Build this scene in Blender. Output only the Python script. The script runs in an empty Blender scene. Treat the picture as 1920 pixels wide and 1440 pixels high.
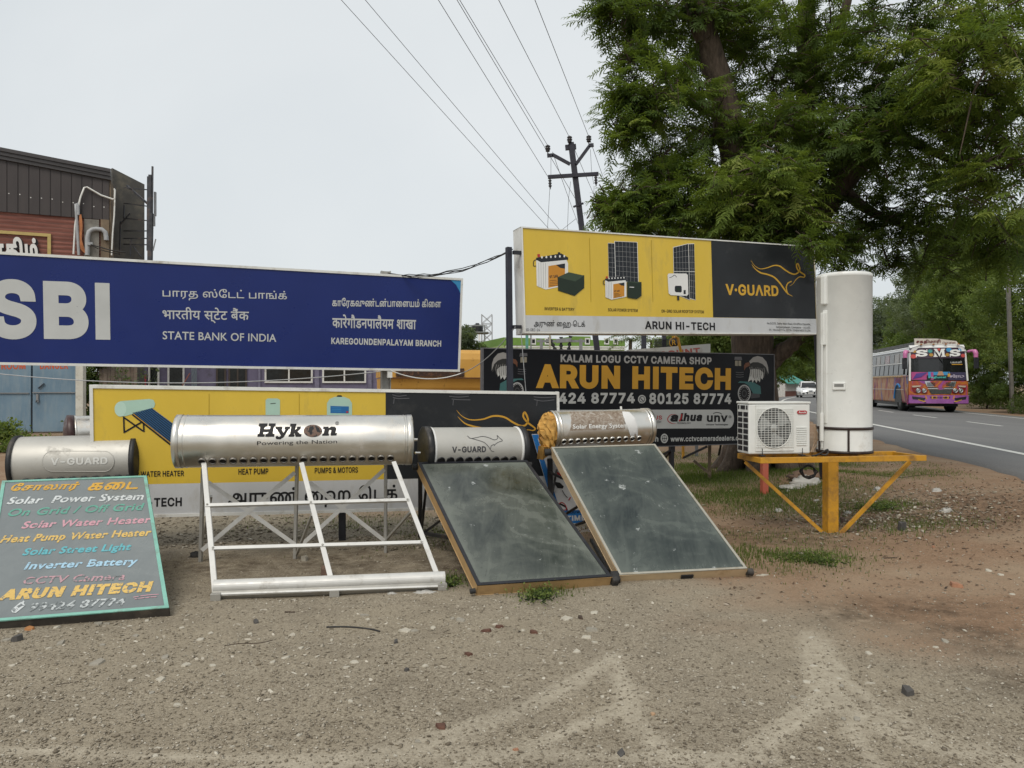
import bpy, bmesh, math, random, os
import numpy as np
from mathutils import Vector, Matrix
from mathutils.geometry import delaunay_2d_cdt, tessellate_polygon
random.seed(7); rng = np.random.default_rng(11)
sc = bpy.context.scene
COL = sc.collection
# ---------------------------------------------------------------- camera, world, sun, exposure
F, EYE = 1400.0, 1.55                       # focal length in photo pixels (1920 wide), eye height
cam = bpy.data.objects.new('camera', bpy.data.cameras.new('camera')); COL.objects.link(cam)
cam.location = (0, 0, EYE); cam.rotation_euler = (math.radians(90), 0, 0)
cam.data.sensor_width = 36; cam.data.lens = 36 * F / 1920
cam.data.clip_start = 0.05; cam.data.clip_end = 3000
sc.camera = cam
W = bpy.data.worlds.new('World'); sc.world = W; W.use_nodes = True
wn, wl = W.node_tree.nodes, W.node_tree.links
SUN_EL, SUN_AZ = math.radians(50), math.radians(200)
sky = wn.new('ShaderNodeTexSky'); sky.sky_type = 'NISHITA'; sky.sun_disc = False
sky.sun_elevation = SUN_EL; sky.sun_rotation = SUN_AZ; sky.dust_density = 4.0
ov = wn.new('ShaderNodeMix'); ov.data_type = 'RGBA'; ov.inputs[0].default_value = 0.88
wtc = wn.new('ShaderNodeTexCoord'); wno = wn.new('ShaderNodeTexNoise'); wno.inputs['Scale'].default_value = 1.6; wno.inputs['Detail'].default_value = 5; wno.inputs['Distortion'].default_value = 0.6
wl.new(wtc.outputs['Generated'], wno.inputs['Vector'])       # faint thicker and thinner places in the cloud deck
wr = wn.new('ShaderNodeValToRGB'); wl.new(wno.outputs['Fac'], wr.inputs[0])
wr.color_ramp.elements[0].position = 0.3; wr.color_ramp.elements[0].color = (5.85, 6.2, 6.35, 1)
wr.color_ramp.elements[1].position = 0.7; wr.color_ramp.elements[1].color = (6.75, 7.0, 7.05, 1)
wl.new(wr.outputs[0], ov.inputs[7])
wl.new(sky.outputs[0], ov.inputs[6])
wl.new(ov.outputs[2], wn['Background'].inputs[0]); wn['Background'].inputs[1].default_value = 0.1
sl = bpy.data.lights.new('sun', 'SUN'); sl.energy = 1.5; sl.angle = math.radians(28); sl.color = (1, 0.94, 0.85)
so = bpy.data.objects.new('sun', sl); COL.objects.link(so)
so.rotation_euler = (math.radians(90) - SUN_EL, 0, math.radians(180) - SUN_AZ + math.radians(180) - math.radians(0))
sc.view_settings.view_transform = 'Standard'; sc.view_settings.look = 'None'
sc.view_settings.exposure = 0.33; sc.view_settings.gamma = 1.0; sc.view_settings.use_curve_mapping = False
_d = Vector((math.sin(SUN_AZ) * math.cos(SUN_EL), math.cos(SUN_AZ) * math.cos(SUN_EL), math.sin(SUN_EL)))
so.rotation_euler = _d.to_track_quat('Z', 'Y').to_euler()

# ---------------------------------------------------------------- pixel measurements -> points in the place
V3 = Vector
def ray(u, v): return V3(((u - 960) / F, 1, (720 - v) / F))
def P(u, v, Y): return ray(u, v) * Y + V3((0, 0, EYE))
def G(u, v, z=0.0):
    return P(u, v, (EYE - z) * F / (v - 720))
class Plane:
    """flat surface: x along the bottom, y up, n towards the viewer"""
    def __init__(s, O, X, Y):
        s.O = V3(O); s.ex = (V3(X) - s.O).normalized()
        n = s.ex.cross(V3(Y) - s.O).normalized(); s.ey = n.cross(s.ex).normalized(); s.n = n
    def loc(s, u, v):
        r = ray(u, v); c = V3((0, 0, EYE))
        p = c + r * ((s.O - c).dot(s.n) / r.dot(s.n)) - s.O
        return (p.dot(s.ex), p.dot(s.ey))
    def pt(s, x, y, o=0.0): return s.O + s.ex * x + s.ey * y + s.n * o
    def px(s, u, v, o=0.0): return s.pt(*s.loc(u, v), o)
class Cyl:
    """tank side: x along the axis, y up round the girth"""
    def __init__(s, a, b, r):
        s.a, s.b, s.r = V3(a), V3(b), r; s.ex = (s.b - s.a).normalized(); s.L = (s.b - s.a).length
        t = V3((0, 0, EYE)) - s.a; t -= s.ex * t.dot(s.ex); t.z = 0
        s.nf = (t - s.ex * t.dot(s.ex)).normalized(); s.up = s.nf.cross(s.ex).normalized()
        if s.up.z < 0: s.up = -s.up
    def loc(s, u, v):
        d = ray(u, v); o = V3((0, 0, EYE)) - s.a
        dp = d - s.ex * d.dot(s.ex); op = o - s.ex * o.dot(s.ex)
        A, B, C = dp.dot(dp), 2 * dp.dot(op), op.dot(op) - s.r ** 2
        D = max(B * B - 4 * A * C, 0); t = (-B - math.sqrt(D)) / (2 * A)
        p = o + d * t; x = p.dot(s.ex); p -= s.ex * x
        return (x, math.atan2(p.dot(s.up), p.dot(s.nf)) * s.r)
    def pt(s, x, y, o=0.0):
        th = y / s.r
        return s.a + s.ex * x + (s.nf * math.cos(th) + s.up * math.sin(th)) * (s.r + o)
def para(p4, i, depth):
    """the parallelogram seen at four picture corners TL TR BR BL, corner i lying at this depth"""
    r = [ray(*p) for p in p4]
    A = np.array([[r[0][k], -r[1][k], r[2][k], -r[3][k]] for k in range(3)])
    d = np.linalg.svd(A)[2][-1]; d = d / d[i] * depth
    return [r[k] * d[k] + V3((0, 0, EYE)) for k in range(4)]

# ---------------------------------------------------------------- objects
def prop(o, label=None, cat=None, group=None, kind=None):
    for k, v in (('label', label), ('category', cat), ('group', group), ('kind', kind)):
        if v: o[k] = v
    return o
def thing(name, label, cat, base, group=None):
    o = bpy.data.objects.new(name, None); COL.objects.link(o); o.location = base
    o.empty_display_size = 0.2
    return prop(o, label, cat, group)
class MB:
    def __init__(s): s.v, s.f, s.m, s.s = [], [], [], []
    def add(s, vs, fs, mi=0, sm=False):
        k = len(s.v); s.v += [tuple(p) for p in vs]
        for f in fs: s.f.append([k + i for i in f]); s.m.append(mi); s.s.append(sm)
        return s
    def hexa(s, a, mi=0):                     # 8 corners: bottom ring 0-3, top ring 4-7
        return s.add(a, [(3, 2, 1, 0), (4, 5, 6, 7), (0, 1, 5, 4), (1, 2, 6, 5), (2, 3, 7, 6), (3, 0, 4, 7)], mi)
    def box(s, c, sx, sy, sz, ax=(1, 0, 0), ay=None, az=(0, 0, 1), mi=0):
        ax = V3(ax).normalized(); az = V3(az).normalized(); ay = V3(ay).normalized() if ay else az.cross(ax).normalized()
        c = V3(c); x, y, z = ax * sx / 2, ay * sy / 2, az * sz / 2
        return s.hexa([c - x - y - z, c + x - y - z, c + x + y - z, c - x + y - z, c - x - y + z, c + x - y + z, c + x + y + z, c - x + y + z], mi)
    def bar(s, p, q, w, h, up=(0, 0, 1), mi=0):
        p, q = V3(p), V3(q); d = (q - p); L = d.length; d.normalize(); up = V3(up)
        side = d.cross(up)
        if side.length < 1e-4: side = d.cross(V3((0, 1, 0)))
        side.normalize(); u2 = side.cross(d).normalized()
        return s.box((p + q) / 2, L, w, h, d, side, u2, mi)
    def tube(s, pts, r, n=8, cap=True, sm=True, mi=0):
        pts = [V3(p) for p in pts]; R = r if isinstance(r, (list, tuple)) else [r] * len(pts)
        vs, fs = [], []; ref = None
        for i, p in enumerate(pts):
            d = (pts[min(i + 1, len(pts) - 1)] - pts[max(i - 1, 0)]).normalized()
            if ref is None or abs(ref.dot(d)) > 0.98:
                ref = V3((0, 0, 1)) if abs(d.z) < 0.9 else V3((1, 0, 0))
            a = (ref - d * ref.dot(d)).normalized(); b = d.cross(a); ref = a
            for k in range(n):
                t = 2 * math.pi * k / n; vs.append(p + (a * math.cos(t) + b * math.sin(t)) * R[i])
        for i in range(len(pts) - 1):
            for k in range(n):
                k2 = (k + 1) % n; fs.append((i * n + k, i * n + k2, (i + 1) * n + k2, (i + 1) * n + k))
        s.add(vs, fs, mi, sm)
        if cap:
            s.add(vs[:n], [tuple(range(n - 1, -1, -1))], mi); s.add(vs[-n:], [tuple(range(n))], mi)
        return s
    def lathe(s, p, axis, prof, n=32, sm=True, mi=0):
        axis = V3(axis).normalized(); a = axis.orthogonal().normalized(); b = axis.cross(a); p = V3(p)
        vs, fs = [], []
        for t, r in prof:
            for k in range(n):
                th = 2 * math.pi * k / n; vs.append(p + axis * t + (a * math.cos(th) + b * math.sin(th)) * max(r, 1e-4))
        for i in range(len(prof) - 1):
            for k in range(n):
                k2 = (k + 1) % n; fs.append((i * n + k, i * n + k2, (i + 1) * n + k2, (i + 1) * n + k))
        return s.add(vs, fs, mi, sm)
    def prism(s, poly, d, mi=0):
        n = len(poly); d = V3(d); a = [V3(p) for p in poly]; vs = a + [p + d for p in a]
        fs = [(i, (i + 1) % n, n + (i + 1) % n, n + i) for i in range(n)]
        t = tessellate_polygon([a]); fs += [tuple(x) for x in t] + [tuple(n + i for i in reversed(x)) for x in t]
        return s.add(vs, fs, mi)
    def sheet(s, surf, pxs, o, mi=0):
        """flat printed shape given by photo pixels, on surface surf"""
        l = [surf.loc(*p) for p in pxs]
        t = tessellate_polygon([[V3((x, y, 0)) for x, y in l]])
        vs = [surf.pt(x, y, o) for x, y in l]
        for tri in t:
            a, b, c = (vs[i] for i in tri); nn = (b - a).cross(c - a)
            ref = surf.n if hasattr(surf, 'n') else surf.nf
            s.add([a, b, c] if nn.dot(ref) > 0 else [a, c, b], [(0, 1, 2)], mi)
        return s
    def disc(s, surf, u, v, ru, rv=None, o=0.002, n=20, mi=0, r_in=None, rot=0):
        rv = rv or ru; ring = []
        for k in range(n):
            t = 2 * math.pi * k / n; x, y = ru * math.cos(t), rv * math.sin(t)
            ring.append((u + x * math.cos(rot) - y * math.sin(rot), v + x * math.sin(rot) + y * math.cos(rot)))
        if r_in is None: return s.sheet(surf, ring, o, mi)
        inner = [(u + (a - u) * r_in, v + (b - v) * r_in) for a, b in ring]
        for k in range(n):
            k2 = (k + 1) % n; s.sheet(surf, [ring[k], ring[k2], inner[k2], inner[k]], o, mi)
        return s
    def stroke(s, surf, pts, w, o=0.002, mi=0, taper=False):
        """brush stroke of width w pixels along photo pixels"""
        P2 = catmull(pts, 6); n = len(P2); L, Rr = [], []
        for i, (x, y) in enumerate(P2):
            x0, y0 = P2[max(i - 1, 0)]; x1, y1 = P2[min(i + 1, n - 1)]
            dx, dy = x1 - x0, y1 - y0; q = math.hypot(dx, dy) or 1
            ww = w / 2 * (min(1, 0.15 + 3.4 * min(i, n - 1 - i) / n) if taper else 1)
            L.append((x - dy / q * ww, y + dx / q * ww)); Rr.append((x + dy / q * ww, y - dx / q * ww))
        for i in range(n - 1): s.sheet(surf, [L[i], L[i + 1], Rr[i + 1], Rr[i]], o, mi)
        return s
    def build(s, name, mats, parent=None, base=None, bevel=0, label=None, sub=0):
        mats = mats if isinstance(mats, (list, tuple)) else [mats]
        b = V3(base) if base is not None else (wpos(parent) if parent else V3((0, 0, 0)))
        me = bpy.data.meshes.new(name); me.from_pydata([(p[0] - b.x, p[1] - b.y, p[2] - b.z) for p in s.v], [], s.f)
        for m in mats: me.materials.append(m)
        me.polygons.foreach_set('material_index', s.m); me.polygons.foreach_set('use_smooth', s.s); me.update()
        o = bpy.data.objects.new(name, me); COL.objects.link(o)
        if parent: o.parent = parent; o.location = b - wpos(parent)
        else: o.location = b
        if bevel:
            md = o.modifiers.new('bevel', 'BEVEL'); md.width = bevel; md.segments = 2; md.limit_method = 'ANGLE'; md.angle_limit = 0.6
        if label: o['label'] = label
        return o
def wpos(o):
    p = V3((0, 0, 0))
    while o: p += o.location; o = o.parent
    return p
def catmull(pts, k):
    if len(pts) < 3: return [tuple(p) for p in pts]
    out = []; p = [pts[0]] + list(pts) + [pts[-1]]
    for i in range(1, len(p) - 2):
        for j in range(k):
            t = j / k; out.append(tuple(0.5 * (2 * p[i][c] + (p[i + 1][c] - p[i - 1][c]) * t + (2 * p[i - 1][c] - 5 * p[i][c] + 4 * p[i + 1][c] - p[i + 2][c]) * t * t + (3 * p[i][c] - p[i - 1][c] - 3 * p[i + 1][c] + p[i + 2][c]) * t ** 3) for c in range(len(pts[0]))))
    return out + [tuple(pts[-1])]
def copy_tree(o, parent=None):
    c = o.copy(); COL.objects.link(c); c.parent = parent
    for ch in list(o.children): copy_tree(ch, c)
    return c

# ---------------------------------------------------------------- lettering
def _font():
    try: return bpy.data.fonts.load(os.path.join(bpy.utils.system_resource('DATAFILES'), 'fonts', 'Inter.woff2'))
    except Exception: return None
SANS = _font()
_cache = {}
def contours(s, font, sp=1.0):
    if any(ord(ch) > 0x8ff and ord(ch) < 0xd80 for ch in s): font = None      # Indian scripts come from the built-in font
    if font: s = s.replace('I', '\u0399')                         # this face draws its capital I with bars
    key = (s, font.name if font else '', round(sp, 3))
    if key in _cache: return _cache[key]
    c = bpy.data.curves.new('t', 'FONT'); c.body = s; c.size = 1; c.resolution_u = 4; c.space_character = sp
    if font: c.font = font
    c.dimensions = '2D'; c.fill_mode = 'NONE' if 'NONE' in [e.identifier for e in c.bl_rna.properties['fill_mode'].enum_items] else 'FRONT'
    if c.fill_mode != 'NONE': c.dimensions = '3D'; c.fill_mode = 'HALF'
    o = bpy.data.objects.new('t', c); COL.objects.link(o)
    dg = bpy.context.evaluated_depsgraph_get(); ev = o.evaluated_get(dg); me = ev.to_mesh()
    co = [(v.co.x, v.co.y) for v in me.vertices]; nxt = {}
    for e in me.edges: nxt.setdefault(e.vertices[0], []).append(e.vertices[1]); nxt.setdefault(e.vertices[1], []).append(e.vertices[0])
    seen, out = set(), []
    for i in range(len(co)):
        if i in seen or i not in nxt: continue
        loop, cur, prev = [i], nxt[i][0] if i + 1 not in nxt[i] else i + 1, i; seen.add(i)
        while cur != i and cur not in seen:
            seen.add(cur); loop.append(cur); n2 = [k for k in nxt[cur] if k != prev]
            if not n2: break
            prev, cur = cur, n2[0]
        if len(loop) > 2: out.append([co[k] for k in loop])
    ev.to_mesh_clear(); bpy.data.objects.remove(o); bpy.data.curves.remove(c)
    _cache[key] = out
    return out
def area(c): return sum(c[i - 1][0] * c[i][1] - c[i][0] * c[i - 1][1] for i in range(len(c))) / 2
def fatten(cs, d):
    if not d or not cs: return cs
    sg = 1 if area(max(cs, key=lambda c: abs(area(c)))) > 0 else -1; out = []
    for c in cs:
        c = [p for i, p in enumerate(c) if math.dist(p, c[i - 1]) > 2.5e-3]; n = len(c); r = []
        for i in range(n):
            (ax, ay), (bx, by), (cx, cy) = c[i - 1], c[i], c[(i + 1) % n]
            l1 = math.hypot(bx - ax, by - ay) or 1; l2 = math.hypot(cx - bx, cy - by) or 1
            n1 = ((by - ay) / l1, -(bx - ax) / l1); n2 = ((cy - by) / l2, -(cx - bx) / l2)
            k = 1 + n1[0] * n2[0] + n1[1] * n2[1]; k = max(k, 0.5)
            r.append((bx + sg * d * (n1[0] + n2[0]) / k, by + sg * d * (n1[1] + n2[1]) / k))
        out.append(r)
    return out
def fill(cs, grid=None):
    """triangles of the non-zero filled outlines"""
    V, E, S = [], [], []
    for c in cs:
        k = len(V); n = len(c); V += [Vector(p) for p in c]
        E += [(k + i, k + (i + 1) % n) for i in range(n)]
        S += [(*c[i], *c[(i + 1) % n]) for i in range(n)]
    if not V: return [], []
    if grid:
        xs = [p[0] for p in V]; ys = [p[1] for p in V]; y = min(ys)
        while y < max(ys):
            x = min(xs)
            while x < max(xs): V.append(Vector((x, y))); x += grid
            y += grid
    v2, e2, f2 = delaunay_2d_cdt(V, E, [], 0, 1e-6, False)[:3]
    v2 = np.array([(p[0], p[1]) for p in v2]); f2 = np.array([f for f in f2 if len(f) == 3])
    if len(f2) == 0: return [], []
    c = v2[f2].mean(1); S = np.array(S); w = np.zeros(len(c))
    for x0, y0, x1, y1 in S:
        if y0 == y1: continue
        up = (c[:, 1] >= min(y0, y1)) & (c[:, 1] < max(y0, y1))
        xi = x0 + (c[:, 1] - y0) * (x1 - x0) / (y1 - y0)
        w += np.where(up & (xi > c[:, 0]), 1 if y1 > y0 else -1, 0)
    return v2, f2[w != 0]
def text(mb, surf, s, pL, pR, h, bold=0.0, font='sans', mode='cap', o=0.003, mi=0, shear=0, sp=2.6):
    """write s on surf, baseline from pixel pL to pixel pR, letters h pixels high (mode 'box': h = whole ink height)"""
    cs = contours(s, SANS if font == 'sans' else None, 1 + bold * sp)
    cs = fatten(cs, bold)
    if not cs: return mb
    xs = [p[0] for c in cs for p in c]; ys = [p[1] for c in cs for p in c]
    x0, x1 = min(xs), max(xs)
    if mode == 'cap':
        hc = [p[1] for c in contours('H', SANS if font == 'sans' else None) for p in c]; y0, y1 = min(hc) - bold, max(hc) + bold
    else: y0, y1 = min(ys), max(ys)
    a, b, t = V3((*surf.loc(*pL), 0)), V3((*surf.loc(*pR), 0)), V3((*surf.loc(pL[0], pL[1] - h), 0))
    L = (b - a).length; e = (b - a) / L; q = V3((-e.y, e.x, 0)); hh = (t - a).length
    kx, ky = L / (x1 - x0), hh / (y1 - y0)
    cs = [[((x - x0) * kx + shear * (y - y0) * ky, (y - y0) * ky) for x, y in c] for c in cs]
    v, f = fill(cs, 0.02 if isinstance(surf, Cyl) else None)
    if len(f) == 0: return mb
    W3 = []
    for x, y in v:
        l = a + e * x + q * y; W3.append(surf.pt(l.x, l.y, o))
    used = sorted(set(int(i) for t in f for i in t)); mp = {k: i for i, k in enumerate(used)}
    fs = []
    ref = surf.n if hasattr(surf, 'n') else surf.nf
    for tri in f:
        A, B, C = (W3[i] for i in tri); ok = (B - A).cross(C - A).dot(ref) > 0
        tri = [mp[int(i)] for i in tri]; fs.append(tri if ok else tri[::-1])
    return mb.add([W3[i] for i in used], fs, mi)
# ---------------------------------------------------------------- materials
def srgb(*c): return tuple(((x / 255) / 12.92 if x / 255 < 0.04045 else ((x / 255 + 0.055) / 1.055) ** 2.4) for x in c)
class NT:
    def __init__(s, name):
        s.m = bpy.data.materials.new(name); s.m.use_nodes = True; s.t = s.m.node_tree; s.b = s.t.nodes['Principled BSDF']
        s.co = s.t.nodes.new('ShaderNodeTexCoord').outputs['Object']
    def n(s, ty, **kw):
        x = s.t.nodes.new('ShaderNode' + ty)
        for k, v in kw.items(): setattr(x, k, v)
        return x
    def set(s, sock, v):
        if hasattr(v, 'is_output'): s.t.links.new(v, sock)
        else: sock.default_value = (*v, 1) if isinstance(v, tuple) and len(v) == 3 and sock.type == 'RGBA' else v
    def p(s, name, v): s.set(s.b.inputs[name], v)
    def map(s, sc_, loc=(0, 0, 0)):
        x = s.n('Mapping'); s.t.links.new(s.co, x.inputs[0]); x.inputs[3].default_value = sc_ if isinstance(sc_, tuple) else (sc_,) * 3; x.inputs[1].default_value = loc
        return x.outputs[0]
    def noise(s, scale, detail=4, rough=0.55, vec=None, dist=0):
        x = s.n('TexNoise'); x.inputs['Scale'].default_value = scale; x.inputs['Detail'].default_value = detail; x.inputs['Roughness'].default_value = rough
        x.inputs['Distortion'].default_value = dist; s.t.links.new(vec or s.co, x.inputs['Vector']); return x.outputs['Fac']
    def ramp(s, fac, stops):
        x = s.n('ValToRGB'); s.t.links.new(fac, x.inputs[0]); e = x.color_ramp.elements
        while len(e) < len(stops): e.new(0.5)
        for el, (p, c) in zip(e, stops): el.position = p; el.color = (*c, 1) if isinstance(c, tuple) else (c, c, c, 1)
        return x.outputs[0]
    def mix(s, f, a, b, blend='MIX'):
        x = s.n('Mix'); x.data_type = 'RGBA'; x.blend_type = blend
        for k, v in ((0, f), (6, a), (7, b)): s.set(x.inputs[k], v)
        return x.outputs[2]
    def math(s, op, a, b=0.5):
        x = s.n('Math'); x.operation = op; s.set(x.inputs[0], a); s.set(x.inputs[1], b); return x.outputs[0]
    def bump(s, h, strength=0.3, dist=0.01):
        x = s.n('Bump'); x.inputs['Strength'].default_value = strength; x.inputs['Distance'].default_value = dist; s.t.links.new(h, x.inputs['Height'])
        s.t.links.new(x.outputs[0], s.b.inputs['Normal'])
    def attr(s, name):
        x = s.n('Attribute'); x.attribute_name = name; return x
def M(name, c, rough=0.5, metal=0.0, var=0.25, scale=6.0, dirt=None, dirt_amt=0.0, dirt_scale=3.0, spec=0.5, bump=0.0, bscale=60, stretch=None):
    """paint or metal with uneven tone, dirt patches with their own shape and a little relief"""
    t = NT(name); vec = t.map(stretch) if stretch else None
    n1 = t.noise(scale, 5, 0.6, vec)
    dark = tuple(x * (1 - var) for x in c); lite = tuple(min(1, x * (1 + var * 0.6)) for x in c)
    col = t.ramp(n1, [(0.3, dark), (0.7, lite)])
    if dirt:
        d = t.ramp(t.noise(dirt_scale, 8, 0.7, vec), [(0.62 - dirt_amt * 0.3, 0.0), (0.78 - dirt_amt * 0.2, 1.0)])
        col = t.mix(t.math('MULTIPLY', d, 0.8), col, dirt)
    t.p('Base Color', col); t.p('Metallic', metal); t.p('Specular IOR Level', spec)
    t.p('Roughness', t.ramp(t.noise(scale * 2.3, 4, 0.6, vec), [(0.3, max(rough - 0.1, 0.03)), (0.7, min(1, rough + 0.12))]))
    if bump: t.bump(t.noise(bscale, 5, 0.6, vec), bump, 0.005)
    return t.m
def ink(name, c, rough=0.55, wear=0.0, back=(0.1, 0.1, 0.1), scale=9.0):
    """printed or hand-painted letters; wear lets the ground beneath show through in flakes"""
    t = NT(name); col = t.ramp(t.noise(3, 3), [(0.3, tuple(x * 0.88 for x in c)), (0.7, c)])
    if wear:
        w = t.ramp(t.noise(scale, 6, 0.6), [(0.72 - wear, 0.0), (0.75 - wear, 1.0)])
        col = t.mix(w, col, back)
    t.p('Base Color', col); t.p('Roughness', rough); t.p('Specular IOR Level', 0.3)
    return t.m
def steel(name, c, rough, stretch=(1, 1, 1), dirt=(0.2, 0.14, 0.08), amt=0.3, metal=1.0):
    t = NT(name); vec = t.map(stretch)
    n1 = t.noise(4, 5, 0.55, vec); col = t.ramp(n1, [(0.3, tuple(x * 0.9 for x in c)), (0.7, c)])
    d = t.ramp(t.noise(5, 9, 0.72), [(0.6 - amt * 0.15, 0.0), (0.74, 1.0)])
    col = t.mix(t.math('MULTIPLY', d, 0.55), col, dirt)
    t.p('Base Color', col); t.p('Metallic', t.math('SUBTRACT', metal, t.math('MULTIPLY', d, 0.5)))
    t.p('Roughness', t.math('ADD', t.ramp(n1, [(0.3, rough - 0.06), (0.7, rough + 0.08)]), t.math('MULTIPLY', d, 0.3)))
    t.bump(t.noise(5, 2, 0.5), 0.1, 0.004)
    return t.m
WHITE = M('white_enamel', (0.70, 0.71, 0.68), 0.35, var=0.06, dirt=(0.36, 0.32, 0.26), dirt_amt=0.08, dirt_scale=2.5)
WFRAME = M('white_frame_paint', (0.68, 0.68, 0.65), 0.4, var=0.08, dirt=(0.3, 0.26, 0.2), dirt_amt=0.25, dirt_scale=4)
ALU = M('white_aluminium', (0.58, 0.575, 0.55), 0.45, 0.2, var=0.1, dirt=(0.32, 0.29, 0.24), dirt_amt=0.2, dirt_scale=7)
ALUDK = M('weathered_aluminium', (0.36, 0.35, 0.32), 0.45, 0.35, var=0.2, dirt=(0.2, 0.17, 0.12), dirt_amt=0.3, dirt_scale=6)
BLACK = M('black_paint', (0.012, 0.013, 0.018), 0.45, var=0.3, dirt=(0.08, 0.07, 0.06), dirt_amt=0.1)
NAVY = M('dark_navy_paint', (0.02, 0.022, 0.035), 0.5, var=0.3, dirt=(0.09, 0.07, 0.05), dirt_amt=0.2)
PLASTIC = M('black_plastic', (0.015, 0.016, 0.018), 0.5, var=0.3, dirt=(0.12, 0.1, 0.08), dirt_amt=0.2)
RUBBER = M('rubber', (0.018, 0.018, 0.018), 0.75, var=0.3, dirt=(0.1, 0.085, 0.07), dirt_amt=0.3)
HOLE = M('dark_hole', (0.012, 0.01, 0.009), 0.9, var=0.2)
BLUE = M('blue_flex', (0.008, 0.021, 0.135), 0.34, var=0.08, scale=1.5, spec=0.35, bump=.1, bscale=1.3)
YEL = M('yellow_flex', (0.62, 0.43, 0.042), 0.38, var=0.07, scale=2, dirt=(0.40, 0.29, 0.06), dirt_amt=0.15, dirt_scale=2, bump=.1, bscale=1.5, stretch=(1.5, 1.5, .5))
CHAR = M('charcoal_flex', (0.017, 0.019, 0.022), 0.4, var=0.2, scale=1.2, spec=0.3, bump=.1, bscale=1.5, dirt=(.05, .05, .05), dirt_amt=.2, dirt_scale=2)
BLKFLEX = M('black_flex', (0.005, 0.006, 0.009), 0.45, var=0.2, scale=1.5, spec=0.25)
PALE = M('pale_flex', (0.50, 0.51, 0.52), 0.4, var=0.07, scale=2, dirt=(.36, .34, .3), dirt_amt=.25, dirt_scale=2.5, stretch=(1.5, 1.5, .5))
I_GREY = ink('grey_white_ink', (0.52, 0.53, 0.52)); I_BLK = ink('black_ink', (0.012, 0.012, 0.014)); I_WHITE = ink('white_ink', (0.72, 0.72, 0.7))
I_GOLD = ink('gold_ink', (0.56, 0.30, 0.035)); I_YEL = ink('amber_ink', (0.58, 0.34, 0.04)); I_SKY = ink('sky_blue_ink', (0.045, 0.26, 0.5)); I_SILV = ink('silver_ink', (0.36, 0.36, 0.36))
I_RED = ink('red_ink', (0.42, 0.03, 0.035)); I_MINT = ink('mint_ink', (0.38, 0.55, 0.46)); I_NAVYP = ink('navy_ink', (0.012, 0.03, 0.055)); I_BLUE = ink('blue_ink', (0.02, 0.13, 0.34))
I_ORG = ink('orange_ink', (0.55, 0.24, 0.03)); I_DKGR = ink('dark_green_ink', (0.018, 0.03, 0.02)); I_DGREY = ink('dark_grey_ink', (0.06, 0.06, 0.065)); I_TEAL = ink('teal_ink', (0.05, 0.14, 0.14))
I_SCR = ink('scratch_grey', (0.11, 0.11, 0.12)); I_OLIVE = ink('olive_line', (0.40, 0.27, 0.02)); I_BROWN = ink('brown_ink', (0.16, 0.1, 0.075), wear=0.2, back=(0.03, 0.03, 0.03), scale=40)
def T(name, base, rough=0.6):                     # leaves: thin, lit from both sides, tone from the 'tint' of each spray
    t = NT(name); a = t.attr('tint'); col = t.ramp(a.outputs['Fac'], base)
    t.p('Base Color', col); t.p('Roughness', rough); t.p('Specular IOR Level', 0.25)
    tr = t.n('BsdfTranslucent'); t.t.links.new(t.mix(0.6, col, (0.22, 0.3, 0.02), 'MIX'), tr.inputs[0])
    mx = t.n('MixShader'); mx.inputs[0].default_value = 0.44
    t.t.links.new(t.b.outputs[0], mx.inputs[1]); t.t.links.new(tr.outputs[0], mx.inputs[2]); t.t.links.new(mx.outputs[0], t.t.nodes['Material Output'].inputs[0])
    return t.m
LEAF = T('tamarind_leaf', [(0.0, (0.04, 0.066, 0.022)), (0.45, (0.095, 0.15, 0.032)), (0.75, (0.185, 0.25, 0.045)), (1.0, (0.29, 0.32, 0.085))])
LEAF2 = T('roadside_leaf', [(0.0, (0.05, 0.08, 0.03)), (0.45, (0.115, 0.175, 0.048)), (1.0, (0.25, 0.30, 0.085))])
LEAFG = T('grey_green_leaf', [(0.0, (0.06, 0.08, 0.05)), (0.6, (0.125, 0.155, 0.10)), (1.0, (0.2, 0.23, 0.14))])
GRASSM = T('grass_blade', [(0.0, (0.045, 0.07, 0.018)), (0.6, (0.095, 0.14, 0.032)), (1.0, (0.26, 0.24, 0.11))])
def bark():
    t = NT('bark'); v = t.map((6, 6, 1.2))
    n1 = t.noise(3, 8, 0.7, v); t.p('Base Color', t.ramp(n1, [(0.3, (0.03, 0.021, 0.015)), (0.55, (0.095, 0.068, 0.048)), (0.8, (0.17, 0.13, 0.095))])); t.p('Roughness', 0.9); t.bump(n1, 0.9, 0.03)
    return t.m
BARK = bark()
# ---------------------------------------------------------------- ground, road
def vnoise(x, y, sc_, seed=0):
    x = np.asarray(x) * sc_; y = np.asarray(y) * sc_; xi, yi = np.floor(x), np.floor(y); fx, fy = x - xi, y - yi
    fx = fx * fx * (3 - 2 * fx); fy = fy * fy * (3 - 2 * fy)
    def h(a, b):
        q = np.sin(a * 127.1 + b * 311.7 + seed * 74.7) * 43758.5453; return q - np.floor(q)
    return (h(xi, yi) * (1 - fx) + h(xi + 1, yi) * fx) * (1 - fy) + (h(xi, yi + 1) * (1 - fx) + h(xi + 1, yi + 1) * fx) * fy
def fbm(x, y, s, seed=0): return sum(vnoise(x, y, s * 2 ** k, seed + k) / 2 ** (k + 1) for k in range(4))
def sstep(a, b, x): t = np.clip((np.asarray(x, float) - a) / (b - a), 0, 1); return t * t * (3 - 2 * t)
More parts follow.
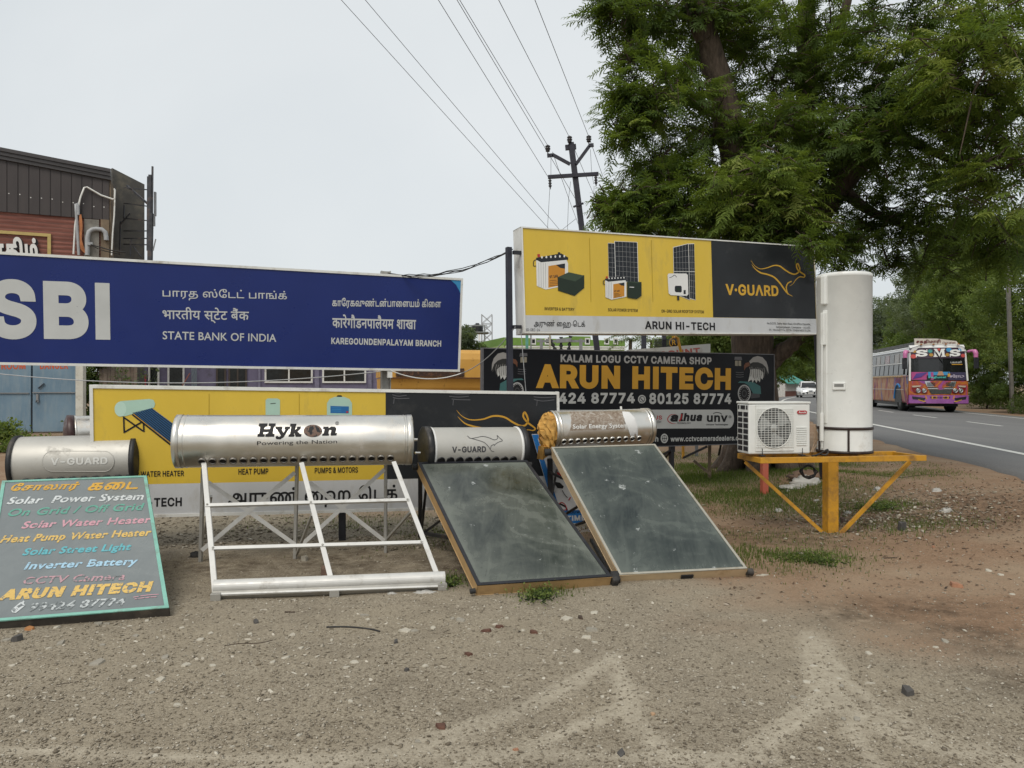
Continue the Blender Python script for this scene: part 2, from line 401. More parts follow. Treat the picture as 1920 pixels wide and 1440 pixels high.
# the road's left painted line, as a polyline that runs straight and then bends right
ROAD = []
_x, _y, _a = 9.3 - 0.2095 * 25, 13.6 - 25.0, math.atan2(0.2095, 1.0)
for i in range(130):
    ROAD.append((_x, _y, _a)); s_ = i
    if 42 < s_ < 95: _a += 0.0062
    _x += math.sin(_a) * 1.0222; _y += math.cos(_a) * 1.0222
RD = np.array(ROAD)
def road_off(x, y):
    """signed distance right of the left line"""
    x, y = np.asarray(x, float), np.asarray(y, float); i = np.clip(np.round((y - RD[0, 1]) / 1.0).astype(int), 0, len(RD) - 1)
    for _ in range(3):
        dx, dy = x - RD[i, 0], y - RD[i, 1]; al = dx * np.sin(RD[i, 2]) + dy * np.cos(RD[i, 2])
        i = np.clip(i + np.round(al / 1.0222).astype(int), 0, len(RD) - 1)
    dx, dy = x - RD[i, 0], y - RD[i, 1]
    return dx * np.cos(RD[i, 2]) - dy * np.sin(RD[i, 2])
def rp(i, off, z=0.0):
    i0 = int(min(max(i, 0), len(ROAD) - 2)); f = i - i0; a = ROAD[i0]; b = ROAD[i0 + 1]
    x, y, h = (a[k] + (b[k] - a[k]) * f for k in range(3))
    return V3((x + math.cos(h) * off, y - math.sin(h) * off, z))
ROADZ = 0.27
def gh(x, y):
    x, y = np.asarray(x, float), np.asarray(y, float); o = road_off(x, y)
    z = 0.20 * sstep(-5.0, -1.6, o) + 0.12 * sstep(8.5, 14, o)
    near = np.exp(-((x - 2) ** 2 + (y - 6) ** 2) / 200)
    z = z + (fbm(x, y, 0.7, 3) - 0.47) * 0.05 * np.clip(near + 0.3, 0, 1) * (1 - sstep(-2.2, -1.4, o) * (1 - sstep(7.4, 8.2, o)))
    z = z + 0.17 * np.exp(-(((x - 4.6) / 0.9) ** 2 + ((y - 11.2) / 1.2) ** 2)) + 0.1 * np.exp(-(((x - 3.9) / 0.9) ** 2 + ((y - 12.6) / 0.9) ** 2))
    z = z - 0.015 * np.exp(-((x - 0.6) ** 2 + (y - 5.5) ** 2) / 0.8)
    return z
def gz(x, y): return float(gh(x, y))
def axis(lo, hi, step, far, grow=1.18):
    a = list(np.arange(lo, hi, step)); d = step
    while a[-1] < far[1]: d *= grow; a.append(a[-1] + d)
    d = step; b = []; x = lo
    while x > far[0]: d *= grow; x -= d; b.append(x)
    return np.array(b[::-1] + a)
gx = axis(-6.5, 9.5, 0.055, (-700, 700)); gy = axis(1.2, 13.5, 0.055, (-60, 1500))
GX, GY = np.meshgrid(gx, gy); GZ = gh(GX, GY)
nx, ny = len(gx), len(gy)
me = bpy.data.meshes.new('ground')
me.vertices.add(nx * ny); me.vertices.foreach_set('co', np.stack([GX, GY, GZ], -1).ravel())
ii = np.arange(nx * ny).reshape(ny, nx); q = np.stack([ii[:-1, :-1], ii[:-1, 1:], ii[1:, 1:], ii[1:, :-1]], -1).reshape(-1, 4)
me.loops.add(q.size); me.loops.foreach_set('vertex_index', q.ravel()); me.polygons.add(len(q))
me.polygons.foreach_set('loop_start', np.arange(len(q)) * 4); me.update(); me.validate()
me.polygons.foreach_set('use_smooth', np.ones(len(me.polygons), bool))
xs, ys = GX.ravel(), GY.ravel()
def seg_mask(pts, w, x=None, y=None):
    """soft band along a polyline of ground points given as photo pixels"""
    x = xs if x is None else x; y = ys if y is None else y
    pts = catmull(pts, 5); best = np.full(x.shape, 9.0); wb = .025 * (vnoise(x, y, 2.2, 31) - .5)
    g = [G(*p) for p in pts]
    for a, b in zip(g, g[1:]):
        dx, dy = b.x - a.x, b.y - a.y; t = np.clip(((x - a.x) * dx + (y - a.y) * dy) / (dx * dx + dy * dy + 1e-9), 0, 1)
        best = np.minimum(best, np.hypot(x - a.x - t * dx, y - a.y - t * dy))
    return 1 - sstep(w * 0.3, w * 1.3, best + wb)
wob = (fbm(xs, ys, 0.9, 5) - 0.47)
def soil_f(x, y):
    w = 1.4 * (fbm(x, y, 0.9, 5) - 0.47)
    o = road_off(x, y)
    edge = 1.0 + 0.62 * np.clip(6.0 - y, 0, 4)                       # where the gravel gives way to red earth on the right
    s = sstep(-0.5, 0.9, x - edge + 2.4 * w) * sstep(1.5, 3.4, y + w)
    back = sstep(8.6, 10.5, y + 2 * w)
    return np.clip(np.maximum(s, back), 0, 1)
soil = soil_f(xs, ys)
TW_ = .068
tracks = [([(1520, 1190), (1532, 1262), (1585, 1330), (1700, 1385), (1860, 1430), (2050, 1480)], .085), ([(1572, 1255), (1535, 1315), (1455, 1378), (1370, 1430), (1310, 1470)], .07),
          ([(1152, 1228), (1085, 1270), (965, 1330), (790, 1392), (560, 1432), (300, 1460)], .075), ([(1158, 1230), (1172, 1300), (1215, 1375), (1270, 1430)], .06), ([(1200, 1300), (1120, 1345), (980, 1400), (850, 1445)], .045),
          ([(0, 1402), (300, 1412), (640, 1416), (1000, 1412), (1450, 1424)], .05), ([(1592, 1365), (1625, 1415), (1690, 1480)], .05), ([(1545, 1200), (1580, 1270), (1660, 1335), (1800, 1392), (1960, 1440)], .04)]
track = np.zeros_like(xs)
for p_, w_ in tracks:
    m_ = seg_mask(p_, w_); in_ = seg_mask(p_, w_ * .28); track = np.maximum(track, m_ * (.45 + .55 * vnoise(xs, ys, 3.0, 21)) * (1 - .35 * in_))
stain = np.zeros_like(xs)
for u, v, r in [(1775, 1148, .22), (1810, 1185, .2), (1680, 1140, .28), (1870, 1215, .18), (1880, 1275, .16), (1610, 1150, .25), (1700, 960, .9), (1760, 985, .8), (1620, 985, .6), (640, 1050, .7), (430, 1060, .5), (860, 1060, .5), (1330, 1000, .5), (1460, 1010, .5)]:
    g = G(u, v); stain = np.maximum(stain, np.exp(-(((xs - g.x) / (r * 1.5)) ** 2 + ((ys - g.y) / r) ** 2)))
GR = [(1330, 900, 1.1, 1), (1400, 940, 1.1, .9), (1300, 880, 1.0, 1), (1450, 885, 1.0, .9), (1560, 885, .9, .8), (1500, 895, 1.0, .6), (1360, 960, .6, .5), (1520, 1048, .33, .8), (1660, 960, .35, .6), (1640, 905, .9, .6), (1700, 985, .5, .4), (1200, 850, 1.5, .5), (1100, 862, 1.5, .5), (1300, 1040, .5, .35), (1420, 1010, .8, .3),
      (1010, 1107, .16, 1.0), (850, 1085, .16, .5), (1340, 1060, .3, .5), (1450, 1065, .3, .4), (690, 980, .7, .35), (860, 1000, .6, .6), (380, 985, .5, .2), (1480, 930, .9, .8), (1280, 930, .8, .8), (1240, 985, .6, .4)]
def grass_f(x, y):
    m = np.zeros_like(x)
    for u, v, r, a in GR:
        g = G(u, v); m = np.maximum(m, a * np.exp(-(((x - g.x) / (r * 1.3)) ** 2 + ((y - g.y) / r) ** 2)))
    o = road_off(x, y); m = np.maximum(m, 0.6 * sstep(9.3, 11, o)); m = np.maximum(m, 0.35 * sstep(14, 22, y) * (1 - sstep(-3.5, -2, o)))
    return m * np.clip(fbm(x, y, 1.7, 9) * 2.6 - 0.55, 0, 1)
grass = grass_f(xs, ys)
for nm, val in (('soil', soil), ('track', track), ('stain', stain), ('turf', grass)):
    at = me.attributes.new(nm, 'FLOAT', 'POINT'); at.data.foreach_set('value', val.astype(np.float32))
def ground_mat():
    t = NT('yard_gravel_and_earth'); A = {k: t.attr(k).outputs['Fac'] for k in ('soil', 'track', 'stain', 'turf')}
    big = t.noise(0.8, 6, 0.6); fine = t.noise(55, 6, 0.75); mid = t.noise(9, 6, 0.7)
    vo = t.n('TexVoronoi'); vo.inputs['Scale'].default_value = 95; t.t.links.new(t.co, vo.inputs['Vector'])
    vo2 = t.n('TexVoronoi'); vo2.inputs['Scale'].default_value = 240; t.t.links.new(t.co, vo2.inputs['Vector'])
    grav = t.ramp(vo.outputs['Color'], [(0.0, (0.12, 0.098, 0.07)), (0.4, (0.238, 0.203, 0.151)), (0.8, (0.35, 0.307, 0.235)), (1.0, (0.46, 0.415, 0.33))])
    grav2 = t.ramp(vo2.outputs['Color'], [(0.0, (0.125, 0.102, 0.072)), (0.5, (0.255, 0.218, 0.163)), (1.0, (0.39, 0.343, 0.265))])
    grav = t.mix(t.ramp(mid, [(0.35, 0.0), (0.65, 1.0)]), grav, grav2)
    sand = t.ramp(fine, [(0.25, (0.24, 0.2, 0.142)), (0.75, (0.38, 0.328, 0.243))])
    grav = t.mix(t.math('MULTIPLY', t.ramp(big, [(0.45, 0.0), (0.65, 1.0)]), 0.45), grav, sand)
    grav = t.mix(t.math('MULTIPLY', t.ramp(t.noise(2.6, 6, .65), [(0.5, 0.0), (0.7, 1.0)]), 0.4), grav, (0.13, 0.108, 0.08))
    earth = t.ramp(fine, [(0.25, (0.135, 0.083, 0.05)), (0.5, (0.245, 0.16, 0.102)), (0.8, (0.36, 0.26, 0.178))])
    earth = t.mix(t.ramp(mid, [(0.5, 0.0), (0.72, 0.55)]), earth, (0.15, 0.10, 0.065))
    earth = t.mix(t.ramp(big, [(0.45, 0.0), (0.65, 0.45)]), earth, (0.36, 0.29, 0.205))
    c = t.mix(A['soil'], grav, earth)
    c = t.mix(t.math('MULTIPLY', A['track'], t.ramp(t.noise(22, 6, .7), [(0.34, 0.4), (0.58, 0.95)])), c, t.ramp(fine, [(0.25, (0.40, 0.355, 0.275)), (0.75, (0.52, 0.47, 0.375))]))
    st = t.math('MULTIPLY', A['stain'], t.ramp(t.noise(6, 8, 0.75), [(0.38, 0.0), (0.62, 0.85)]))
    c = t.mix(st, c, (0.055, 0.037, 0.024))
    c = t.mix(t.math('MULTIPLY', A['turf'], 0.65), c, t.ramp(fine, [(0.3, (0.03, 0.038, 0.014)), (0.7, (0.085, 0.1, 0.035))]))
    t.p('Base Color', c); t.p('Roughness', 0.95); t.p('Specular IOR Level', 0.15)
    h = t.math('ADD', t.math('MULTIPLY', vo.outputs['Distance'], -0.6), t.math('MULTIPLY', fine, 0.8))
    t.bump(h, 0.55, 0.009)
    return t.m
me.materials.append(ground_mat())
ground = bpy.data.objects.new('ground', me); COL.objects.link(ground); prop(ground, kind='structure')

def asphalt():
    t = NT('worn_asphalt'); n = t.noise(40, 6, 0.7); b = t.noise(0.6, 5, 0.6, t.map((1, 0.25, 1)))
    c = t.ramp(n, [(0.3, (0.115, 0.115, 0.116)), (0.7, (0.19, 0.189, 0.188))])
    c = t.mix(t.ramp(b, [(0.4, 0.0), (0.7, 0.6)]), c, (0.20, 0.197, 0.19))
    t.p('Base Color', c); t.p('Roughness', 0.85); t.p('Specular IOR Level', 0.2); t.bump(n, 0.4, 0.006); return t.m
mb = MB(); N = len(ROAD) - 1; offs = [-1.35, -0.5, 3.2, 6.8, 7.4]
rows = []
for i in range(0, N * 2):
    s_ = i / 2; wob_l = 0.35 * (vnoise(s_, 0, 0.5, 3) - 0.5) + 0.22 * (vnoise(s_, 0, 1.9, 4) - 0.5); r_ = []
    for k, o_ in enumerate(offs):
        o2 = o_ + (float(wob_l) if k == 0 else 0); z = ROADZ + (0.03 if k == 2 else 0) - (0.012 if k in (0, 4) else 0); r_.append(rp(s_, o2, z))
    rows.append([rp(s_, offs[0] + float(wob_l) - 0.06, ROADZ - 0.12)] + r_ + [rp(s_, offs[-1] + .05, ROADZ - 0.12)])
vs = [p for r in rows for p in r]; k = len(rows[0])
mb.add(vs, [(i * k + j, i * k + j + 1, (i + 1) * k + j + 1, (i + 1) * k + j) for i in range(len(rows) - 1) for j in range(k - 1)], 0, True)
prop(mb.build('road', asphalt(), base=(9, 13, 0.27)), kind='structure')
LINE = M('road_paint', (0.62, 0.62, 0.58), 0.7, var=0.2, dirt=(0.15, 0.15, 0.15), dirt_amt=0.25, dirt_scale=8)
def rline(o0, o1, s0, s1, mb):
    n = max(2, int((s1 - s0) * 2) + 1)
    def zz(o): return ROADZ + (0.03 * (1 - abs(o - 3.2) / 3.7) if -0.5 < o < 6.9 else 0) + 0.006
    for a in range(n - 1):
        t0 = s0 + (s1 - s0) * a / (n - 1); t1 = s0 + (s1 - s0) * (a + 1) / (n - 1)
        mb.add([rp(t0, o0, zz(o0)), rp(t0, o1, zz(o1)), rp(t1, o1, zz(o1)), rp(t1, o0, zz(o0))], [(0, 1, 2, 3)])
mb = MB(); rline(-0.08, 0.08, 0, 118, mb); rline(6.42, 6.55, 0, 118, mb)
for s0 in np.arange(1.8, 116, 5.4): rline(3.3, 3.42, s0, s0 + 2.6, mb)
prop(mb.build('road_markings', LINE, base=(9, 13, 0.28)), kind='structure')

# loose gravel: angular grains lying on the yard (nobody could count them)
def scatter_mesh(name, tv, tf, pos, scl, rot, mat, parent=None, tint=None, tilt=None, base=None, smooth=False):
    """copies of one small template (numpy) joined in one mesh; scl (n,) or (n,3)"""
    n = len(pos); tv = np.asarray(tv, float); tf = np.asarray(tf)
    R = np.zeros((n, 3, 3)); c, s = np.cos(rot), np.sin(rot); R[:, 0, 0] = c; R[:, 0, 1] = -s; R[:, 1, 0] = s; R[:, 1, 1] = c; R[:, 2, 2] = 1
    if tilt is not None:
        cx, sx = np.cos(tilt[:, 0]), np.sin(tilt[:, 0]); cy, sy = np.cos(tilt[:, 1]), np.sin(tilt[:, 1])
        X = np.zeros((n, 3, 3)); X[:, 0, 0] = 1; X[:, 1, 1] = cx; X[:, 1, 2] = -sx; X[:, 2, 1] = sx; X[:, 2, 2] = cx
        Yr = np.zeros((n, 3, 3)); Yr[:, 0, 0] = cy; Yr[:, 0, 2] = sy; Yr[:, 1, 1] = 1; Yr[:, 2, 0] = -sy; Yr[:, 2, 2] = cy
        R = R @ X @ Yr
    S = scl[:, None] * np.ones(3) if scl.ndim == 1 else scl
    b = np.array(base if base is not None else (0, 0, 0), float)
    v = np.einsum('nij,nkj->nki', R, tv[None] * S[:, None, :]) + pos[:, None, :] - b
    k = len(tv); fc = (tf[None] + (np.arange(n) * k)[:, None, None]).reshape(-1, tf.shape[1])
    me = bpy.data.meshes.new(name); me.vertices.add(n * k); me.vertices.foreach_set('co', v.ravel())
    me.loops.add(fc.size); me.loops.foreach_set('vertex_index', fc.ravel()); me.polygons.add(len(fc))
    me.polygons.foreach_set('loop_start', np.arange(len(fc)) * tf.shape[1]); me.update()
    if smooth: me.polygons.foreach_set('use_smooth', np.ones(len(fc), bool))
    if tint is not None:
        at = me.attributes.new('tint', 'FLOAT', 'POINT'); at.data.foreach_set('value', np.repeat(tint, k).astype(np.float32))
    me.materials.append(mat); o = bpy.data.objects.new(name, me); COL.objects.link(o)
    if parent: o.parent = parent
    o.location = V3(b) - (wpos(parent) if parent else V3((0, 0, 0)))
    return o
def stone_mat():
    t = NT('gravel_grain'); t.p('Base Color', t.ramp(t.attr('tint').outputs['Fac'], [(0.0, (0.12, 0.098, 0.07)), (0.5, (0.238, 0.2, 0.145)), (0.85, (0.36, 0.32, 0.255)), (1.0, (0.5, 0.46, 0.38))])); t.p('Roughness', 0.9); return t.m
oct_v = [(1, 0, 0.1), (0.3, 0.8, -0.1), (-0.8, 0.55, 0.1), (-0.9, -0.5, 0), (0.2, -0.9, 0.1), (0.1, 0.15, 0.7), (0, 0, -0.5)]
oct_f = [(0, 1, 5), (1, 2, 5), (2, 3, 5), (3, 4, 5), (4, 0, 5), (1, 0, 6), (2, 1, 6), (3, 2, 6), (4, 3, 6), (0, 4, 6)]
n = 62000
uu = rng.uniform(-60, 1980, n); vv = 955 + 510 * rng.random(n) ** 0.85
yy = EYE * F / (vv - 720); xx = (uu - 960) / F * yy
tk = np.zeros(n)
for p_, w_ in tracks: tk = np.maximum(tk, seg_mask(p_, w_, xx, yy))
keep = rng.random(n) < (1 - 0.5 * soil_f(xx, yy)) * (1 - .5 * tk); xx, yy = xx[keep], yy[keep]; n = len(xx)
sz = 0.0022 + 0.0068 * rng.random(n) ** 3.5 + 0.005 * (rng.random(n) < 0.03)
sc3 = np.stack([sz * rng.uniform(.8, 1.6, n), sz * rng.uniform(.7, 1.2, n), sz * rng.uniform(.5, 1, n)], -1)
tint = np.clip(rng.normal(0.5, 0.27, n), 0, 0.92); tint[rng.random(n) < 0.03] = 1.0
gr = scatter_mesh('gravel', oct_v, oct_f, np.stack([xx, yy, gh(xx, yy) + sz * 0.25], -1), sc3, rng.uniform(0, 6.28, n), stone_mat(), tint=tint, tilt=rng.normal(0, .3, (n, 2)), base=(0, 5, 0))
prop(gr, 'loose grey brown gravel covering the front yard', 'gravel', kind='stuff')
# grass
bl_v = [(-.5, 0, 0), (.5, 0, 0), (.35, .12, .55), (-.35, .12, .55), (.0, .38, 1)]
bl_f = [(0, 1, 2), (0, 2, 3), (3, 2, 4)]
n = 330000
gx_ = rng.uniform(-3, 11, n); gy_ = rng.uniform(5.0, 17, n) ; d = grass_f(gx_, gy_)
keep = (rng.random(n) < d * 1.1) & (road_off(gx_, gy_) < -1.9); gx_, gy_, d = gx_[keep], gy_[keep], d[keep]
for u, v, r, k in [(1010, 1107, .2, 250), (1520, 1048, .36, 500), (850, 1090, .12, 100), (1660, 958, .3, 300), (1340, 1062, .3, 300), (1390, 1040, .5, 700), (1700, 1000, .6, 500), (1560, 960, .6, 600), (1400, 930, .8, 3000), (1480, 905, .8, 2500), (1310, 900, .8, 3000)]:
    g = G(u, v); gx_ = np.append(gx_, rng.normal(g.x, r * .6, k)); gy_ = np.append(gy_, rng.normal(g.y, r * .38, k)); d = np.append(d, np.full(k, .7))
n = len(gx_); hh = rng.uniform(.02, .06, n) * (0.5 + d)
gs = scatter_mesh('grass', bl_v, bl_f, np.stack([gx_, gy_, gh(gx_, gy_)], -1), np.stack([rng.uniform(.004, .008, n), hh * .9, hh], -1), rng.uniform(0, 6.28, n), GRASSM, tint=np.clip(rng.normal(.45, .22, n), 0, 1), base=(2, 9, 0))
prop(gs, 'short green grass growing in patches on the earth', 'grass', kind='stuff')
# ---------------------------------------------------------------- sign boards
def sign_box(root, c4, depth, fw, face_mat, name='face', frame_mat=WFRAME, out=0.012):
    """box frame with a flex face; c4 = TL TR BR BL points of the front"""
    TL, TR, BR, BL = c4; pl = Plane(BL, BR, TL); n = pl.n
    mb = MB(); mb.prism([BL - n * .01, BR - n * .01, TR - n * .01, TL - n * .01], -n * (depth - .01)); mb.build('case', frame_mat, root, bevel=.004)
    X = (BR - BL).length; up = (TL - BL); ex = (BR - BL).normalized(); e2 = up.normalized()
    mb = MB()
    def strip(a, b, c, d): mb.prism([p - n * .012 for p in (a, b, c, d)], n * (.012 + out))
    strip(TL - e2 * fw, TR - e2 * fw, TR, TL); strip(BL, BR, BR + e2 * fw, BL + e2 * fw)
    strip(BL + e2 * fw, BL + ex * fw + e2 * fw, TL + ex * fw - e2 * fw, TL - e2 * fw)
    strip(BR - ex * fw + e2 * fw, BR + e2 * fw, TR - e2 * fw, TR - ex * fw - e2 * fw)
    mb.build('frame', frame_mat, root, bevel=.003)
    mb = MB(); f = fw * .7
    mb.prism([BL + ex * f + e2 * f - n * .009, BR - ex * f + e2 * f - n * .009, TR - ex * f - e2 * f - n * .009, TL + ex * f - e2 * f - n * .009], n * .009)
    mb.build(name, face_mat, root)
    return pl
def letters(root, surf, items, mat, o=0.003, name='lettering'):
    for it in items: text(MB(), surf, o=o, **it).build(name, mat, root)
def tx(s, l, r, h, bold=0.0, font='sans', mode='cap', shear=0): return dict(s=s, pL=l, pR=r, h=h, bold=bold, font=font, mode=mode, shear=shear)
def scratches(root, surf, spots, mat=I_SCR):
    mb = MB(); R = random.Random(5)
    for u, v, w in spots:
        for k in range(3):
            y = v + k * 5; mb.stroke(surf, [(u + R.uniform(-3, 3), y - 2), (u + w * .4, y + R.uniform(-1, 1)), (u + w + R.uniform(-4, 2), y - R.uniform(0, 2))], 1.3, .0045)
        mb.stroke(surf, [(u + 5, v + 10), (u + 4, v + 20)], 1.2, .0045)
        mb.build('scuff_marks', mat, root); mb = MB()

# -- blue bank sign
c = para([(-260, 457), (868, 522), (862, 697), (-260, 680)], 1, 9.76)
b0 = V3(((c[2].x + c[3].x) / 2, (c[2].y + c[3].y) / 2, 0))
t = thing('bank_sign', 'large blue sign board with white three-language lettering raised on posts at left', 'sign board', b0)
S = sign_box(t, c, .14, .028, BLUE)
letters(t, S, [tx('SBI', (-22, 634), (207, 637), 111, .042)], I_GREY)
letters(t, S, [tx('பாரத ஸ\u0bcdேடட\u0bcd பாங\u0bcdக\u0bcd', (305, 562), (538, 567), 23, .008, mode='box'), tx('காேரகவுண\u0bcdடன\u0bcdபாைளயம\u0bcd கிைள', (623, 578), (827, 580), 20, .022, mode='box')], I_GREY)
letters(t, S, [tx('भारतीय स्टेट बैंक', (305, 605), (467, 607), 30, .012, mode='box'), tx('कारेगौडनपालैयम शाखा', (623, 615), (780, 618), 26, .022, mode='box')], I_GREY)
letters(t, S, [tx('STATE BANK OF INDIA', (305, 636), (518, 641), 15, .012, 'gill'), tx('KAREGOUNDENPALAYAM BRANCH', (621, 645), (827, 650), 12, .03)], I_GREY)
mb = MB(); mb.sheet(S, [(842, 522.5), (866, 524), (864.5, 554), (861, 545), (855, 534)], .003); mb.build('corner_emblem', I_SKY, t)
for u in (728, -120):
    p = S.px(u, 640, -.2); mb = MB()
    q = S.px(u, 640, -.19)
    for dx in (-.055, .055): mb.box((p.x + dx * S.ex.x, p.y + dx * S.ex.y, 1.5), .012, .1, 3.02, S.ex)
    mb.box((p.x, p.y, 1.5), .1, .012, 3.02, S.ex); mb.build('post', ALUDK, t)
mb = MB(); p = S.px(731, 701, -.02); mb.box(p, .06, .05, .1, S.ex); mb.build('bracket', WFRAME, t)

# -- low yellow sign behind the water heaters
c = para([(168, 722), (1048, 735), (1050, 950), (172, 973)], 0, 6.80)
b0 = V3(((c[2].x + c[3].x) / 2, (c[2].y + c[3].y) / 2, 0))
t = thing('shop_sign', 'long low yellow and charcoal sign board behind the water heaters', 'sign board', b0)
S = sign_box(t, c, .12, .028, YEL); LOWSIGN = S
mb = MB(); mb.sheet(S, [(723, 733), (1043.5, 740), (1044.5, 892), (723, 899)], .0015); mb.build('charcoal_field', CHAR, t)
mb = MB(); mb.sheet(S, [(175, 910), (1044.5, 892), (1045.5, 946), (177, 968)], .0016); mb.build('pale_band', PALE, t)
letters(t, S, [tx('SOLAR WATER HEATER', (226, 895), (345, 892.5), 10.5, .02), tx('HEAT PUMP', (447, 890), (503, 889), 11, .02), tx('PUMPS & MOTORS', (590, 887.5), (671, 886), 10.5, .02)], I_BLK)
letters(t, S, [tx('ARUN HI-TECH', (190, 953), (341, 949), 17, .03)], I_BLK)
letters(t, S, [tx('அருண\u0bcd ைஹ-ெடக\u0bcd', (427, 957), (745, 947), 42, .02, mode='box')], I_BLK)
mb = MB()                                                   # printed picture of a tube collector
mb.sheet(S, [(219, 757), (226, 752), (280, 748), (288, 750), (291, 757), (289, 764), (236, 780), (224, 781), (216, 774), (215, 764)], .003, 0)
mb.disc(S, 226, 767, 11, 14, .0035, mi=1)
mb.sheet(S, [(248, 774), (285, 765), (332, 801), (332, 834), (318, 830)], .003, 2)
for k in range(9): mb.stroke(S, [(252 + k * 4, 773 - k), (322 + k * 1.2, 832 - k * 4)], .8, .0038, 3)
for a, b in [((232, 781), (233, 812)), ((269, 790), (270, 810)), ((248, 777), (330, 842)), ((233, 783), (268, 808)), ((268, 790), (234, 810))]: mb.stroke(S, [a, b], 3, .004, 4)
mb.stroke(S, [(250, 776), (322, 832)], 1.2, .0045, 5)
mb.build('printed_picture', [I_MINT, ink('pale_mint', (.45, .62, .53)), I_NAVYP, I_BLUE, I_BLK, I_GOLD], t)
mb = MB(); mb.sheet(S, [(498, 750), (502, 747), (520, 747), (525, 750), (525, 835), (498, 835)], .003, 0); mb.stroke(S, [(507, 757), (517, 756)], 1.2, .004, 1)
mb.build('printed_picture', [I_MINT, I_BLK], t)
mb = MB(); mb.sheet(S, [(613, 756), (618, 748), (628, 744), (645, 744), (655, 748), (660, 756), (660, 835), (613, 835)], .003, 0); mb.sheet(S, [(631, 744), (633, 741), (640, 741), (642, 744)], .004, 1)
mb.sheet(S, [(619.5, 761), (654, 762), (654, 775), (619.5, 774.5)], .004, 2); mb.sheet(S, [(649, 771), (653, 771), (653, 774), (649, 774)], .005, 3)
for k in range(3): mb.stroke(S, [(622, 764.5 + 3 * k), (640, 765 + 3 * k)], .8, .005, 4)
mb.build('printed_picture', [I_MINT, I_BLK, I_BLUE, I_RED, I_SKY], t)
mb = MB()
for u in (392, 561): mb.stroke(S, [(u, 738), (u, 870)], .9, .003)
mb.build('printed_rule', I_OLIVE, t)
mb = MB()
mb.stroke(S, [(856, 769), (866, 780), (882, 787), (905, 786), (925, 780), (945, 782), (962, 792), (975, 798), (985, 797), (990, 787), (984, 773), (981, 781), (989, 792), (1003, 803), (999, 807), (988, 806), (978, 812)], 3.4, .003, taper=True)
mb.stroke(S, [(858, 781), (872, 794), (890, 800), (915, 806), (935, 822), (955, 850), (975, 866)], 3.2, .003, taper=True)
mb.stroke(S, [(978, 812), (968, 824), (960, 840)], 2.5, .003)
text(mb, S, 'V·GUARD', (800, 860), (925, 858), 22, .03, o=.003)
mb.build('emblem', I_GOLD, t)
scratches(t, S, [(734, 737, 32), (845, 740, 36), (1002, 741, 38)])
for u in (250, 642, 1010):
    p = S.px(u, 940, -.07); mb = MB(); mb.box((p.x, p.y, .3), .07, .07, .7, S.ex); mb.build('post', BLACK, t)

# -- raised yellow sign on the right
c = para([(977, 425), (1527, 462), (1533, 627), (983, 625)], 0, 8.54)
b0 = V3(((c[2].x + c[3].x) / 2, (c[2].y + c[3].y) / 2, 0))
t = thing('shop_sign', 'raised yellow and charcoal sign board with pictures of batteries and panels, below the big tree', 'sign board', b0)
S = sign_box(t, c, .22, .015, YEL); HISIGN = S; HIC = c
mb = MB(); mb.sheet(S, [(1333, 449), (1525, 463), (1530, 598), (1337, 595)], .0015); mb.build('charcoal_field', CHAR, t)
mb = MB(); mb.sheet(S, [(984.5, 591), (1530, 598), (1531.5, 625), (984.5, 622)], .0022); mb.build('pale_band', PALE, t)
letters(t, S, [tx('INVERTER & BATTERY', (1021, 581.5), (1077, 583), 5.6, .012), tx('SOLAR POWER SYSTEM', (1140, 583.5), (1195.5, 585), 5.6, .012), tx('ON-GRID SOLAR ROOFTOP SYSTEM', (1240, 586), (1319.5, 587.5), 5.6, .012)], I_BLK)
letters(t, S, [tx('ARUN HI-TECH', (1209, 617), (1340.5, 619.5), 15, .028)], I_BLK, .0045)
letters(t, S, [tx('அருண\u0bcd ைஹ-ெடக\u0bcd', (1001, 616), (1097, 617), 16.5, .012, mode='box')], I_BLK, .0045)
letters(t, S, [tx('SIG-DEC-24', (984, 620.5), (1012, 621), 4.8, .004), tx('No.5/235, Sathy Main Road, EB Office Opposite,', (1438, 608), (1519.5, 610), 3.8, .004), tx('Kariyampalayam, Coimbatore - 641653.', (1455, 615), (1519.5, 616.5), 3.8, .004), tx('Ph : 9842487774, GSTIN: 33ABAFA8037E1ZW.', (1442, 620.5), (1520, 622), 3.8, .004)], I_BLK, .0045)
mb = MB(); z = lambda *q: [(1280 + x / 4.8, 400 + y / 4.8) for x, y in q]
mb.stroke(S, z((612, 425), (650, 475), (700, 500), (760, 490), (820, 470), (870, 475), (920, 510), (970, 540), (1010, 548), (1040, 530), (1052, 500), (1035, 455), (1022, 468), (1032, 505), (1060, 530), (1095, 555), (1090, 575), (1050, 572), (1015, 600), (990, 635), (960, 655)), 2.6, .004, taper=True)
mb.stroke(S, z((620, 460), (650, 500), (700, 535), (760, 550), (820, 575), (870, 625), (910, 680), (940, 720), (990, 748)), 2.8, .004, taper=True)
mb.stroke(S, z((978, 612), (945, 630), (930, 665), (938, 710), (950, 730)), 2.2, .0045)
text(mb, S, 'V·GU\u039bRD', (1360.5, 553), (1459.5, 555.5), 20.5, .03, o=.004)
mb.build('emblem', I_YEL, t)
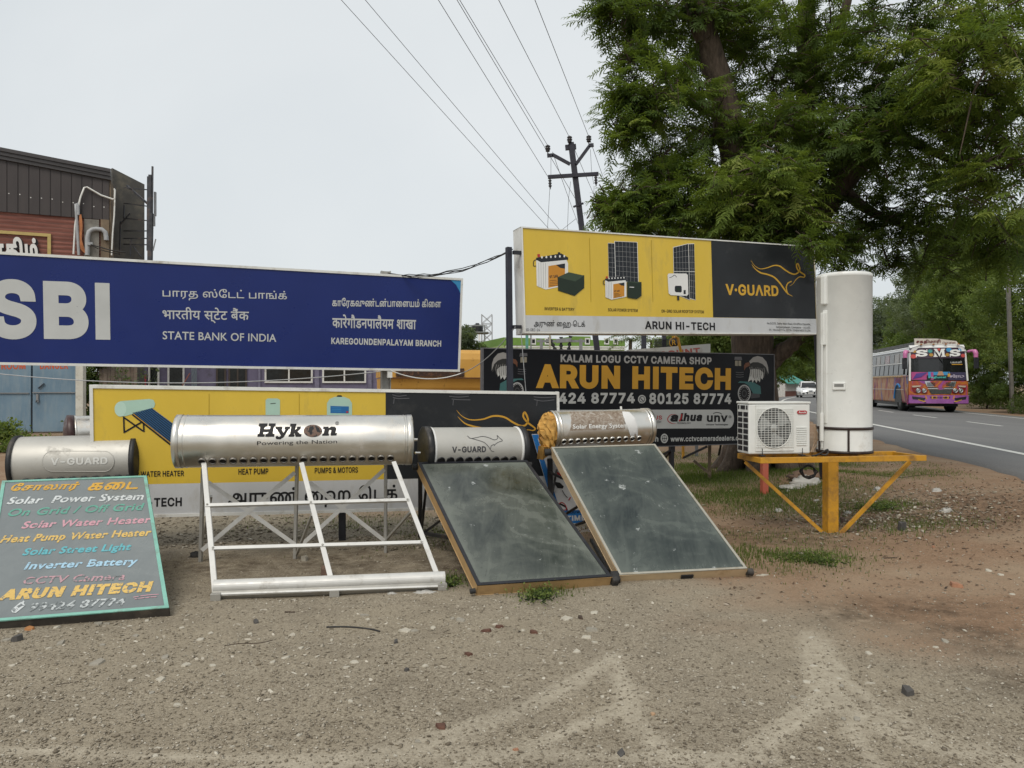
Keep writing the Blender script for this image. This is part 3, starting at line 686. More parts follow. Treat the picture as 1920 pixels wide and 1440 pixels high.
def battery(mb, u, v, w, h):                                # tall white cell with orange label, black lid and caps
    f = lambda a, b: (u + a * w, v + b * h)
    mb.sheet(S, [f(.0, .18), f(.13, .25), f(.95, .2), f(1, .3), f(1, .88), f(.3, 1), f(.02, .9)], .003, 0)
    for k in range(4): mb.stroke(S, [f(.08 + .07 * k, .28), f(.09 + .07 * k, .95)], .7, .0036, 4)
    mb.sheet(S, [f(.0, .15), f(.78, .03), f(1, .14), f(1, .2), f(.15, .27), f(.0, .2)], .0036, 1)
    for k in range(6): mb.disc(S, u + w * (.18 + .14 * k), v + h * (.135 - .006 * k), w * .028, h * .035, .0042, mi=0, n=8)
    mb.sheet(S, [f(.04, .05), f(.12, .05), f(.12, .13), f(.04, .13)], .004, 5); mb.sheet(S, [f(.68, .0), f(.75, .0), f(.75, .06), f(.68, .06)], .004, 1)
    mb.sheet(S, [f(.38, .37), f(.9, .3), f(.9, .86), f(.38, .95)], .0042, 2); mb.sheet(S, [f(.62, .34), f(.9, .3), f(.9, .44), f(.75, .42)], .0048, 1)
    text(mb, S, 'VT 165', f(.42, .7), f(.68, .67), h * .07, .04, o=.005, mi=1)
    for k in range(4): mb.stroke(S, [f(.42, .76 + k * .045), f(.42 + (.22, .3, .26, .36)[k], .75 + k * .045)], .6, .005, 1)
    mb.stroke(S, [f(.1, .2), f(-.06, .22), f(-.08, .36), f(.0, .37)], 1.3, .005, 1)
def cell_box(mb, pts, top, o=.006):
    mb.sheet(S, pts, o, 3); mb.sheet(S, top, o + .0006, 6)
def panel(mb, q, nx_, ny_, o=.0028):
    mb.sheet(S, q, o, 4 if False else 0); cx = sum(p[0] for p in q) / 4; cy = sum(p[1] for p in q) / 4
    i = [(cx + (x - cx) * .955, cy + (y - cy) * .98) for x, y in q]; mb.sheet(S, i, o + .0007, 1)
    L = lambda a, b, k: (a[0] + (b[0] - a[0]) * k, a[1] + (b[1] - a[1]) * k)
    for k in range(1, nx_): mb.stroke(S, [L(i[0], i[1], k / nx_), L(i[3], i[2], k / nx_)], .35, o + .0014, 4)
    for k in range(1, ny_): mb.stroke(S, [L(i[0], i[3], k / ny_), L(i[1], i[2], k / ny_)], .35, o + .0014, 4)
PIC = [I_WHITE, ink('panel_black', (.018, .022, .028)), I_ORG, I_DKGR, I_SILV, I_RED, ink('lid_green', (.045, .07, .045))]
mb = MB(); battery(mb, 1005, 473, 60, 70); cell_box(mb, [(1045, 520), (1095, 516), (1095, 540), (1077, 555), (1046, 545)], [(1045, 520), (1066, 510.5), (1095, 517), (1078, 528)]); mb.build('printed_picture', PIC, t)
mb = MB(); panel(mb, [(1139.5, 455.5), (1154, 456), (1156, 530), (1141, 528)], 2, 8); panel(mb, [(1151.5, 452), (1195, 454), (1197, 531), (1153.5, 527)], 6, 8, .0044)
mb2 = MB(); mb.build('printed_picture', PIC, t)
S2, S0 = S, S
mb = MB(); 
class _Off:                                                # pictures printed over pictures sit a hair higher
    pass
battery(mb, 1134, 516, 40, 46); cell_box(mb, [(1175, 529), (1202, 529), (1202, 555), (1193, 561), (1175, 558)], [(1175, 529), (1178, 528), (1202, 529), (1194, 531)]); mb.stroke(S, [(1179.5, 538.5), (1188, 539)], 1.4, .0075, 0)
for i, p in enumerate(mb.v): mb.v[i] = tuple(V3(p) + S.n * .004)
mb.build('printed_picture', PIC, t)
mb = MB(); panel(mb, [(1291, 457), (1301.5, 456.5), (1304, 563), (1293, 560)], 3, 9); panel(mb, [(1261.5, 463.5), (1290.5, 456.5), (1293.5, 563), (1263.5, 551)], 5, 9, .0044)
mb.stroke(S, [(1262, 509), (1302, 509.5)], .9, .0066, 0)
mb.sheet(S, [(1251, 516), (1253, 513), (1286, 513), (1289, 516), (1290, 552), (1287, 555), (1257, 553.5), (1253, 550)], .0075, 0)
mb.sheet(S, [(1264.5, 538), (1266, 536), (1276, 536), (1277.5, 538), (1277.5, 547), (1275.5, 548.5), (1266.5, 548), (1264.5, 546)], .0082, 1); mb.disc(S, 1271, 542, 3, 3, .009, mi=3)
mb.sheet(S, [(1281, 544), (1285, 544), (1285, 551.5), (1281, 551.5)], .0082, 1); mb.sheet(S, [(1269, 555), (1273, 555), (1273, 563), (1269, 563)], .0082, 1); mb.stroke(S, [(1254, 521), (1260, 519), (1264, 516), (1268, 520)], .9, .0082, 1)
mb.build('printed_picture', PIC, t)
mb = MB()
for a, b in [((1105, 446), (1108, 566)), ((1221, 450), (1224, 566))]: mb.stroke(S, [a, b], .8, .003)
mb.build('printed_rule', I_OLIVE, t)
n = S.n
def post(u, zb, zt, w, mat, back, root, lean=0):
    p = S.px(u, 560, -back); mb = MB(); mb.bar((p.x, p.y, zb), (p.x + lean, p.y, zt), w, w, S.ex); return mb.build('post', mat, root, bevel=.004)
# left post stands clear of the case's left end
pb = S.pt(*S.loc(978, 600)) - S.ex * .085 - n * .10
mb = MB(); mb.bar((pb.x + .0, pb.y, 0), (pb.x - .03, pb.y, 3.12), .062, .062, S.ex); mb.build('post', NAVY, t, bevel=.005)
mb = MB()
for z_ in (2.2, 3.05): mb.bar(pb + V3((0, 0, z_)) - V3((0, 0, pb.z)) + n * .05, pb + V3((0, 0, z_ - pb.z)) + S.ex * .1 + n * .05, .04, .04)
mb.build('bracket', BLACK, t)
mb = MB(); pr = P(1545, 918, 10.75); mb.bar((pr.x, pr.y, -.02), P(1532.5, 620, 10.75), .075, .075, S.ex); mb.build('post', BLACK, t, bevel=.005)

# -- black camera-shop sign
c = para([(905, 652), (1452, 664), (1452, 831), (905, 848)], 1, 11.74)
b0 = V3(((c[2].x + c[3].x) / 2, (c[2].y + c[3].y) / 2, 0))
t = thing('shop_sign', 'black sign board with big gold letters and two eagle pictures', 'sign board', b0)
S = sign_box(t, c, .09, .012, BLKFLEX, frame_mat=M('thin_grey_trim', (.12, .12, .13), .5), out=.006)
letters(t, S, [tx('KALAM LOGU CCTV CAMERA SHOP', (1051, 679), (1334, 683.5), 14.5, .034)], I_SILV)
letters(t, S, [tx('ARUN HITECH', (1004.5, 727.5), (1370, 731), 45, .05)], I_GOLD)
letters(t, S, [tx('98424 87774', (1012, 757), (1190, 756), 20.5, .036), tx('80125 87774', (1217, 757.5), (1371, 757.5), 20.5, .036)], I_GREY)
mb = MB(); mb.disc(S, 1203.5, 748.5, 7.5, 8, .003, mi=0); mb.disc(S, 1203.5, 748.5, 5.6, 6, .0037, mi=1, r_in=.78); mb.stroke(S, [(1201, 745.5), (1202, 748.5), (1206, 751.5)], 1.8, .0042, 1); mb.sheet(S, [(1198, 754), (1201, 752.5), (1200, 756.5)], .0025, 0)
mb.build('phone_emblem', [I_GREY, I_DGREY], t)
mb = MB(); arc = [(1366 + 10 * math.cos(a), 785.5 - 17.5 * math.sin(a)) for a in np.linspace(-1.57, 1.57, 14)]
mb.sheet(S, [(1000, 768.5), (1000, 804.5)] + arc, .002); mb.build('pale_band', I_GREY, t)
letters(t, S, [tx('CP PLUS', (1192, 787), (1241, 786.5), 7.5, .02)], I_RED, .0042)
letters(t, S, [tx('simpler', (1222, 793), (1240, 793), 5.5, 0)], I_DGREY, .0042)
for w_, a_, b_, h_, k_, sh in (('a', (1255.5, 790.5), (1270, 790.5), 16.5, .05, .2), ('lhua', (1274, 790), (1315, 789.5), 15.5, .05, .2), ('TECHNOLOGY', (1269, 795), (1295, 794.8), 3, .02, 0), ('unv', (1325, 791), (1364, 791), 16, .03, 0), ('Uniview Technologies', (1324, 797.5), (1364.5, 797.3), 3, .02, 0)):
    text(MB(), S, w_, a_, b_, h_, k_, o=.0042, shear=sh).build('lettering', I_BLK, t)
text(MB(), S, '®', (1366, 784), (1371, 784), 5, 0, o=.0042, mode='box').build('lettering', I_BLK, t)
MB().stroke(S, [(1337, 775.5), (1343, 773.2), (1350, 774.5), (1353, 777)], 1.2, .0042).build('printed_swoosh', I_BLK, t)
mb = MB(); mb.stroke(S, [(1268, 777), (1258, 777.5), (1252, 784), (1253, 790), (1260, 794), (1268, 794)], 1.5, .0042, taper=True); mb.stroke(S, [(1278, 776), (1277, 783), (1273, 790)], 2.6, .0048); mb.build('printed_swoosh', I_RED, t)
letters(t, S, [tx('arunhitech', (1172, 828.5), (1234, 828), 10.5, .02), tx('www.cctvcameradealers.com', (1257, 828), (1398, 825.5), 9.5, .025)], I_GREY)
mb = MB(); mb.disc(S, 1245.5, 822, 7, 9, .003, mi=0)
mb.disc(S, 1245.5, 822, 4.6, 6.4, .0037, mi=1, r_in=.82); mb.stroke(S, [(1245.5, 816), (1245.5, 828)], .7, .004, 1); text(mb, S, 'www', (1240.5, 823.5), (1250.5, 823.3), 3, .06, o=.0045, mi=1); mb.build('web_emblem', [I_GREY, I_DGREY], t)
def eagle(mir):
    u0 = 1391; f = (lambda q: [(u0 + (x - 900) / 4.8, 620 + y / 4.8) for x, y in q]) if not mir else (lambda q: [(919 + (1150 - x) / 4.55, 611.5 + y / 4.65) for x, y in q])
    mb = MB(); R = random.Random(3)
    mb.sheet(S, f([(965, 275), (1000, 240), (1040, 228), (1085, 240), (1120, 280), (1135, 330), (1138, 390), (1115, 330), (1085, 300), (1045, 285), (1000, 285), (975, 300)]), .003, 0)
    mb.sheet(S, f([(968, 300), (1000, 284), (1045, 284), (1085, 300), (1118, 335), (1136, 400), (1128, 400), (1105, 370), (1060, 345), (1000, 340), (965, 345)]), .0034, 1)
    mb.sheet(S, f([(975, 350), (1010, 345), (1060, 350), (1095, 380), (1085, 440), (1068, 425), (1060, 465), (1042, 440), (1030, 470), (1012, 440), (995, 468), (985, 440), (955, 460), (965, 415), (972, 380)]), .0036, 2)
    for k in range(16):
        x = 960 + k * 9; mb.stroke(S, f([(x + 10, 330 + R.uniform(-6, 10)), (x + 16, 375), (x + R.uniform(0, 14), 410 + R.uniform(0, 30))]), .8, .0042, (0, 1)[k % 2])
    mb.sheet(S, f([(965, 282), (930, 292), (917, 315), (920, 360), (932, 335), (950, 325), (970, 315)]), .0044, 3); mb.disc(S, *f([(985, 305)])[0], 1.3, 1.1, .0048, mi=4)
    mb.build('printed_picture', [ink('feather_grey', (.3, .29, .28)), ink('feather_dark', (.03, .03, .03)), ink('feather_white', (.5, .5, .48)), ink('beak_brown', (.14, .06, .035)), I_BLK], t)
    mb = MB()
    mb.sheet(S, f([(862, 470), (880, 455), (1000, 462), (1065, 500), (1072, 570), (1000, 565), (975, 520), (955, 490), (920, 470)]), .003, 0)
    mb.sheet(S, f([(985, 560), (1060, 570), (1060, 600), (980, 610)]), .0028, 3)
    mb.disc(S, *f([(920, 565)])[0], 12.2, 16.5, .0038, mi=1); mb.disc(S, *f([(920, 565)])[0], 10, 14, .0044, mi=2); 
    for k in range(18):
        a = k * math.tau / 18; mb.disc(S, *f([(920 + 40 * math.cos(a), 565 + 58 * math.sin(a))])[0], .9, .9, .005, mi=1, n=6)
    mb.disc(S, *f([(920, 565)])[0], 4.5, 6.5, .005, mi=3, r_in=.7); mb.build('printed_picture', [I_TEAL, I_SILV, I_BLK, I_DGREY], t)
    mb = MB(); mb.sheet(S, f([(835, 235), (895, 235), (902, 265), (832, 262)]), .003, 0)
    for k in (0, 1): mb.sheet(S, f([(838 + 30 * k, 270), (862 + 30 * k, 270), (862 + 30 * k, 318), (838 + 30 * k, 316)]), .003, 1)
    for k in range(3): mb.stroke(S, f([(845, 375 + 20 * k), (880, 378 + 20 * k), (915, 374 + 20 * k)]), 1, .003, 0)
    mb.build('printed_picture', [I_SCR, ink('lantern_pane', (.26, .24, .19))], t)
eagle(False); eagle(True)
for u, l in ((1268, .04), (1440, 0), (1000, 0)):
    p = S.px(u, 800, -.13); mb = MB(); mb.box((p.x, p.y, .95), .06, .06, 1.9, S.ex); mb.build('post', BLACK, t)
mb = MB()
for a, b in [((1262, 845), (1240, 878)), ((1262, 845), (1275, 872)), ((1330, 838), (1317, 864)), ((1356, 836), (1385, 858))]:
    mb.bar(S.px(*a, -.06), S.px(*b, -.5), .03, .03)
mb.build('brace', BLACK, t)
p = P(1330, 882, 11.9); mb = MB(); mb.bar((p.x, p.y, -.05), (p.x - .02, p.y - .1, .75), .05, .04); mb.bar((p.x - .25, p.y, .33), (p.x, p.y - .05, .12), .07, .04)
o = mb.build('timber_stake', M('old_timber', (.2, .15, .1), .85, var=.4, stretch=(1, 1, .2)), base=(p.x, p.y, 0)); prop(o, 'weathered timber stake with a slanting cross piece under the black sign', 'stake')

# -- leaning blue and white sign between the collectors
c = para([(997, 814), (1121, 810), (1171, 978), (1046.5, 984)], 0, 7.82)
t = thing('leaning_sign', 'white sign board with blue border leaning between the two flat collectors', 'sign board', (c[3] + c[2]) / 2)
S = Plane(c[3], c[2], c[0]); mb = MB(); mb.prism([c[3], c[2], c[1], c[0]], -S.n * .02); mb.build('board', M('white_board', (.5, .51, .52), .4, var=.08), t)
mb = MB(); mb.sheet(S, [(997.5, 815), (1006, 815), (1058, 982), (1047, 983)], .002); mb.sheet(S, [(1006, 814.5), (1120, 811), (1122, 818), (1008, 822)], .002)
mb.sheet(S, [(1041, 958), (1164, 953), (1170, 977), (1048, 982)], .002); mb.build('blue_border', ink('border_blue', (.02, .15, .42), .4), t)
for w_, a_, b_, h_, k_ in (('TIME', (1062, 977), (1098, 975.5), 10, .04), ('app to', (1076, 992), (1097, 991), 5.5, .01), ('for Coimbatore', (1072, 999), (1126, 996), 6, .01), ('98427 877', (1066, 1012), (1107, 1010), 8, .01)): text(MB(), S, w_, a_, b_, h_, k_, o=.004).build('lettering', I_GREY, t)
text(MB(), S, 'ROCVIEW', (1063, 963), (1102, 961.5), 5, .02, o=.004).build('lettering', I_BLK, t); mb = MB(); mb.sheet(S, [(1040, 903), (1050, 905), (1057, 912), (1055, 916), (1045, 915), (1041, 909)], .004); mb.stroke(S, [(1054, 919), (1059, 928), (1064, 933)], 1.3, .004)
mb.stroke(S, [(1048, 944), (1060, 950), (1063, 957)], 3, .004, 0); mb.build('printed_picture', I_BLK, t)
mb = MB(); mb.stroke(S, [(1046, 946), (1053, 942), (1060, 947), (1062, 955), (1055, 956)], 1.4, .0045); mb.stroke(S, [(1066, 938), (1070, 932)], 2, .0045); mb.stroke(S, [(1043, 885), (1052, 892)], 4, .0045); mb.build('printed_picture', I_RED, t)
# ---------------------------------------------------------------- solar water heaters
BRUSH = steel('brushed_pale_steel', (0.50, 0.488, 0.45), 0.5, (1, 1, 1), (0.30, 0.27, 0.22), .45, metal=0.4)
INOX = steel('polished_steel', (0.76, 0.735, 0.68), 0.33, (1, 1, 1), (0.36, 0.27, 0.18), .5)
WOOD = M('tan_casing', (0.42, 0.27, 0.12), 0.6, var=0.25, scale=5, dirt=(0.2, 0.12, 0.06), dirt_amt=0.35, dirt_scale=5)
CREAM = M('cream_casing', (0.55, 0.42, 0.26), 0.55, var=0.15, scale=5, dirt=(0.3, 0.2, 0.1), dirt_amt=0.3, dirt_scale=5)
STEELDK = M('stand_black_steel', (0.02, 0.02, 0.022), 0.5, var=0.3, dirt=(0.1, 0.06, 0.035), dirt_amt=0.3)
FOAM = M('torn_orange_foam', (0.52, 0.29, 0.07), 0.85, var=0.4, scale=14, dirt=(0.25, 0.1, 0.02), dirt_amt=0.35, dirt_scale=9, bump=0.8, bscale=30)
def dusty_sheen_glass(name, deep, dust_sheen, flake, tail, rot):
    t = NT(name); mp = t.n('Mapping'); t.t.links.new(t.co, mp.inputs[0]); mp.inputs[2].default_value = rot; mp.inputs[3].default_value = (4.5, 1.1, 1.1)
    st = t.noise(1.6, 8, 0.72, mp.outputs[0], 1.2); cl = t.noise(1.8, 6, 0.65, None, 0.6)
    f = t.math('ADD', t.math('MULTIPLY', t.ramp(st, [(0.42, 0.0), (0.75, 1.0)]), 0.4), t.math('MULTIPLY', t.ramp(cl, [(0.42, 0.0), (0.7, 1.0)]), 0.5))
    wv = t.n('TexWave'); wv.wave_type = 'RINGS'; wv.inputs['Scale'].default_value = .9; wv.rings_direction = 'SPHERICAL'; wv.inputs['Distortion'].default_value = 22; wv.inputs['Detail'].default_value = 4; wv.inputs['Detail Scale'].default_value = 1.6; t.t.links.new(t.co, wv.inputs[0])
    f = t.math('ADD', f, t.math('MULTIPLY', t.math('MULTIPLY', t.ramp(wv.outputs['Fac'], [(0.55, 0.0), (0.95, 1.0)]), t.ramp(cl, [(0.4, 0.1), (0.62, 1.0)])), 0.22))     # wiped-looking swirls painted in for streaky reflections on the glass
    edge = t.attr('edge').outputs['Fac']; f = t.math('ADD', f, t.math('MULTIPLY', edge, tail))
    c = t.mix(f, deep, dust_sheen)
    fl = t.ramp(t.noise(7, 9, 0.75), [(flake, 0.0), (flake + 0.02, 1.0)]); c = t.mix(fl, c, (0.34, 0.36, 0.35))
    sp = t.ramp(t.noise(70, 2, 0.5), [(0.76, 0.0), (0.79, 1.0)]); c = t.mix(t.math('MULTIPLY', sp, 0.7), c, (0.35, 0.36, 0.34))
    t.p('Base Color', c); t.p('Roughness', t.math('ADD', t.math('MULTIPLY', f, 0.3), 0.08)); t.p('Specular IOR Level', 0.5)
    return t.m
def collector(name, label, px4, i, depth, border, casing, glass, thick=.085, bw=.028):
    c = para(px4, i, depth); pl = Plane(c[3], c[2], c[0]); n = pl.n
    base = (c[2] + c[3]) / 2; t = thing(name, label, 'solar collector', V3((base.x, base.y, 0)))
    TL, TR, BR, BL = c; ex = (BR - BL).normalized(); e2 = (TL - BL).normalized()
    mb = MB(); mb.prism([BL, BR, TR, TL], -n * thick); mb.build('casing', casing, t, bevel=.004)
    mb = MB()
    def strip(*q): mb.prism([p + n * .001 for p in q], n * .008)
    strip(BL, BR, BR + e2 * bw, BL + e2 * bw); strip(TL - e2 * bw, TR - e2 * bw, TR, TL)
    strip(BL + e2 * bw, BL + ex * bw + e2 * bw, TL + ex * bw - e2 * bw, TL - e2 * bw); strip(BR - ex * bw + e2 * bw, BR + e2 * bw, TR - e2 * bw, TR - ex * bw - e2 * bw)
    mb.build('border_frame', border, t, bevel=.002)
    a = [BL + ex * bw + e2 * bw, BR - ex * bw + e2 * bw, TR - ex * bw - e2 * bw, TL + ex * bw - e2 * bw]
    N = 24; vs, fs, ed = [], [], []
    for j in range(N + 1):
        for k in range(N + 1):
            f, g = k / N, j / N; vs.append((a[0] * (1 - f) + a[1] * f) * (1 - g) + (a[3] * (1 - f) + a[2] * f) * g + n * .003)
            d = min(f, 1 - f, g * .9, (1 - g) * 1.1); ed.append(math.exp(-d / .05) * .8 + .5 * math.exp(-f / .18) + .35 * max(0, g - .86) * 7)  # broad lighter left side is a painted reflection; rims and top are dusty
    for j in range(N):
        for k in range(N): q = j * (N + 1) + k; fs.append((q, q + 1, q + N + 2, q + N + 1))
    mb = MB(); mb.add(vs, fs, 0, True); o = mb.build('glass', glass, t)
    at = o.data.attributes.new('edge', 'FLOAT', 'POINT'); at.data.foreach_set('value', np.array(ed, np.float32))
    return t, pl, c
def tank(root, cy, body_mat, cap_mat, cap_w, cap_out=.012, dome=.03, rim_mat=None, left=True):
    ex = cy.ex; r = cy.r
    mb = MB(); mb.lathe(cy.a, ex, [(0, r), (cy.L * .33, r), (cy.L * .66, r), (cy.L, r)], 64); mb.build('tank_shell', body_mat, root)
    for k, (p, s) in enumerate(((cy.a, -1), (cy.b, 1))):
        if k == 0 and not left: continue
        mb = MB(); mb.lathe(p, ex * s, [(-cap_w * .6, r + .003), (-cap_w * .6, r + cap_out), (cap_w * .3, r + cap_out), (cap_w * .42, r * .96), (cap_w * .42 + dome * .7, r * .7), (cap_w * .42 + dome, r * .3), (cap_w * .42 + dome, 0)], 64)
        mb.build('end_cap', cap_mat, root)
    if rim_mat:
        for p, s in ((cy.a, 1), (cy.b, -1)):
            mb = MB(); mb.lathe(p + ex * s * cap_w * .62, ex * s, [(0, r), (0, r + .006), (.018, r + .006), (.024, r)], 64); mb.build('rim', rim_mat, root)
def sockets(root, cy, pA, pB, count, rad, ring_mat, hole_mat=None, ringw=.006):
    (x0, y0), (x1, y1) = cy.loc(*pA), cy.loc(*pB); first = None
    for k in range(count):
        f = k / (count - 1); x, y = x0 + (x1 - x0) * f, y0 + (y1 - y0) * f
        c0 = cy.pt(x, y); nn = (cy.pt(x, y, .1) - c0).normalized(); o_ = .012
        mb = MB(); mb.lathe(c0 - nn * .02, nn, [(0, rad + ringw), (.02 + o_, rad + ringw), (.02 + o_, rad), (.012, rad)], 20, mi=0)
        mb.lathe(c0 + nn * .004, nn, [(0, rad), (.0005, 0)], 20, mi=1)
        mb.build('tube_socket', [ring_mat, hole_mat or HOLE], root)
def legs(root, segs, w, mat, name='leg', h=None):
    for a, b in segs: MB().bar(a, b, w, h or w, (0.1, 1, 0)).build(name, mat, root)

# -- hand painted price board (an old collector glass) in front of the left heater
CHALK = dusty_sheen_glass('painted_board_glass', (0.15, 0.168, 0.17), (0.20, 0.22, 0.22), 0.95, 0.04, (0, 0, .3))
TURQ = M('turquoise_paint', (0.21, 0.46, 0.38), 0.5, var=0.15, scale=8, dirt=(0.16, 0.15, 0.12), dirt_amt=0.35, dirt_scale=7)
t, S, c = collector('painted_board', 'grey board in a turquoise frame hand painted with coloured list of goods', [(4, 903), (275, 893), (317, 1141), (-41, 1169)], 2, 4.95, TURQ, M('rotten_dark_wood', (0.05, 0.043, 0.035), 0.9, var=.5, dirt=(.15, .12, .09), dirt_amt=.5, dirt_scale=4), CHALK, .075, .026)
t['category'] = 'sign board'
BK = (0.17, 0.188, 0.19); zb = lambda x, y: (x / 4, 860 + y / 4)
PY = ink('board_yellow', (.62, .36, .06), .6, .13, BK, 45); PW = ink('board_white', (.6, .63, .63), .6, .155, BK, 45); PT = ink('board_teal', (.13, .36, .28), .6, .13, BK, 45); PP = ink('board_pink', (.58, .32, .37), .6, .145, BK, 45)
PC = ink('board_cyan', (.13, .42, .47), .6, .13, BK, 45); PB = ink('board_blue', (.36, .55, .68), .6, .145, BK, 45); PPF = ink('board_pink_faded', (.48, .29, .32), .6, .21, BK, 30); PWF = ink('board_white_faded', (.5, .53, .53), .6, .225, BK, 30); PY2 = ink('board_straw', (.66, .45, .14), .6, .155, BK, 45)
for s, l, r, h, m, b, md in [('ேசாலார\u0bcd', (55, 262), (568, 246), 68, PY, .035, 'box'), ('கைட', (648, 246), (1028, 234), 58, PY, .035, 'box'), ('Solar  Power System', (45, 348), (1070, 312), 50, PW, .03, 'cap'), ('On Grid / Off Grid', (45, 438), (1065, 390), 52, PT, .02, 'cap'), ('Solar Water Heater', (155, 530), (1125, 486), 50, PP, .03, 'cap'),
        ('Heat Pump Water Heater', (-5, 638), (1125, 583), 52, PY2, .035, 'cap'), ('Solar Street Light', (162, 732), (975, 690), 50, PC, .035, 'cap'), ('Inverter Battery', (178, 838), (1022, 800), 52, PB, .03, 'cap'), ('CCTV Camera', (162, 948), (932, 912), 50, PPF, .02, 'cap'), ('ARUN HITECH', (-18, 1070), (1125, 1002), 76, PY2, .055, 'cap'), ('99424 87774', (205, 1152), (925, 1106), 58, PWF, .03, 'cap')]:
    mb = MB(); text(mb, S, s, zb(*l), zb(*r), h / 4, b, o=.006, mode=md, font='sans' if b > .05 else 'gill'); mb.build('lettering', m, t)
mb = MB(); mb.sheet(S, [zb(*q) for q in [(85, 1140), (150, 1085), (178, 1070), (185, 1078), (178, 1090), (192, 1105), (120, 1162), (92, 1158)]], .006, 0); mb.sheet(S, [zb(*q) for q in [(130, 1110), (165, 1092), (174, 1106), (140, 1126)]], .0066, 1)
for k in range(3): mb.stroke(S, [zb(100 + 12 * k, 1136 - 6 * k + 4), zb(112 + 12 * k, 1150 - 6 * k)], 1, .0066, 1)
mb.build('painted_phone', [PW, ink('phone_dark', BK)], t)
mb = MB(); mb.stroke(S, [zb(1000, 1045), zb(1090, 1030), zb(1190, 1022)], 1.2, .006); mb.stroke(S, [zb(1010, 1058), zb(1100, 1046), zb(1180, 1040)], 1.2, .006); mb.build('painted_scribble', PP, t)
# -- heater behind the board
a, b = P(33, 868, 6.78), P(258, 861, 7.03); cy = Cyl(a, b, .236)
t = thing('solar_water_heater', 'small dull silver heater tank behind the painted board, black ends', 'water heater', V3(((a.x + b.x) / 2, a.y, 0)))
tank(t, cy, BRUSH, PLASTIC, .045, rim_mat=None)
sockets(t, cy, (50, 903), (243, 895), 10, .033, PLASTIC)
mb = MB(); ov_ = [(147 + (66 if math.cos(q) > 0 else -66) * 0 + (48 if math.cos(q) >= 0 else -48) + 19 * math.cos(q), 865 + 19 * math.sin(q)) for q in np.linspace(0, math.tau, 40, endpoint=False)]
l = [cy.loc(*q) for q in ov_]; tv, tf = fill([l], .02); mb.add([cy.pt(x, y, .004) for x, y in tv], [tuple(f) for f in tf], 0, True)
rim_ = l + [l[0]]; mb.tube([cy.pt(x, y, .003) for x, y in rim_], .0035, 6, False); mb.build('embossed_badge', BRUSH, t)
mb = MB(); text(mb, cy, 'V-GUARD', (95, 872), (202, 870), 13, .03, o=.0075); mb.build('lettering', M('embossed_letters', (.62, .62, .59), .45, var=.05), t)
MB().tube([b + V3((.04, .01, .06)), b + V3((.15, .03, .065)), b + V3((.29, .05, .07))], [.014, .02, .018], 10).build('pipe', RUBBER, t)
MB().tube([b + V3((.1, .02, .065)), b + V3((.1, .02, .1))], .008, 8).build('valve', RUBBER, t)
MB().box(b + V3((.07, 0, -.03)), .05, .11, .12, cy.ex).build('switch_box', PLASTIC, t, bevel=.01)
R = random.Random(2)
for k in range(2):
    q = [b + V3((.1, 0, -.06)), b + V3((.14 + .02 * k, -.02, -.16)), b + V3((.17, -.02, -.26 - .05 * k)), b + V3((.13, -.02, -.36)), b + V3((.11 + .04 * k, -.01, -.3))]
    MB().tube([V3(x) for x in catmull(q, 6)], .0025, 5).build('cable', RUBBER, t)
legs(t, [(a + V3((.12, .1, -.18)), V3((a.x + .12, a.y + .25, 0))), (b + V3((-.1, .1, -.18)), V3((b.x - .1, b.y + .25, 0)))], .04, STEELDK)
legs(t, [(a + V3((.12, .0, -.2)), V3((a.x + .3, 5.0, .1))), (b + V3((-.1, 0, -.2)), V3((b.x + .1, 5.25, .1)))], .035, STEELDK)
# -- short tank glimpsed at the left end of the low sign
a, b = P(130, 814, 8.3), P(330, 806, 8.9); cy = Cyl(a, b, .2)
t = thing('solar_water_heater', 'steel heater tank with a dark end, half hidden behind the low yellow sign', 'water heater', V3((a.x, a.y, 0)))
tank(t, cy, INOX, M('dark_red_cap', (.05, .02, .018), .4, var=.4), .07, rim_mat=INOX)
legs(t, [(a + V3((.1, .05, -.15)), V3((a.x + .1, a.y + .1, 0))), (b + V3((-.1, .05, -.15)), V3((b.x - .1, b.y + .1, 0)))], .04, STEELDK)
# -- long bare heater without its tubes
a, b = P(336, 827.5, 6.30), P(767, 824.5, 6.72); cy = Cyl(a, b, .222)
t = thing('solar_water_heater', 'long polished steel heater tank on a white frame without glass tubes', 'water heater', V3(((a.x + b.x) / 2, a.y - .5, 0)))
tank(t, cy, INOX, INOX, .055, .004, .012)
mb = MB(); mb.lathe(a + cy.ex * .06, cy.ex, [(0, .222), (.003, .2255), (.009, .2255), (.012, .222)], 64); mb.build('seam', INOX, t)
mb = MB(); mb.lathe(b - cy.ex * .06, cy.ex, [(0, .222), (.003, .2255), (.009, .2255), (.012, .222)], 64); mb.build('seam', INOX, t)
MB().tube([b, b + cy.ex * .075], [.016, .013], 10).build('pipe', INOX, t)
sockets(t, cy, (379, 864.5), (732, 858.5), 20, .027, steel('socket_steel', (.3, .28, .25), .4))
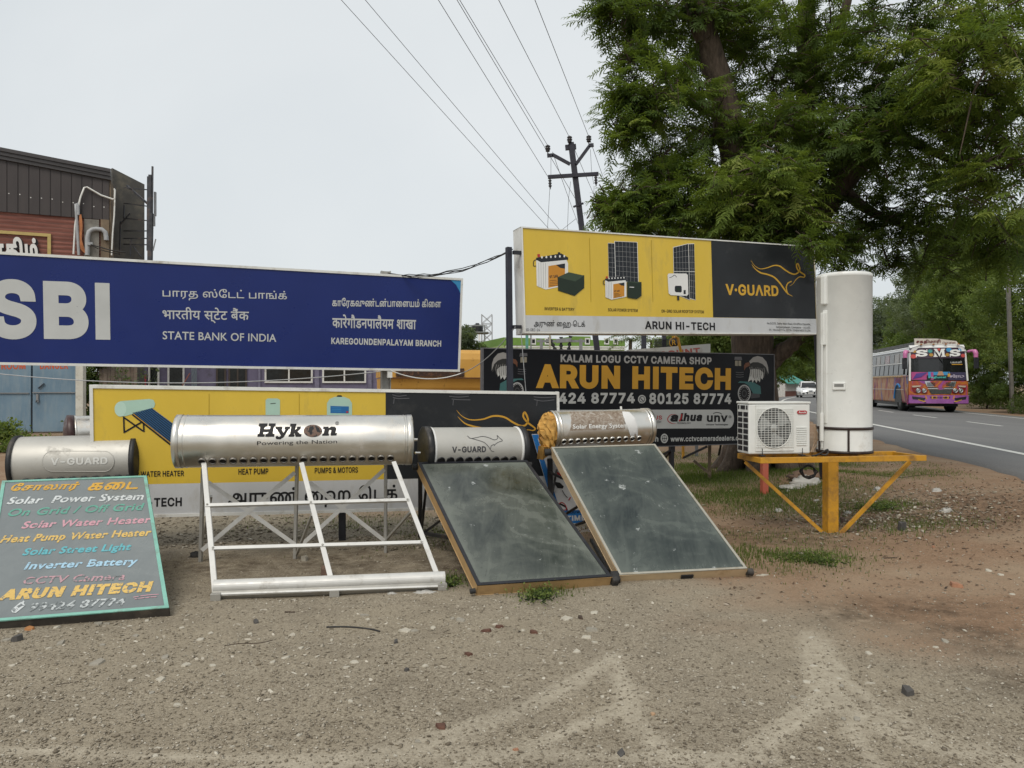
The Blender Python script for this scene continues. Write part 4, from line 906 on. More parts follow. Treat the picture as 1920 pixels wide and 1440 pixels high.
# the heavy slab-serif word: H, y, k, globe, n  (outlined in photo pixels)
mb = MB()
def Z5(q): return [(300 + x / 3.4286, 740 + y / 3.4286) for x, y in q]
def wordpoly(q, o=.0035):
    l = [cy.loc(*p) for p in Z5(q)]; v, f = fill([l if area(l) > 0 else l[::-1]], .02); mb.add([cy.pt(x, y, o) for x, y in v], [tuple(k) for k in f])
wordpoly([(638, 186), (692, 186), (690, 203), (676, 206), (668, 222), (706, 222), (712, 204), (698, 202), (700, 186), (744, 186), (742, 203), (733, 206), (724, 250), (736, 254), (734, 271), (676, 271), (678, 254), (690, 252), (700, 240), (664, 240), (662, 254), (674, 255), (672, 271), (626, 271), (628, 254), (638, 252), (644, 206), (634, 203)])
wordpoly([(742, 207), (786, 207), (786, 220), (782, 224), (794, 246), (806, 224), (800, 220), (804, 207), (838, 207), (834, 220), (826, 224), (796, 272), (774, 288), (748, 286), (742, 272), (752, 264), (766, 272), (778, 264), (752, 224), (744, 220)])
wordpoly([(838, 188), (878, 188), (868, 228), (882, 216), (876, 208), (906, 206), (904, 220), (884, 236), (898, 252), (910, 256), (906, 271), (872, 271), (864, 246), (860, 256), (866, 258), (862, 271), (826, 271), (828, 258), (836, 254), (844, 206), (836, 203)])
wordpoly([(1050, 207), (1084, 207), (1084, 216), (1102, 206), (1126, 208), (1134, 220), (1126, 248), (1138, 246), (1134, 262), (1100, 264), (1096, 256), (1102, 228), (1088, 226), (1082, 250), (1088, 252), (1084, 264), (1042, 264), (1044, 252), (1052, 250), (1058, 222), (1048, 220)])
mb.build('lettering', I_BLK, t)
mb = MB(); mb.disc(cy, 300 + 983 / 3.4286, 740 + 234 / 3.4286, 17.5, 11.5, .0035, 24, mi=0)
mb2 = [[(960, 212), (985, 202), (990, 222), (975, 232), (980, 250), (968, 258), (955, 236)], [(1000, 205), (1022, 214), (1030, 238), (1010, 240), (1004, 226)]]
for q in mb2: mb.sheet(cy, Z5(q), .0045, 1)
mb.build('globe_emblem', [I_BROWN, I_BLK], t)
mb = MB(); text(mb, cy, 'Powering the Nation', (482, 834.5), (632, 831), 7, .0, 'gill', o=.0035); mb.build('lettering', I_BLK, t)
mb = MB(); text(mb, cy, '®', (628.5, 797), (635.5, 797), 6.5, 0, 'gill', mode='box', o=.0035); mb.build('lettering', I_BLK, t)
f0, f1, f2 = P(408, 1122, 5.36), P(829, 1100, 5.64), P(382, 873, 6.17); FP = Plane(f0, f1, f2); fn = FP.n
A = lambda u, v, o=0: FP.px(u, v, o)
for (q0, q1) in (((382, 868), (404, 1124)), ((565, 868), (627, 1112)), ((738, 866), (829, 1103))):
    mb = MB(); mb.bar(A(*q0), A(*q1), .036, .012, fn); p_, q_ = A(*q0), A(*q1); s_ = (q_ - p_).normalized().cross(fn); mb.bar(p_ - s_ * .018 - fn * .02, q_ - s_ * .018 - fn * .02, .006, .04, fn); mb.build('frame_rail', ALU, t)
for (q0, q1) in (((386, 948.5), (767, 938)), ((398, 1029), (793, 1017.5))):
    mb = MB(); mb.bar(A(*q0, .01), A(*q1, .01), .028, .008, fn); mb.bar(A(*q0, -.008), A(*q1, -.008), .005, .03, fn); mb.build('crossbar', ALU, t)
for q in [(389, 948), (569 + 14, 943.5), (764, 938.5), (400, 1029), (605, 1023.5), (790, 1018)]: mb = MB(); mb.lathe(A(*q, .012), fn, [(0, .009), (.008, .008), (.009, 0)], 8); mb.build('bolt', ALUDK, t)
a_, b_ = A(401, 1107), A(834, 1090); d_ = (b_ - a_).normalized(); w_ = fn; h_ = FP.ey
prof = [(.018 + .045 * math.cos(a2), .032 + .048 * math.sin(a2)) for a2 in np.linspace(-1.35, 2.9, 18)] + [(-.02, -.012)]
lip = [(.03, -.014), (.03, -.052), (-.02, -.052), (-.02, -.014)]; MB().prism([a_ + w_ * x + h_ * (y - .01) for x, y in lip], d_ * (b_ - a_).length).build('trough_lip', ALUDK, t, bevel=.002)
mb = MB(); mb.prism([a_ + w_ * x + h_ * (y - .01) for x, y in prof], d_ * (b_ - a_).length); o = mb.build('tube_trough', ALU, t, bevel=.004)
MB().bar(A(405, 1118.5, .03), A(832, 1103, .03), .014, .014, fn).build('crossbar', ALU, t)
for u, v in ((405, 1126), (627, 1113.5), (829, 1103)):
    g = A(u, v); mb = MB(); mb.box((g.x, g.y, gz(g.x, g.y) + .025), .07, .06, .05, cy.ex); mb.build('foot', ALUDK, t, bevel=.003)
rl = [((381, 878), (376, 1056)), ((557, 872), (553, 1048)), ((723, 872), (723, 1036))]
RY = (6.48, 6.66, 6.9)
for (q0, q1), Y in zip(rl, RY): MB().bar(P(*q0, Y), P(q1[0], q1[1], Y), .04, .025, (1, 0, 0)).build('leg', ALUDK, t)
for (q0, Y0), (q1, Y1) in [(((390, 904), 6.46), ((553, 1021), 6.64)), (((378, 1032), 6.45), ((553, 886), 6.63)), (((580, 904), 6.64), ((721, 1014), 6.88)), (((567, 1020), 6.63), ((721, 880), 6.87))]:
    MB().bar(P(*q0, Y0), P(*q1, Y1), .006, .035, (0, 0, 1)).build('brace', ALU, t)
for (q0, Y0), (q1, Y1) in [(((384, 1000), 6.48), ((396, 930), 6.05)), (((556, 1040), 6.66), ((585, 965), 6.2)), (((726, 1010), 6.9), ((770, 960), 6.3))]: MB().bar(P(*q0, Y0), P(*q1, Y1), .02, .02).build('strut', ALUDK, t)
# -- pale tank with black ends over the first collector
a, b = P(797, 842, 7.12), P(975, 839, 7.5); cy = Cyl(a, b, .205)
t = thing('solar_water_heater', 'small pale silver heater tank with black ends above the left flat collector', 'water heater', V3(((a.x + b.x) / 2, a.y, 0)))
tank(t, cy, BRUSH, PLASTIC, .06, .014, .02, rim_mat=M('white_trim', (.7, .7, .68), .4, var=.05))
sockets(t, cy, (827, 863.5), (962, 861.5), 9, .032, PLASTIC)
mb = MB(); text(mb, cy, 'V-GUARD', (847.5, 848.5), (911, 847.5), 11, .03, o=.003); mb.build('lettering', I_DGREY, t)
mb = MB(); z = lambda *q: [(760 + x / 3.6, 740 + y / 3.6) for x, y in q]
mb.stroke(cy, z((418, 278), (440, 295), (480, 290), (520, 282), (560, 290), (600, 305), (622, 295), (618, 275), (635, 292), (655, 310), (630, 320), (610, 332), (598, 345)), .9, .003)
mb.stroke(cy, z((430, 292), (480, 305), (530, 322), (560, 350), (580, 378), (600, 384)), .9, .003); mb.stroke(cy, z((600, 335), (580, 345), (575, 365)), .9, .003); mb.build('emblem', I_DGREY, t)
mb = MB(); g = a - cy.ex * .03; q = P(788, 849, 7.0); mb.tube([q, q - cy.ex * .05], .012, 8); mb.build('pipe', INOX, t)
legs(t, [(P(788, 880, 7.2), G(788, 1008)), (P(990, 880, 7.6), V3((.2, 7.6, 0)))], .035, STEELDK)
legs(t, [(P(800, 905, 7.18), G(790, 1000)), (P(826, 976, 6.9), P(793, 1000, 7.2))], .022, STEELDK, 'brace')
legs(t, [(P(793, 999, 7.2), P(842, 1008, 6.75))], .03, STEELDK, 'strut')
# -- left flat collector
GL1 = dusty_sheen_glass('dusty_sheen_glass_pale', (0.013, 0.019, 0.016), (0.125, 0.138, 0.118), 0.645, 0.6, (0, 0, -.5))
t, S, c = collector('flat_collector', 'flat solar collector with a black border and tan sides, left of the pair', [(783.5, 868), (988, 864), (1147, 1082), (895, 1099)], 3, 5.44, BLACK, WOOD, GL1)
mb = MB(); mb.box(c[2] - S.n * .04 + S.ex * .03, .05, .07, .07, S.ex, S.ey, S.n); mb.build('hose_stub', RUBBER, t, bevel=.012)
mb = MB(); mb.tube([c[3] - S.n * .04 - S.ex * .01, c[3] - S.n * .045 - S.ex * .05], .02, 10); mb.build('hose_stub', RUBBER, t)
mb = MB(); p = S.px(1022, 1092, -.04) ; mb.box(p - S.ey * .0 + V3((0, -.012, -.03)), .1, .02, .03, S.ex, S.ey, S.n); mb.build('maker_plate', BLACK, t)
mb = MB(); mb.tube([c[0] - S.n * .04, c[0] - S.n * .045 - S.ex * .045], .028, 10); mb.build('hose_stub', RUBBER, t)
mb = MB(); mb.tube([c[1] - S.n * .04, c[1] - S.n * .045 + S.ex * .05], .026, 10); mb.build('hose_stub', RUBBER, t)
# -- right flat collector
GL2 = dusty_sheen_glass('dusty_sheen_glass_dark', (0.008, 0.015, 0.014), (0.092, 0.108, 0.095), 0.635, 0.6, (0, 0, -.45))
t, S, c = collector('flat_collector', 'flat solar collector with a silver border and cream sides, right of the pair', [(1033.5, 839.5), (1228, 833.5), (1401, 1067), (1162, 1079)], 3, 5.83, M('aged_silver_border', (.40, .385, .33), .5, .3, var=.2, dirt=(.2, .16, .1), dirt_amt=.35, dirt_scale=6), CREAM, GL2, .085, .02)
mb = MB(); mb.box(c[3] - S.n * .035 - S.ex * .035 - S.ey * .0, .07, .1, .09, S.ex, S.ey, S.n); mb.build('hose_stub', RUBBER, t, bevel=.015)
mb = MB(); mb.tube([c[2] - S.n * .03, c[2] - S.n * .035 + S.ex * .05], .03, 10); mb.build('hose_stub', RUBBER, t)
mb = MB(); p = (c[3] + c[2]) / 2 - S.n * .045 - S.ey * .006 + S.ex * .03; mb.box(p, .1, .012, .035, S.ex, S.ey, S.n); mb.build('maker_plate', BLACK, t)
mb = MB(); mb.tube([c[0] - S.n * .05, c[0] - S.n * .055 - S.ex * .06], .035, 10); mb.build('hose_stub', RUBBER, t)
# -- torn tank over it
a, b = P(1034, 806, 7.53), P(1212, 799.5, 7.88); cy = Cyl(a, b, .187)
t = thing('solar_water_heater', 'steel heater tank with torn orange foam at its left end, white smear', 'water heater', V3(((a.x + b.x) / 2, a.y, 0)))
tank(t, cy, INOX, INOX, .05, .006, .015, rim_mat=INOX, left=False)
vs, fs, R = [], [], random.Random(4); NR, NS = 9, 28
for i in range(NR):
    for k in range(NS):
        th = math.tau * k / NS; rr = .185 * (1 if i == 0 else math.cos(i / (NR - 1) * 1.5) ** .55) * (1 + R.uniform(-.09, .07)); x = -.13 * (i / (NR - 1)) + R.uniform(-.014, .014)
        up_ = math.sin(th) ; hang = max(0, -up_) * .05 * (1 if i > 1 else .3)
        p = a + cy.ex * x + (cy.nf * math.cos(th) + cy.up * up_) * rr; p.z -= hang; vs.append(p)
for i in range(NR - 1):
    for k in range(NS): k2 = (k + 1) % NS; fs.append((i * NS + k, i * NS + k2, (i + 1) * NS + k2, (i + 1) * NS + k))
fs.append(tuple((NR - 1) * NS + k for k in range(NS)))
mb = MB(); mb.add(vs, fs); q = a - cy.ex * .04 - cy.up * .16; mb.prism([q + cy.nf * .1, q + cy.nf * .1 - cy.ex * .08, q - cy.ex * .06 - cy.up * .14, q + cy.ex * .0 - cy.up * .1], -cy.nf * .16); mb.build('torn_insulation', FOAM, t)
mb = MB(); mb.lathe(a, cy.ex, [(-.012, .188), (-.012, .195), (.015, .195), (.02, .188)], 48); mb.build('rim', INOX, t)
sockets(t, cy, (1057, 828), (1198, 821.5), 12, .0245, INOX)
mb = MB(); z = [(1068, 772), (1168, 771), (1172, 805), (1068, 808)]; l = [cy.loc(*q) for q in z]; v, f = fill([l if area(l) > 0 else l[::-1]], .02); mb.add([cy.pt(x, y, .002) for x, y in v], [tuple(k) for k in f], 0, True)
LBL = NT('peeled_label'); LBL.p('Base Color', LBL.ramp(LBL.noise(16, 6, .7, None, 1.5), [(.35, (.16, .115, .08)), (.5, (.25, .2, .155)), (.68, (.42, .4, .36))])); LBL.p('Roughness', .7)
mb.build('peeled_label', LBL.m, t)
mb = MB(); text(mb, cy, 'Solar Energy System', (1074, 804), (1177, 801.5), 8, .02, 'gill', o=.004); mb.build('lettering', I_WHITE, t)
mb = MB(); z = [(1163, 766), (1166, 772), (1180, 773), (1190, 784), (1195, 800), (1196, 822), (1190, 812), (1187, 825), (1181, 815), (1178, 806), (1172, 792), (1168, 780)]; l = [cy.loc(*q) for q in z]; v, f = fill([l if area(l) > 0 else l[::-1]], .02); mb.add([cy.pt(x, y, .005) for x, y in v], [tuple(k) for k in f], 0, True); mb.build('white_smear', M('white_plaster', (.66, .66, .65), .7, var=.08, bump=.4), t)
MB().bar(P(1165, 771, 7.95), P(1164, 762, 7.95), .02, .02).build('white_stub', WFRAME, t)
legs(t, [(P(1031, 860, 7.72), V3((P(1034, 860, 7.72).x, 7.75, 0))), (P(1210, 840, 8.1), V3((P(1210, 840, 8.1).x, 8.15, 0)))], .055, STEELDK)
legs(t, [(P(1044, 880, 7.6), P(1036, 925, 7.6)), (P(1030, 885, 7.65), P(1055, 897, 7.3)), (P(1062, 963, 7.2), P(1083, 950, 6.95)), (P(1080, 984, 7.2), P(1098, 978, 6.9)), (P(1108, 1012, 7.1), P(1140, 1070, 6.1))], .022, STEELDK, 'brace')

# ---------------------------------------------------------------- display table with heat pump
ORANGE = M('orange_yellow_paint', (0.52, 0.26, 0.018), 0.45, var=0.12, scale=5, dirt=(0.16, 0.085, 0.035), dirt_amt=0.5, dirt_scale=6)
TX = V3((.99, .142, 0)); TYv = V3((-.142, .99, 0)); TO = P(1426, 858.5, 7.37); TW, TD, TZ = 1.80, .50, TO.z
def tp(x, y, z=0): return TO + TX * x + TYv * y + V3((0, 0, z))
t = thing('display_table', 'orange steel table frame on one central post, carrying the heat pump', 'table', V3((*tp(.75, .25)[:2], 0)))
for p_, q_ in (((0, .02), (TW, .02)), ((0, TD), (TW, TD))): MB().box((tp(*p_, -.028) + tp(*q_, -.028)) / 2, TW, .04, .056, TX).build('rail', ORANGE, t, bevel=.003)
for x in (.02, TW - .02, .62, 1.15): MB().box(tp(x, TD / 2 + .01, -.03), .04, TD - .042, .05, TX).build('rail', ORANGE, t, bevel=.003)
pf = G(1557, 1000); MB().box((pf.x, pf.y, (TZ - .06) / 2), .115, .115, TZ - .062, TX).build('post', ORANGE, t, bevel=.004)
for q0, Y0, q1, Y1 in (((1397, 866), 7.7, (1541, 997), 7.72), ((1707, 866), 7.72, (1576, 1002), 7.66)):
    mb = MB(); p_, q_ = P(*q0, Y0), P(*q1, Y1); mb.bar(p_, q_, .035, .006, TYv); mb.bar(p_ + V3((0, .02, .014)), q_ + V3((0, .02, .014)), .006, .035, TYv); mb.build('brace', ORANGE, t)
# heat pump outdoor unit
AO = tp(-.155 + .06, .07, .012); AX, AY = TX, TYv; AW, AD, AH = .66, .27, .525
AO = P(1404, 852, 7.5); AO.z = TZ + .022
def ap(x, y, z): return AO + AX * x + AY * y + V3((0, 0, z))
t = thing('heat_pump_unit', 'white outdoor heat pump unit with round fan grille on the orange table', 'air conditioner', ap(AW / 2, AD / 2, 0))
mb = MB(); mb.box(ap(AW / 2, AD / 2, AH / 2 - .01), AW, AD, AH - .02, AX); mb.build('housing', WHITE, t, bevel=.014)
mb = MB(); mb.box(ap(AW / 2, AD / 2, AH - .008), AW + .012, AD + .012, .022, AX); mb.build('lid', WHITE, t, bevel=.006)
PF = Plane(ap(0, 0, 0), ap(1, 0, 0), ap(0, 0, 1)); fc = (.265, .265); fr = .185
def fp(x, z, o=0): return PF.pt(x, z, o)
mb = MB(); mb.prism([fp(.07, .035, .002), fp(.475, .035, .002), fp(.475, .49, .002), fp(.07, .49, .002)], PF.n * .006); mb.build('grille_plate', WHITE, t, bevel=.004)
mb = MB(); cc = fp(*fc, .0085)
mb.add([cc] + [fp(fc[0] + fr * math.cos(a_), fc[1] + fr * math.sin(a_) * 1.1, .0085) for a_ in np.linspace(0, math.tau, 49)[:-1]], [(0, k + 1, (k + 1) % 48 + 1) for k in range(48)]); mb.build('fan_opening', M('fan_dark', (.10, .105, .10), .7, var=.2), t)
mb = MB()
for k in range(3):
    th0 = k * math.tau / 3 + .4; q = [fp(fc[0] + r_ * math.cos(th0 + w_), fc[1] + r_ * 1.08 * math.sin(th0 + w_), .0095) for r_, w_ in ((.03, 0), (.09, -.2), (.17, -.1), (.175, .5), (.15, .95), (.08, .6))]; mb.prism(q, PF.n * .002)
mb.lathe(fp(*fc, .0095), PF.n, [(0, .04), (.006, .04), (.008, 0)], 20); mb.build('fan', M('fan_grey', (.3, .31, .3), .5, var=.1), t)
mb = MB()
for k in range(17):
    z_ = fc[1] - .19 + .38 * k / 16; mb.bar(fp(.075, z_ , .016), fp(.47, z_, .016), .0035, .0035)
for k in range(11):
    x_ = .085 + .375 * k / 10; mb.bar(fp(x_, fc[1] - .2, .0195), fp(x_, fc[1] + .2, .0195), .003, .003, (0, 1, 0))
mb.tube([fp(fc[0] + fr * 1.01 * math.cos(a_), fc[1] + fr * 1.11 * math.sin(a_), .013) for a_ in np.linspace(0, math.tau, 41)], .005, 6, False); mb.build('guard_wires', WHITE, t)
mb = MB()
for k in range(9): mb.box(fp(.565, .09 + .022 * k, .004), .11, .008, .008, AX, AY)
mb.build('vent_slats', WHITE, t)
mb = MB(); q = []
for cx_, a0 in ((.605, -90), (.535, 90)): q += [fp(cx_ + .018 * math.cos(math.radians(a0 + k * 18)), .42 + .018 * math.sin(math.radians(a0 + k * 18)), .002) for k in range(11)]
mb.prism(q, PF.n * .006); mb.build('badge', I_RED, t)
class _S:
    n = PF.n; nf = PF.n
    loc = staticmethod(lambda u, v: (u, -v)); pt = staticmethod(lambda x, y, o=0: PF.pt(x, y, o))
mb = MB(); text(mb, _S, 'Racold', (.532, -.412), (.608, -.412), .017, .03, 'gill', o=.0095, shear=.2); mb.build('lettering', I_WHITE, t)
PS = Plane(ap(0, AD, 0), ap(0, 0, 0), ap(0, AD, 1)); mb = MB()
def sp_(x0, z0, x1, z1, o=.002): mb.prism([PS.pt(x0, z0, o), PS.pt(x1, z0, o), PS.pt(x1, z1, o), PS.pt(x0, z1, o)], PS.n * .002)
for k in range(7):
    for j in range(2): sp_(.03 + j * .125, .03 + k * .058, .03 + j * .125 + .1, .03 + k * .058 + .045)
sp_(.03, .45, .06, .49); sp_(.09, .45, .19, .49); sp_(.215, .45, .245, .49); mb.build('side_grille', BLACK, t)
for x_ in (.13, .56): 
    mb = MB(); mb.box(fp(x_, -.012, .02), .04, .07, .012, AX); mb.tube([fp(x_, -.01, .03), fp(x_, .06, .03)], .004, 6); mb.build('clamp', PLASTIC, t)
# tall white cylinder tank
hc = P(1583, 853, 7.93); hb = V3((hc.x, hc.y, TZ + .006)); HT = 1.885
cy = Cyl(hb, hb + V3((0, 0, HT)), .272); t = thing('hot_water_tank', 'tall white hot water cylinder standing on the orange table', 'water tank', hb)
mb = MB(); mb.lathe(hb, (0, 0, 1), [(0, 0), (0, .272), (.02, .275), (.03, .272), (HT - .05, .272), (HT - .045, .277), (HT - .015, .277), (HT, .26), (HT + .005, 0)], 72); mb.build('shell', WHITE, t)
ns = V3((-.92, -.39, 0)).normalized()
mb = MB()
base_ = hb + ns * .262; side = V3((0, 0, 1)).cross(ns)
for z0, z1, w_ in ((1.55, 1.86, .085), (.3, 1.5, .03)): mb.box(base_ + V3((0, 0, (z0 + z1) / 2)), w_, .07, z1 - z0, ns, side)
mb.build('pipe_cover', WHITE, t, bevel=.03)
MB().box(base_ + ns * .03 + V3((0, 0, 1.3)), .04, .05, .34, ns, side).build('control_box', WHITE, t, bevel=.008)
MB().tube([base_ + ns * .05 + V3((0, 0, z_)) for z_ in (1.15, .8, .3, .05)], .008, 8).build('cable', WHITE, t)
MB().tube([base_ + ns * .055 + V3((0, 0, .13 + .0)), base_ + ns * .055 + V3((0, 0, .42))], .022, 10).build('pipe_cover', WHITE, t)
vd = (V3((0, 0, 0)) - hb); vd.z = 0; vd.normalize(); hs = V3((0, 0, 1)).cross(vd) * -1
def hp(u, v, o=0): return cy.pt(*cy.loc(u, v), o)
mb = MB(); p = hp(1573.5, 724); nn = (hp(1573.5, 724, .1) - p).normalized(); sd = nn.cross(V3((0, 0, 1))).normalized()
mb.box(p, .125, .03, .078, sd, nn); mb.build('handle_plate', WHITE, t, bevel=.006)
mb = MB(); mb.box(p + nn * .0158 + V3((0, 0, .008)), .09, .003, .03, sd, nn); mb.build('handle_recess', M('recess_grey', (.22, .22, .21), .6), t)
BRN = M('dark_brown_cage', (.03, .018, .015), .5, var=.3, dirt=(.12, .08, .06), dirt_amt=.2)
mb = MB(); zc = hp(1585, 804).z - hb.z
for z0, z1 in ((zc - .014, zc + .014), (0.0, .03)): mb.lathe(hb, (0, 0, 1), [(z0, .2725), (z0, .282), (z1, .282), (z1, .2725)], 72)
mb.build('cage_band', BRN, t)
for u in (1591, 1537):
    p = hp(u, 830, .004); mb = MB(); mb.box((p.x, p.y, hb.z + zc / 2), .02, .012, zc - .03, sd, nn); mb.build('cage_bar', BRN, t)
# cables
R = random.Random(6)
def coil(name, label, c, r, n, flat, wr):
    mb = MB(); q = []
    for k in range(n * 12):
        a_ = k * math.tau / 12; q.append((c[0] + (r + R.uniform(-.02, .02)) * math.cos(a_), c[1] + R.uniform(-.02, .02), c[2] + (r * flat + R.uniform(-.015, .015)) * math.sin(a_)))
    mb.tube([V3(x) for x in catmull(q, 2)], wr, 5); return prop(mb.build(name, RUBBER, base=c), label, 'cable')
c_ = P(1516, 884, 7.95); coil('cable_coil', 'black cable coil hanging under the orange table', c_, .075, 8, .85, .006)
c_ = P(1541, 851, 7.6); mb = MB(); q = [P(1522, 855, 7.55), P(1534, 852, 7.56), P(1545, 846, 7.57), P(1552, 843, 7.58), P(1552, 850, 7.56), P(1546, 853, 7.55), P(1536, 851, 7.58), P(1529, 856, 7.56)]; mb.tube([V3(x) for x in catmull(q, 6)], .008, 6); prop(mb.build('cable_loop', RUBBER, base=c_), 'black cable loop lying on the table between pump and cylinder', 'cable')
mb = MB()
for k in range(4):
    q = [P(1527 + R.uniform(-1, 3), 800, 7.95), P(1530 + R.uniform(-3, 5), 820, 7.95), P(1527 + R.uniform(-2, 4), 835, 7.95), P(1522 + R.uniform(-2, 4), 848, 7.9)]; mb.tube([V3(x) for x in catmull(q, 5)], .006, 5)
prop(mb.build('cable_bundle', M('tan_cable', (.42, .3, .2), .6), base=q[-1]), 'tan cables hanging between the heat pump and white cylinder', 'cable')
p = G(1433, 930); mb = MB(); mb.box((p.x, p.y, .44), .085, .085, .9, TX); prop(mb.build('square_post', M('coral_red_paint', (.42, .1, .06), .5, var=.15, dirt=(.25, .15, .1), dirt_amt=.3, dirt_scale=6), base=(p.x, p.y, 0), bevel=.004), 'coral red square steel post behind the orange table', 'post')
# ---------------------------------------------------------------- buildings at the left
def wall_plane(p0, p1): return Plane(p0, p1, p0 + V3((0, 0, 1)))
CLAD = NT('brown_metal_cladding'); CLAD.p('Base Color', CLAD.ramp(CLAD.noise(2, 5, .6, CLAD.map((1, 1, .2))), [(.3, (.042, .036, .036)), (.7, (.062, .052, .05))])); CLAD.p('Roughness', .5); CLAD.p('Specular IOR Level', .35); CLAD = CLAD.m
def brick_mat():
    t = NT('stacked_red_brick'); v = t.map((1, 1, 1)); b = t.n('TexBrick'); t.t.links.new(t.co, b.inputs[0])
    n = t.noise(1.2, 6, .65, t.map((.6, .6, 9))); n2 = t.noise(7, 5, .6, t.map((1, 1, 3)))
    c = t.ramp(n, [(.3, (.10, .035, .026)), (.5, (.20, .072, .052)), (.7, (.30, .125, .095))]); c = t.mix(t.ramp(n2, [(.4, 0.), (.75, .45)]), c, (.12, .05, .04))
    w = t.n('TexWave'); w.bands_direction = 'Z'; w.inputs['Scale'].default_value = 2.2; w.inputs['Distortion'].default_value = .6; t.t.links.new(t.co, w.inputs[0])
    c = t.mix(t.ramp(w.outputs['Fac'], [(.02, .7), (.15, 0.)]), c, (.1, .055, .045)); t.p('Base Color', c); t.p('Roughness', .85); t.bump(w.outputs['Fac'], .5, .02); return t.m
BRICK = brick_mat()
CONC = M('stained_concrete', (.27, .255, .225), .85, var=.3, scale=1.5, dirt=(.07, .065, .055), dirt_amt=.4, dirt_scale=1.2, bump=.3)
CONCD = M('dark_weathered_wall', (.085, .082, .075), .85, var=.35, scale=1.2, dirt=(.18, .16, .12), dirt_amt=.35, dirt_scale=1.3)
PIPE = M('grey_pvc', (.34, .35, .36), .5, var=.15); STEELB = M('grey_galvanised', (.24, .245, .25), .5, .4, var=.2)
b0, b1 = P(0, 397, 24.0), P(205, 413, 25.25); b0.z = b1.z = 0; bx = (b1 - b0).normalized(); b0e = b0 - bx * 7
B = wall_plane(b0, b1)
def bz(u, v): return B.loc(u, v)
t = thing('brick_building', 'brick shop building with brown metal cladding under its roof, behind the blue sign', 'building', b0)
L = (b1 - b0).length
zt0, zt1, zc = bz(0, 300)[1], bz(205, 339)[1], bz(100, 405)[1]
MB().prism([B.pt(-7, 2.9, 0), B.pt(L, 2.9, 0), B.pt(L, zc + .1, 0), B.pt(-7, zc + .1, 0)], B.n * -.3).build('brick_wall', BRICK, t)
mb = MB(); tz = lambda x: zt0 + (zt1 - zt0) * x / L
x = -7.0
while x < L - .01:
    x1 = min(x + .3, L)
    mb.prism([B.pt(x + .012, zc, .03), B.pt(x1 - .012, zc, .03), B.pt(x1 - .012, tz(x1), .03), B.pt(x + .012, tz(x), .03)], B.n * .03); x = x1
mb.prism([B.pt(-7, zc + .01, .01), B.pt(L, zc + .01, .01), B.pt(L, zt1, .01), B.pt(-7, tz(-7), .01)], B.n * .025)
mb.build('cladding', CLAD, t)
mb = MB(); 
for k in range(11): c_ = B.pt(.25 + .3 * k, bz(10, 363 )[1] - .02 * k + (.0, .02, -.03)[k % 3], .061); mb.box(c_, .03, .004, .03, B.ex)
mb.build('rivets', WFRAME, t)
mb = MB()
for k, (dz, ou) in enumerate(((0, .14), (.12, .19), (.24, .24))): mb.prism([B.pt(-7, tz(-7) + dz, -.2), B.pt(L + .05, zt1 + dz, -.2), B.pt(L + .05, zt1 + dz + .115, -.2), B.pt(-7, tz(-7) + dz + .115, -.2)], B.n * (.2 + ou))
mb.build('fascia', M('brown_fascia', (.05, .045, .045), .4, var=.2), t)
# recessed flank with a stair behind
q0 = B.pt(L, 0, -1.2); q1 = P(271, 400, 27.2); q1.z = 0; Q = wall_plane(q0, q1); LQ = (q1 - q0).length
zr = Q.loc(272, 346)[1]
MB().prism([Q.pt(0, 0), Q.pt(LQ, 0), Q.pt(LQ, zr), Q.pt(0, zr + .35)], Q.n * -.3).build('flank_wall', CONCD, t)
mb = MB(); mb.prism([B.pt(L - .25, 2.9, .031), B.pt(L, 2.9, .031), B.pt(L, zc, .031), B.pt(L - .25, zc, .031)], B.n * .05); mb.prism([B.pt(L + .003, 2.9, .02), B.pt(L + .05, 2.9, .02), B.pt(L + .05, zt1, .02), B.pt(L + .003, zt1, .02)], B.n * -1.2); mb.build('corner_pier', M('ochre_stained_render', (.2, .15, .1), .85, var=.4, scale=1.2, dirt=(.06, .055, .05), dirt_amt=.4, dirt_scale=1), t)
mb = MB(); xa, xb = bz(158, 440)[0], bz(186, 440)[0]; mb.prism([B.pt(xa, 2.9, .01), B.pt(xb, 2.9, .01), B.pt(xb, zc - .02, .01), B.pt(xa, zc - .02, .01)], B.n * .05); mb.build('bare_patch', CONC, t)
mb = MB(); f = lambda u, v, o=.16: B.px(u, v, o)
mb.tube([f(165, 480), f(165, 447), f(168, 436), f(174, 432), (f(181, 431)), f(192, 432), f(198, 437), f(200, 447), f(200, 452)], .075, 10); mb.build('vent_pipe', PIPE, t)
mb = MB(); mb.tube([f(139, 478), f(142, 425), f(146, 398), f(152, 372), f(159, 354), f(164, 353), f(190, 368), f(213, 376), f(216, 374), f(216, 358), f(214, 356)], .03, 8); mb.tube([f(216, 376), f(215, 405), f(212, 440), f(210, 480)], .025, 8); mb.build('conduit', WFRAME, t)
mb = MB(); mb.tube([f(149, 480), f(146, 430), f(144, 400), f(143, 385), f(146, 383), f(148, 390), f(148, 405)], .045, 8); mb.build('conduit', PIPE, t)
mb = MB()
for k in range(4): mb.tube([V3(x) for x in catmull([f(150 + k, 404), f(151 + 1.4 * k, 425), f(151 + k, 450), f(153 + 2 * k, 468), f(163 + k, 478)], 4)], .012, 5)
mb.build('orange_cables', M('orange_cable', (.5, .2, .08), .6), t)
mb = MB(); mb.box(f(170, 459, .2), .16, .1, .1, B.ex); mb.build('junction_box', PIPE, t)
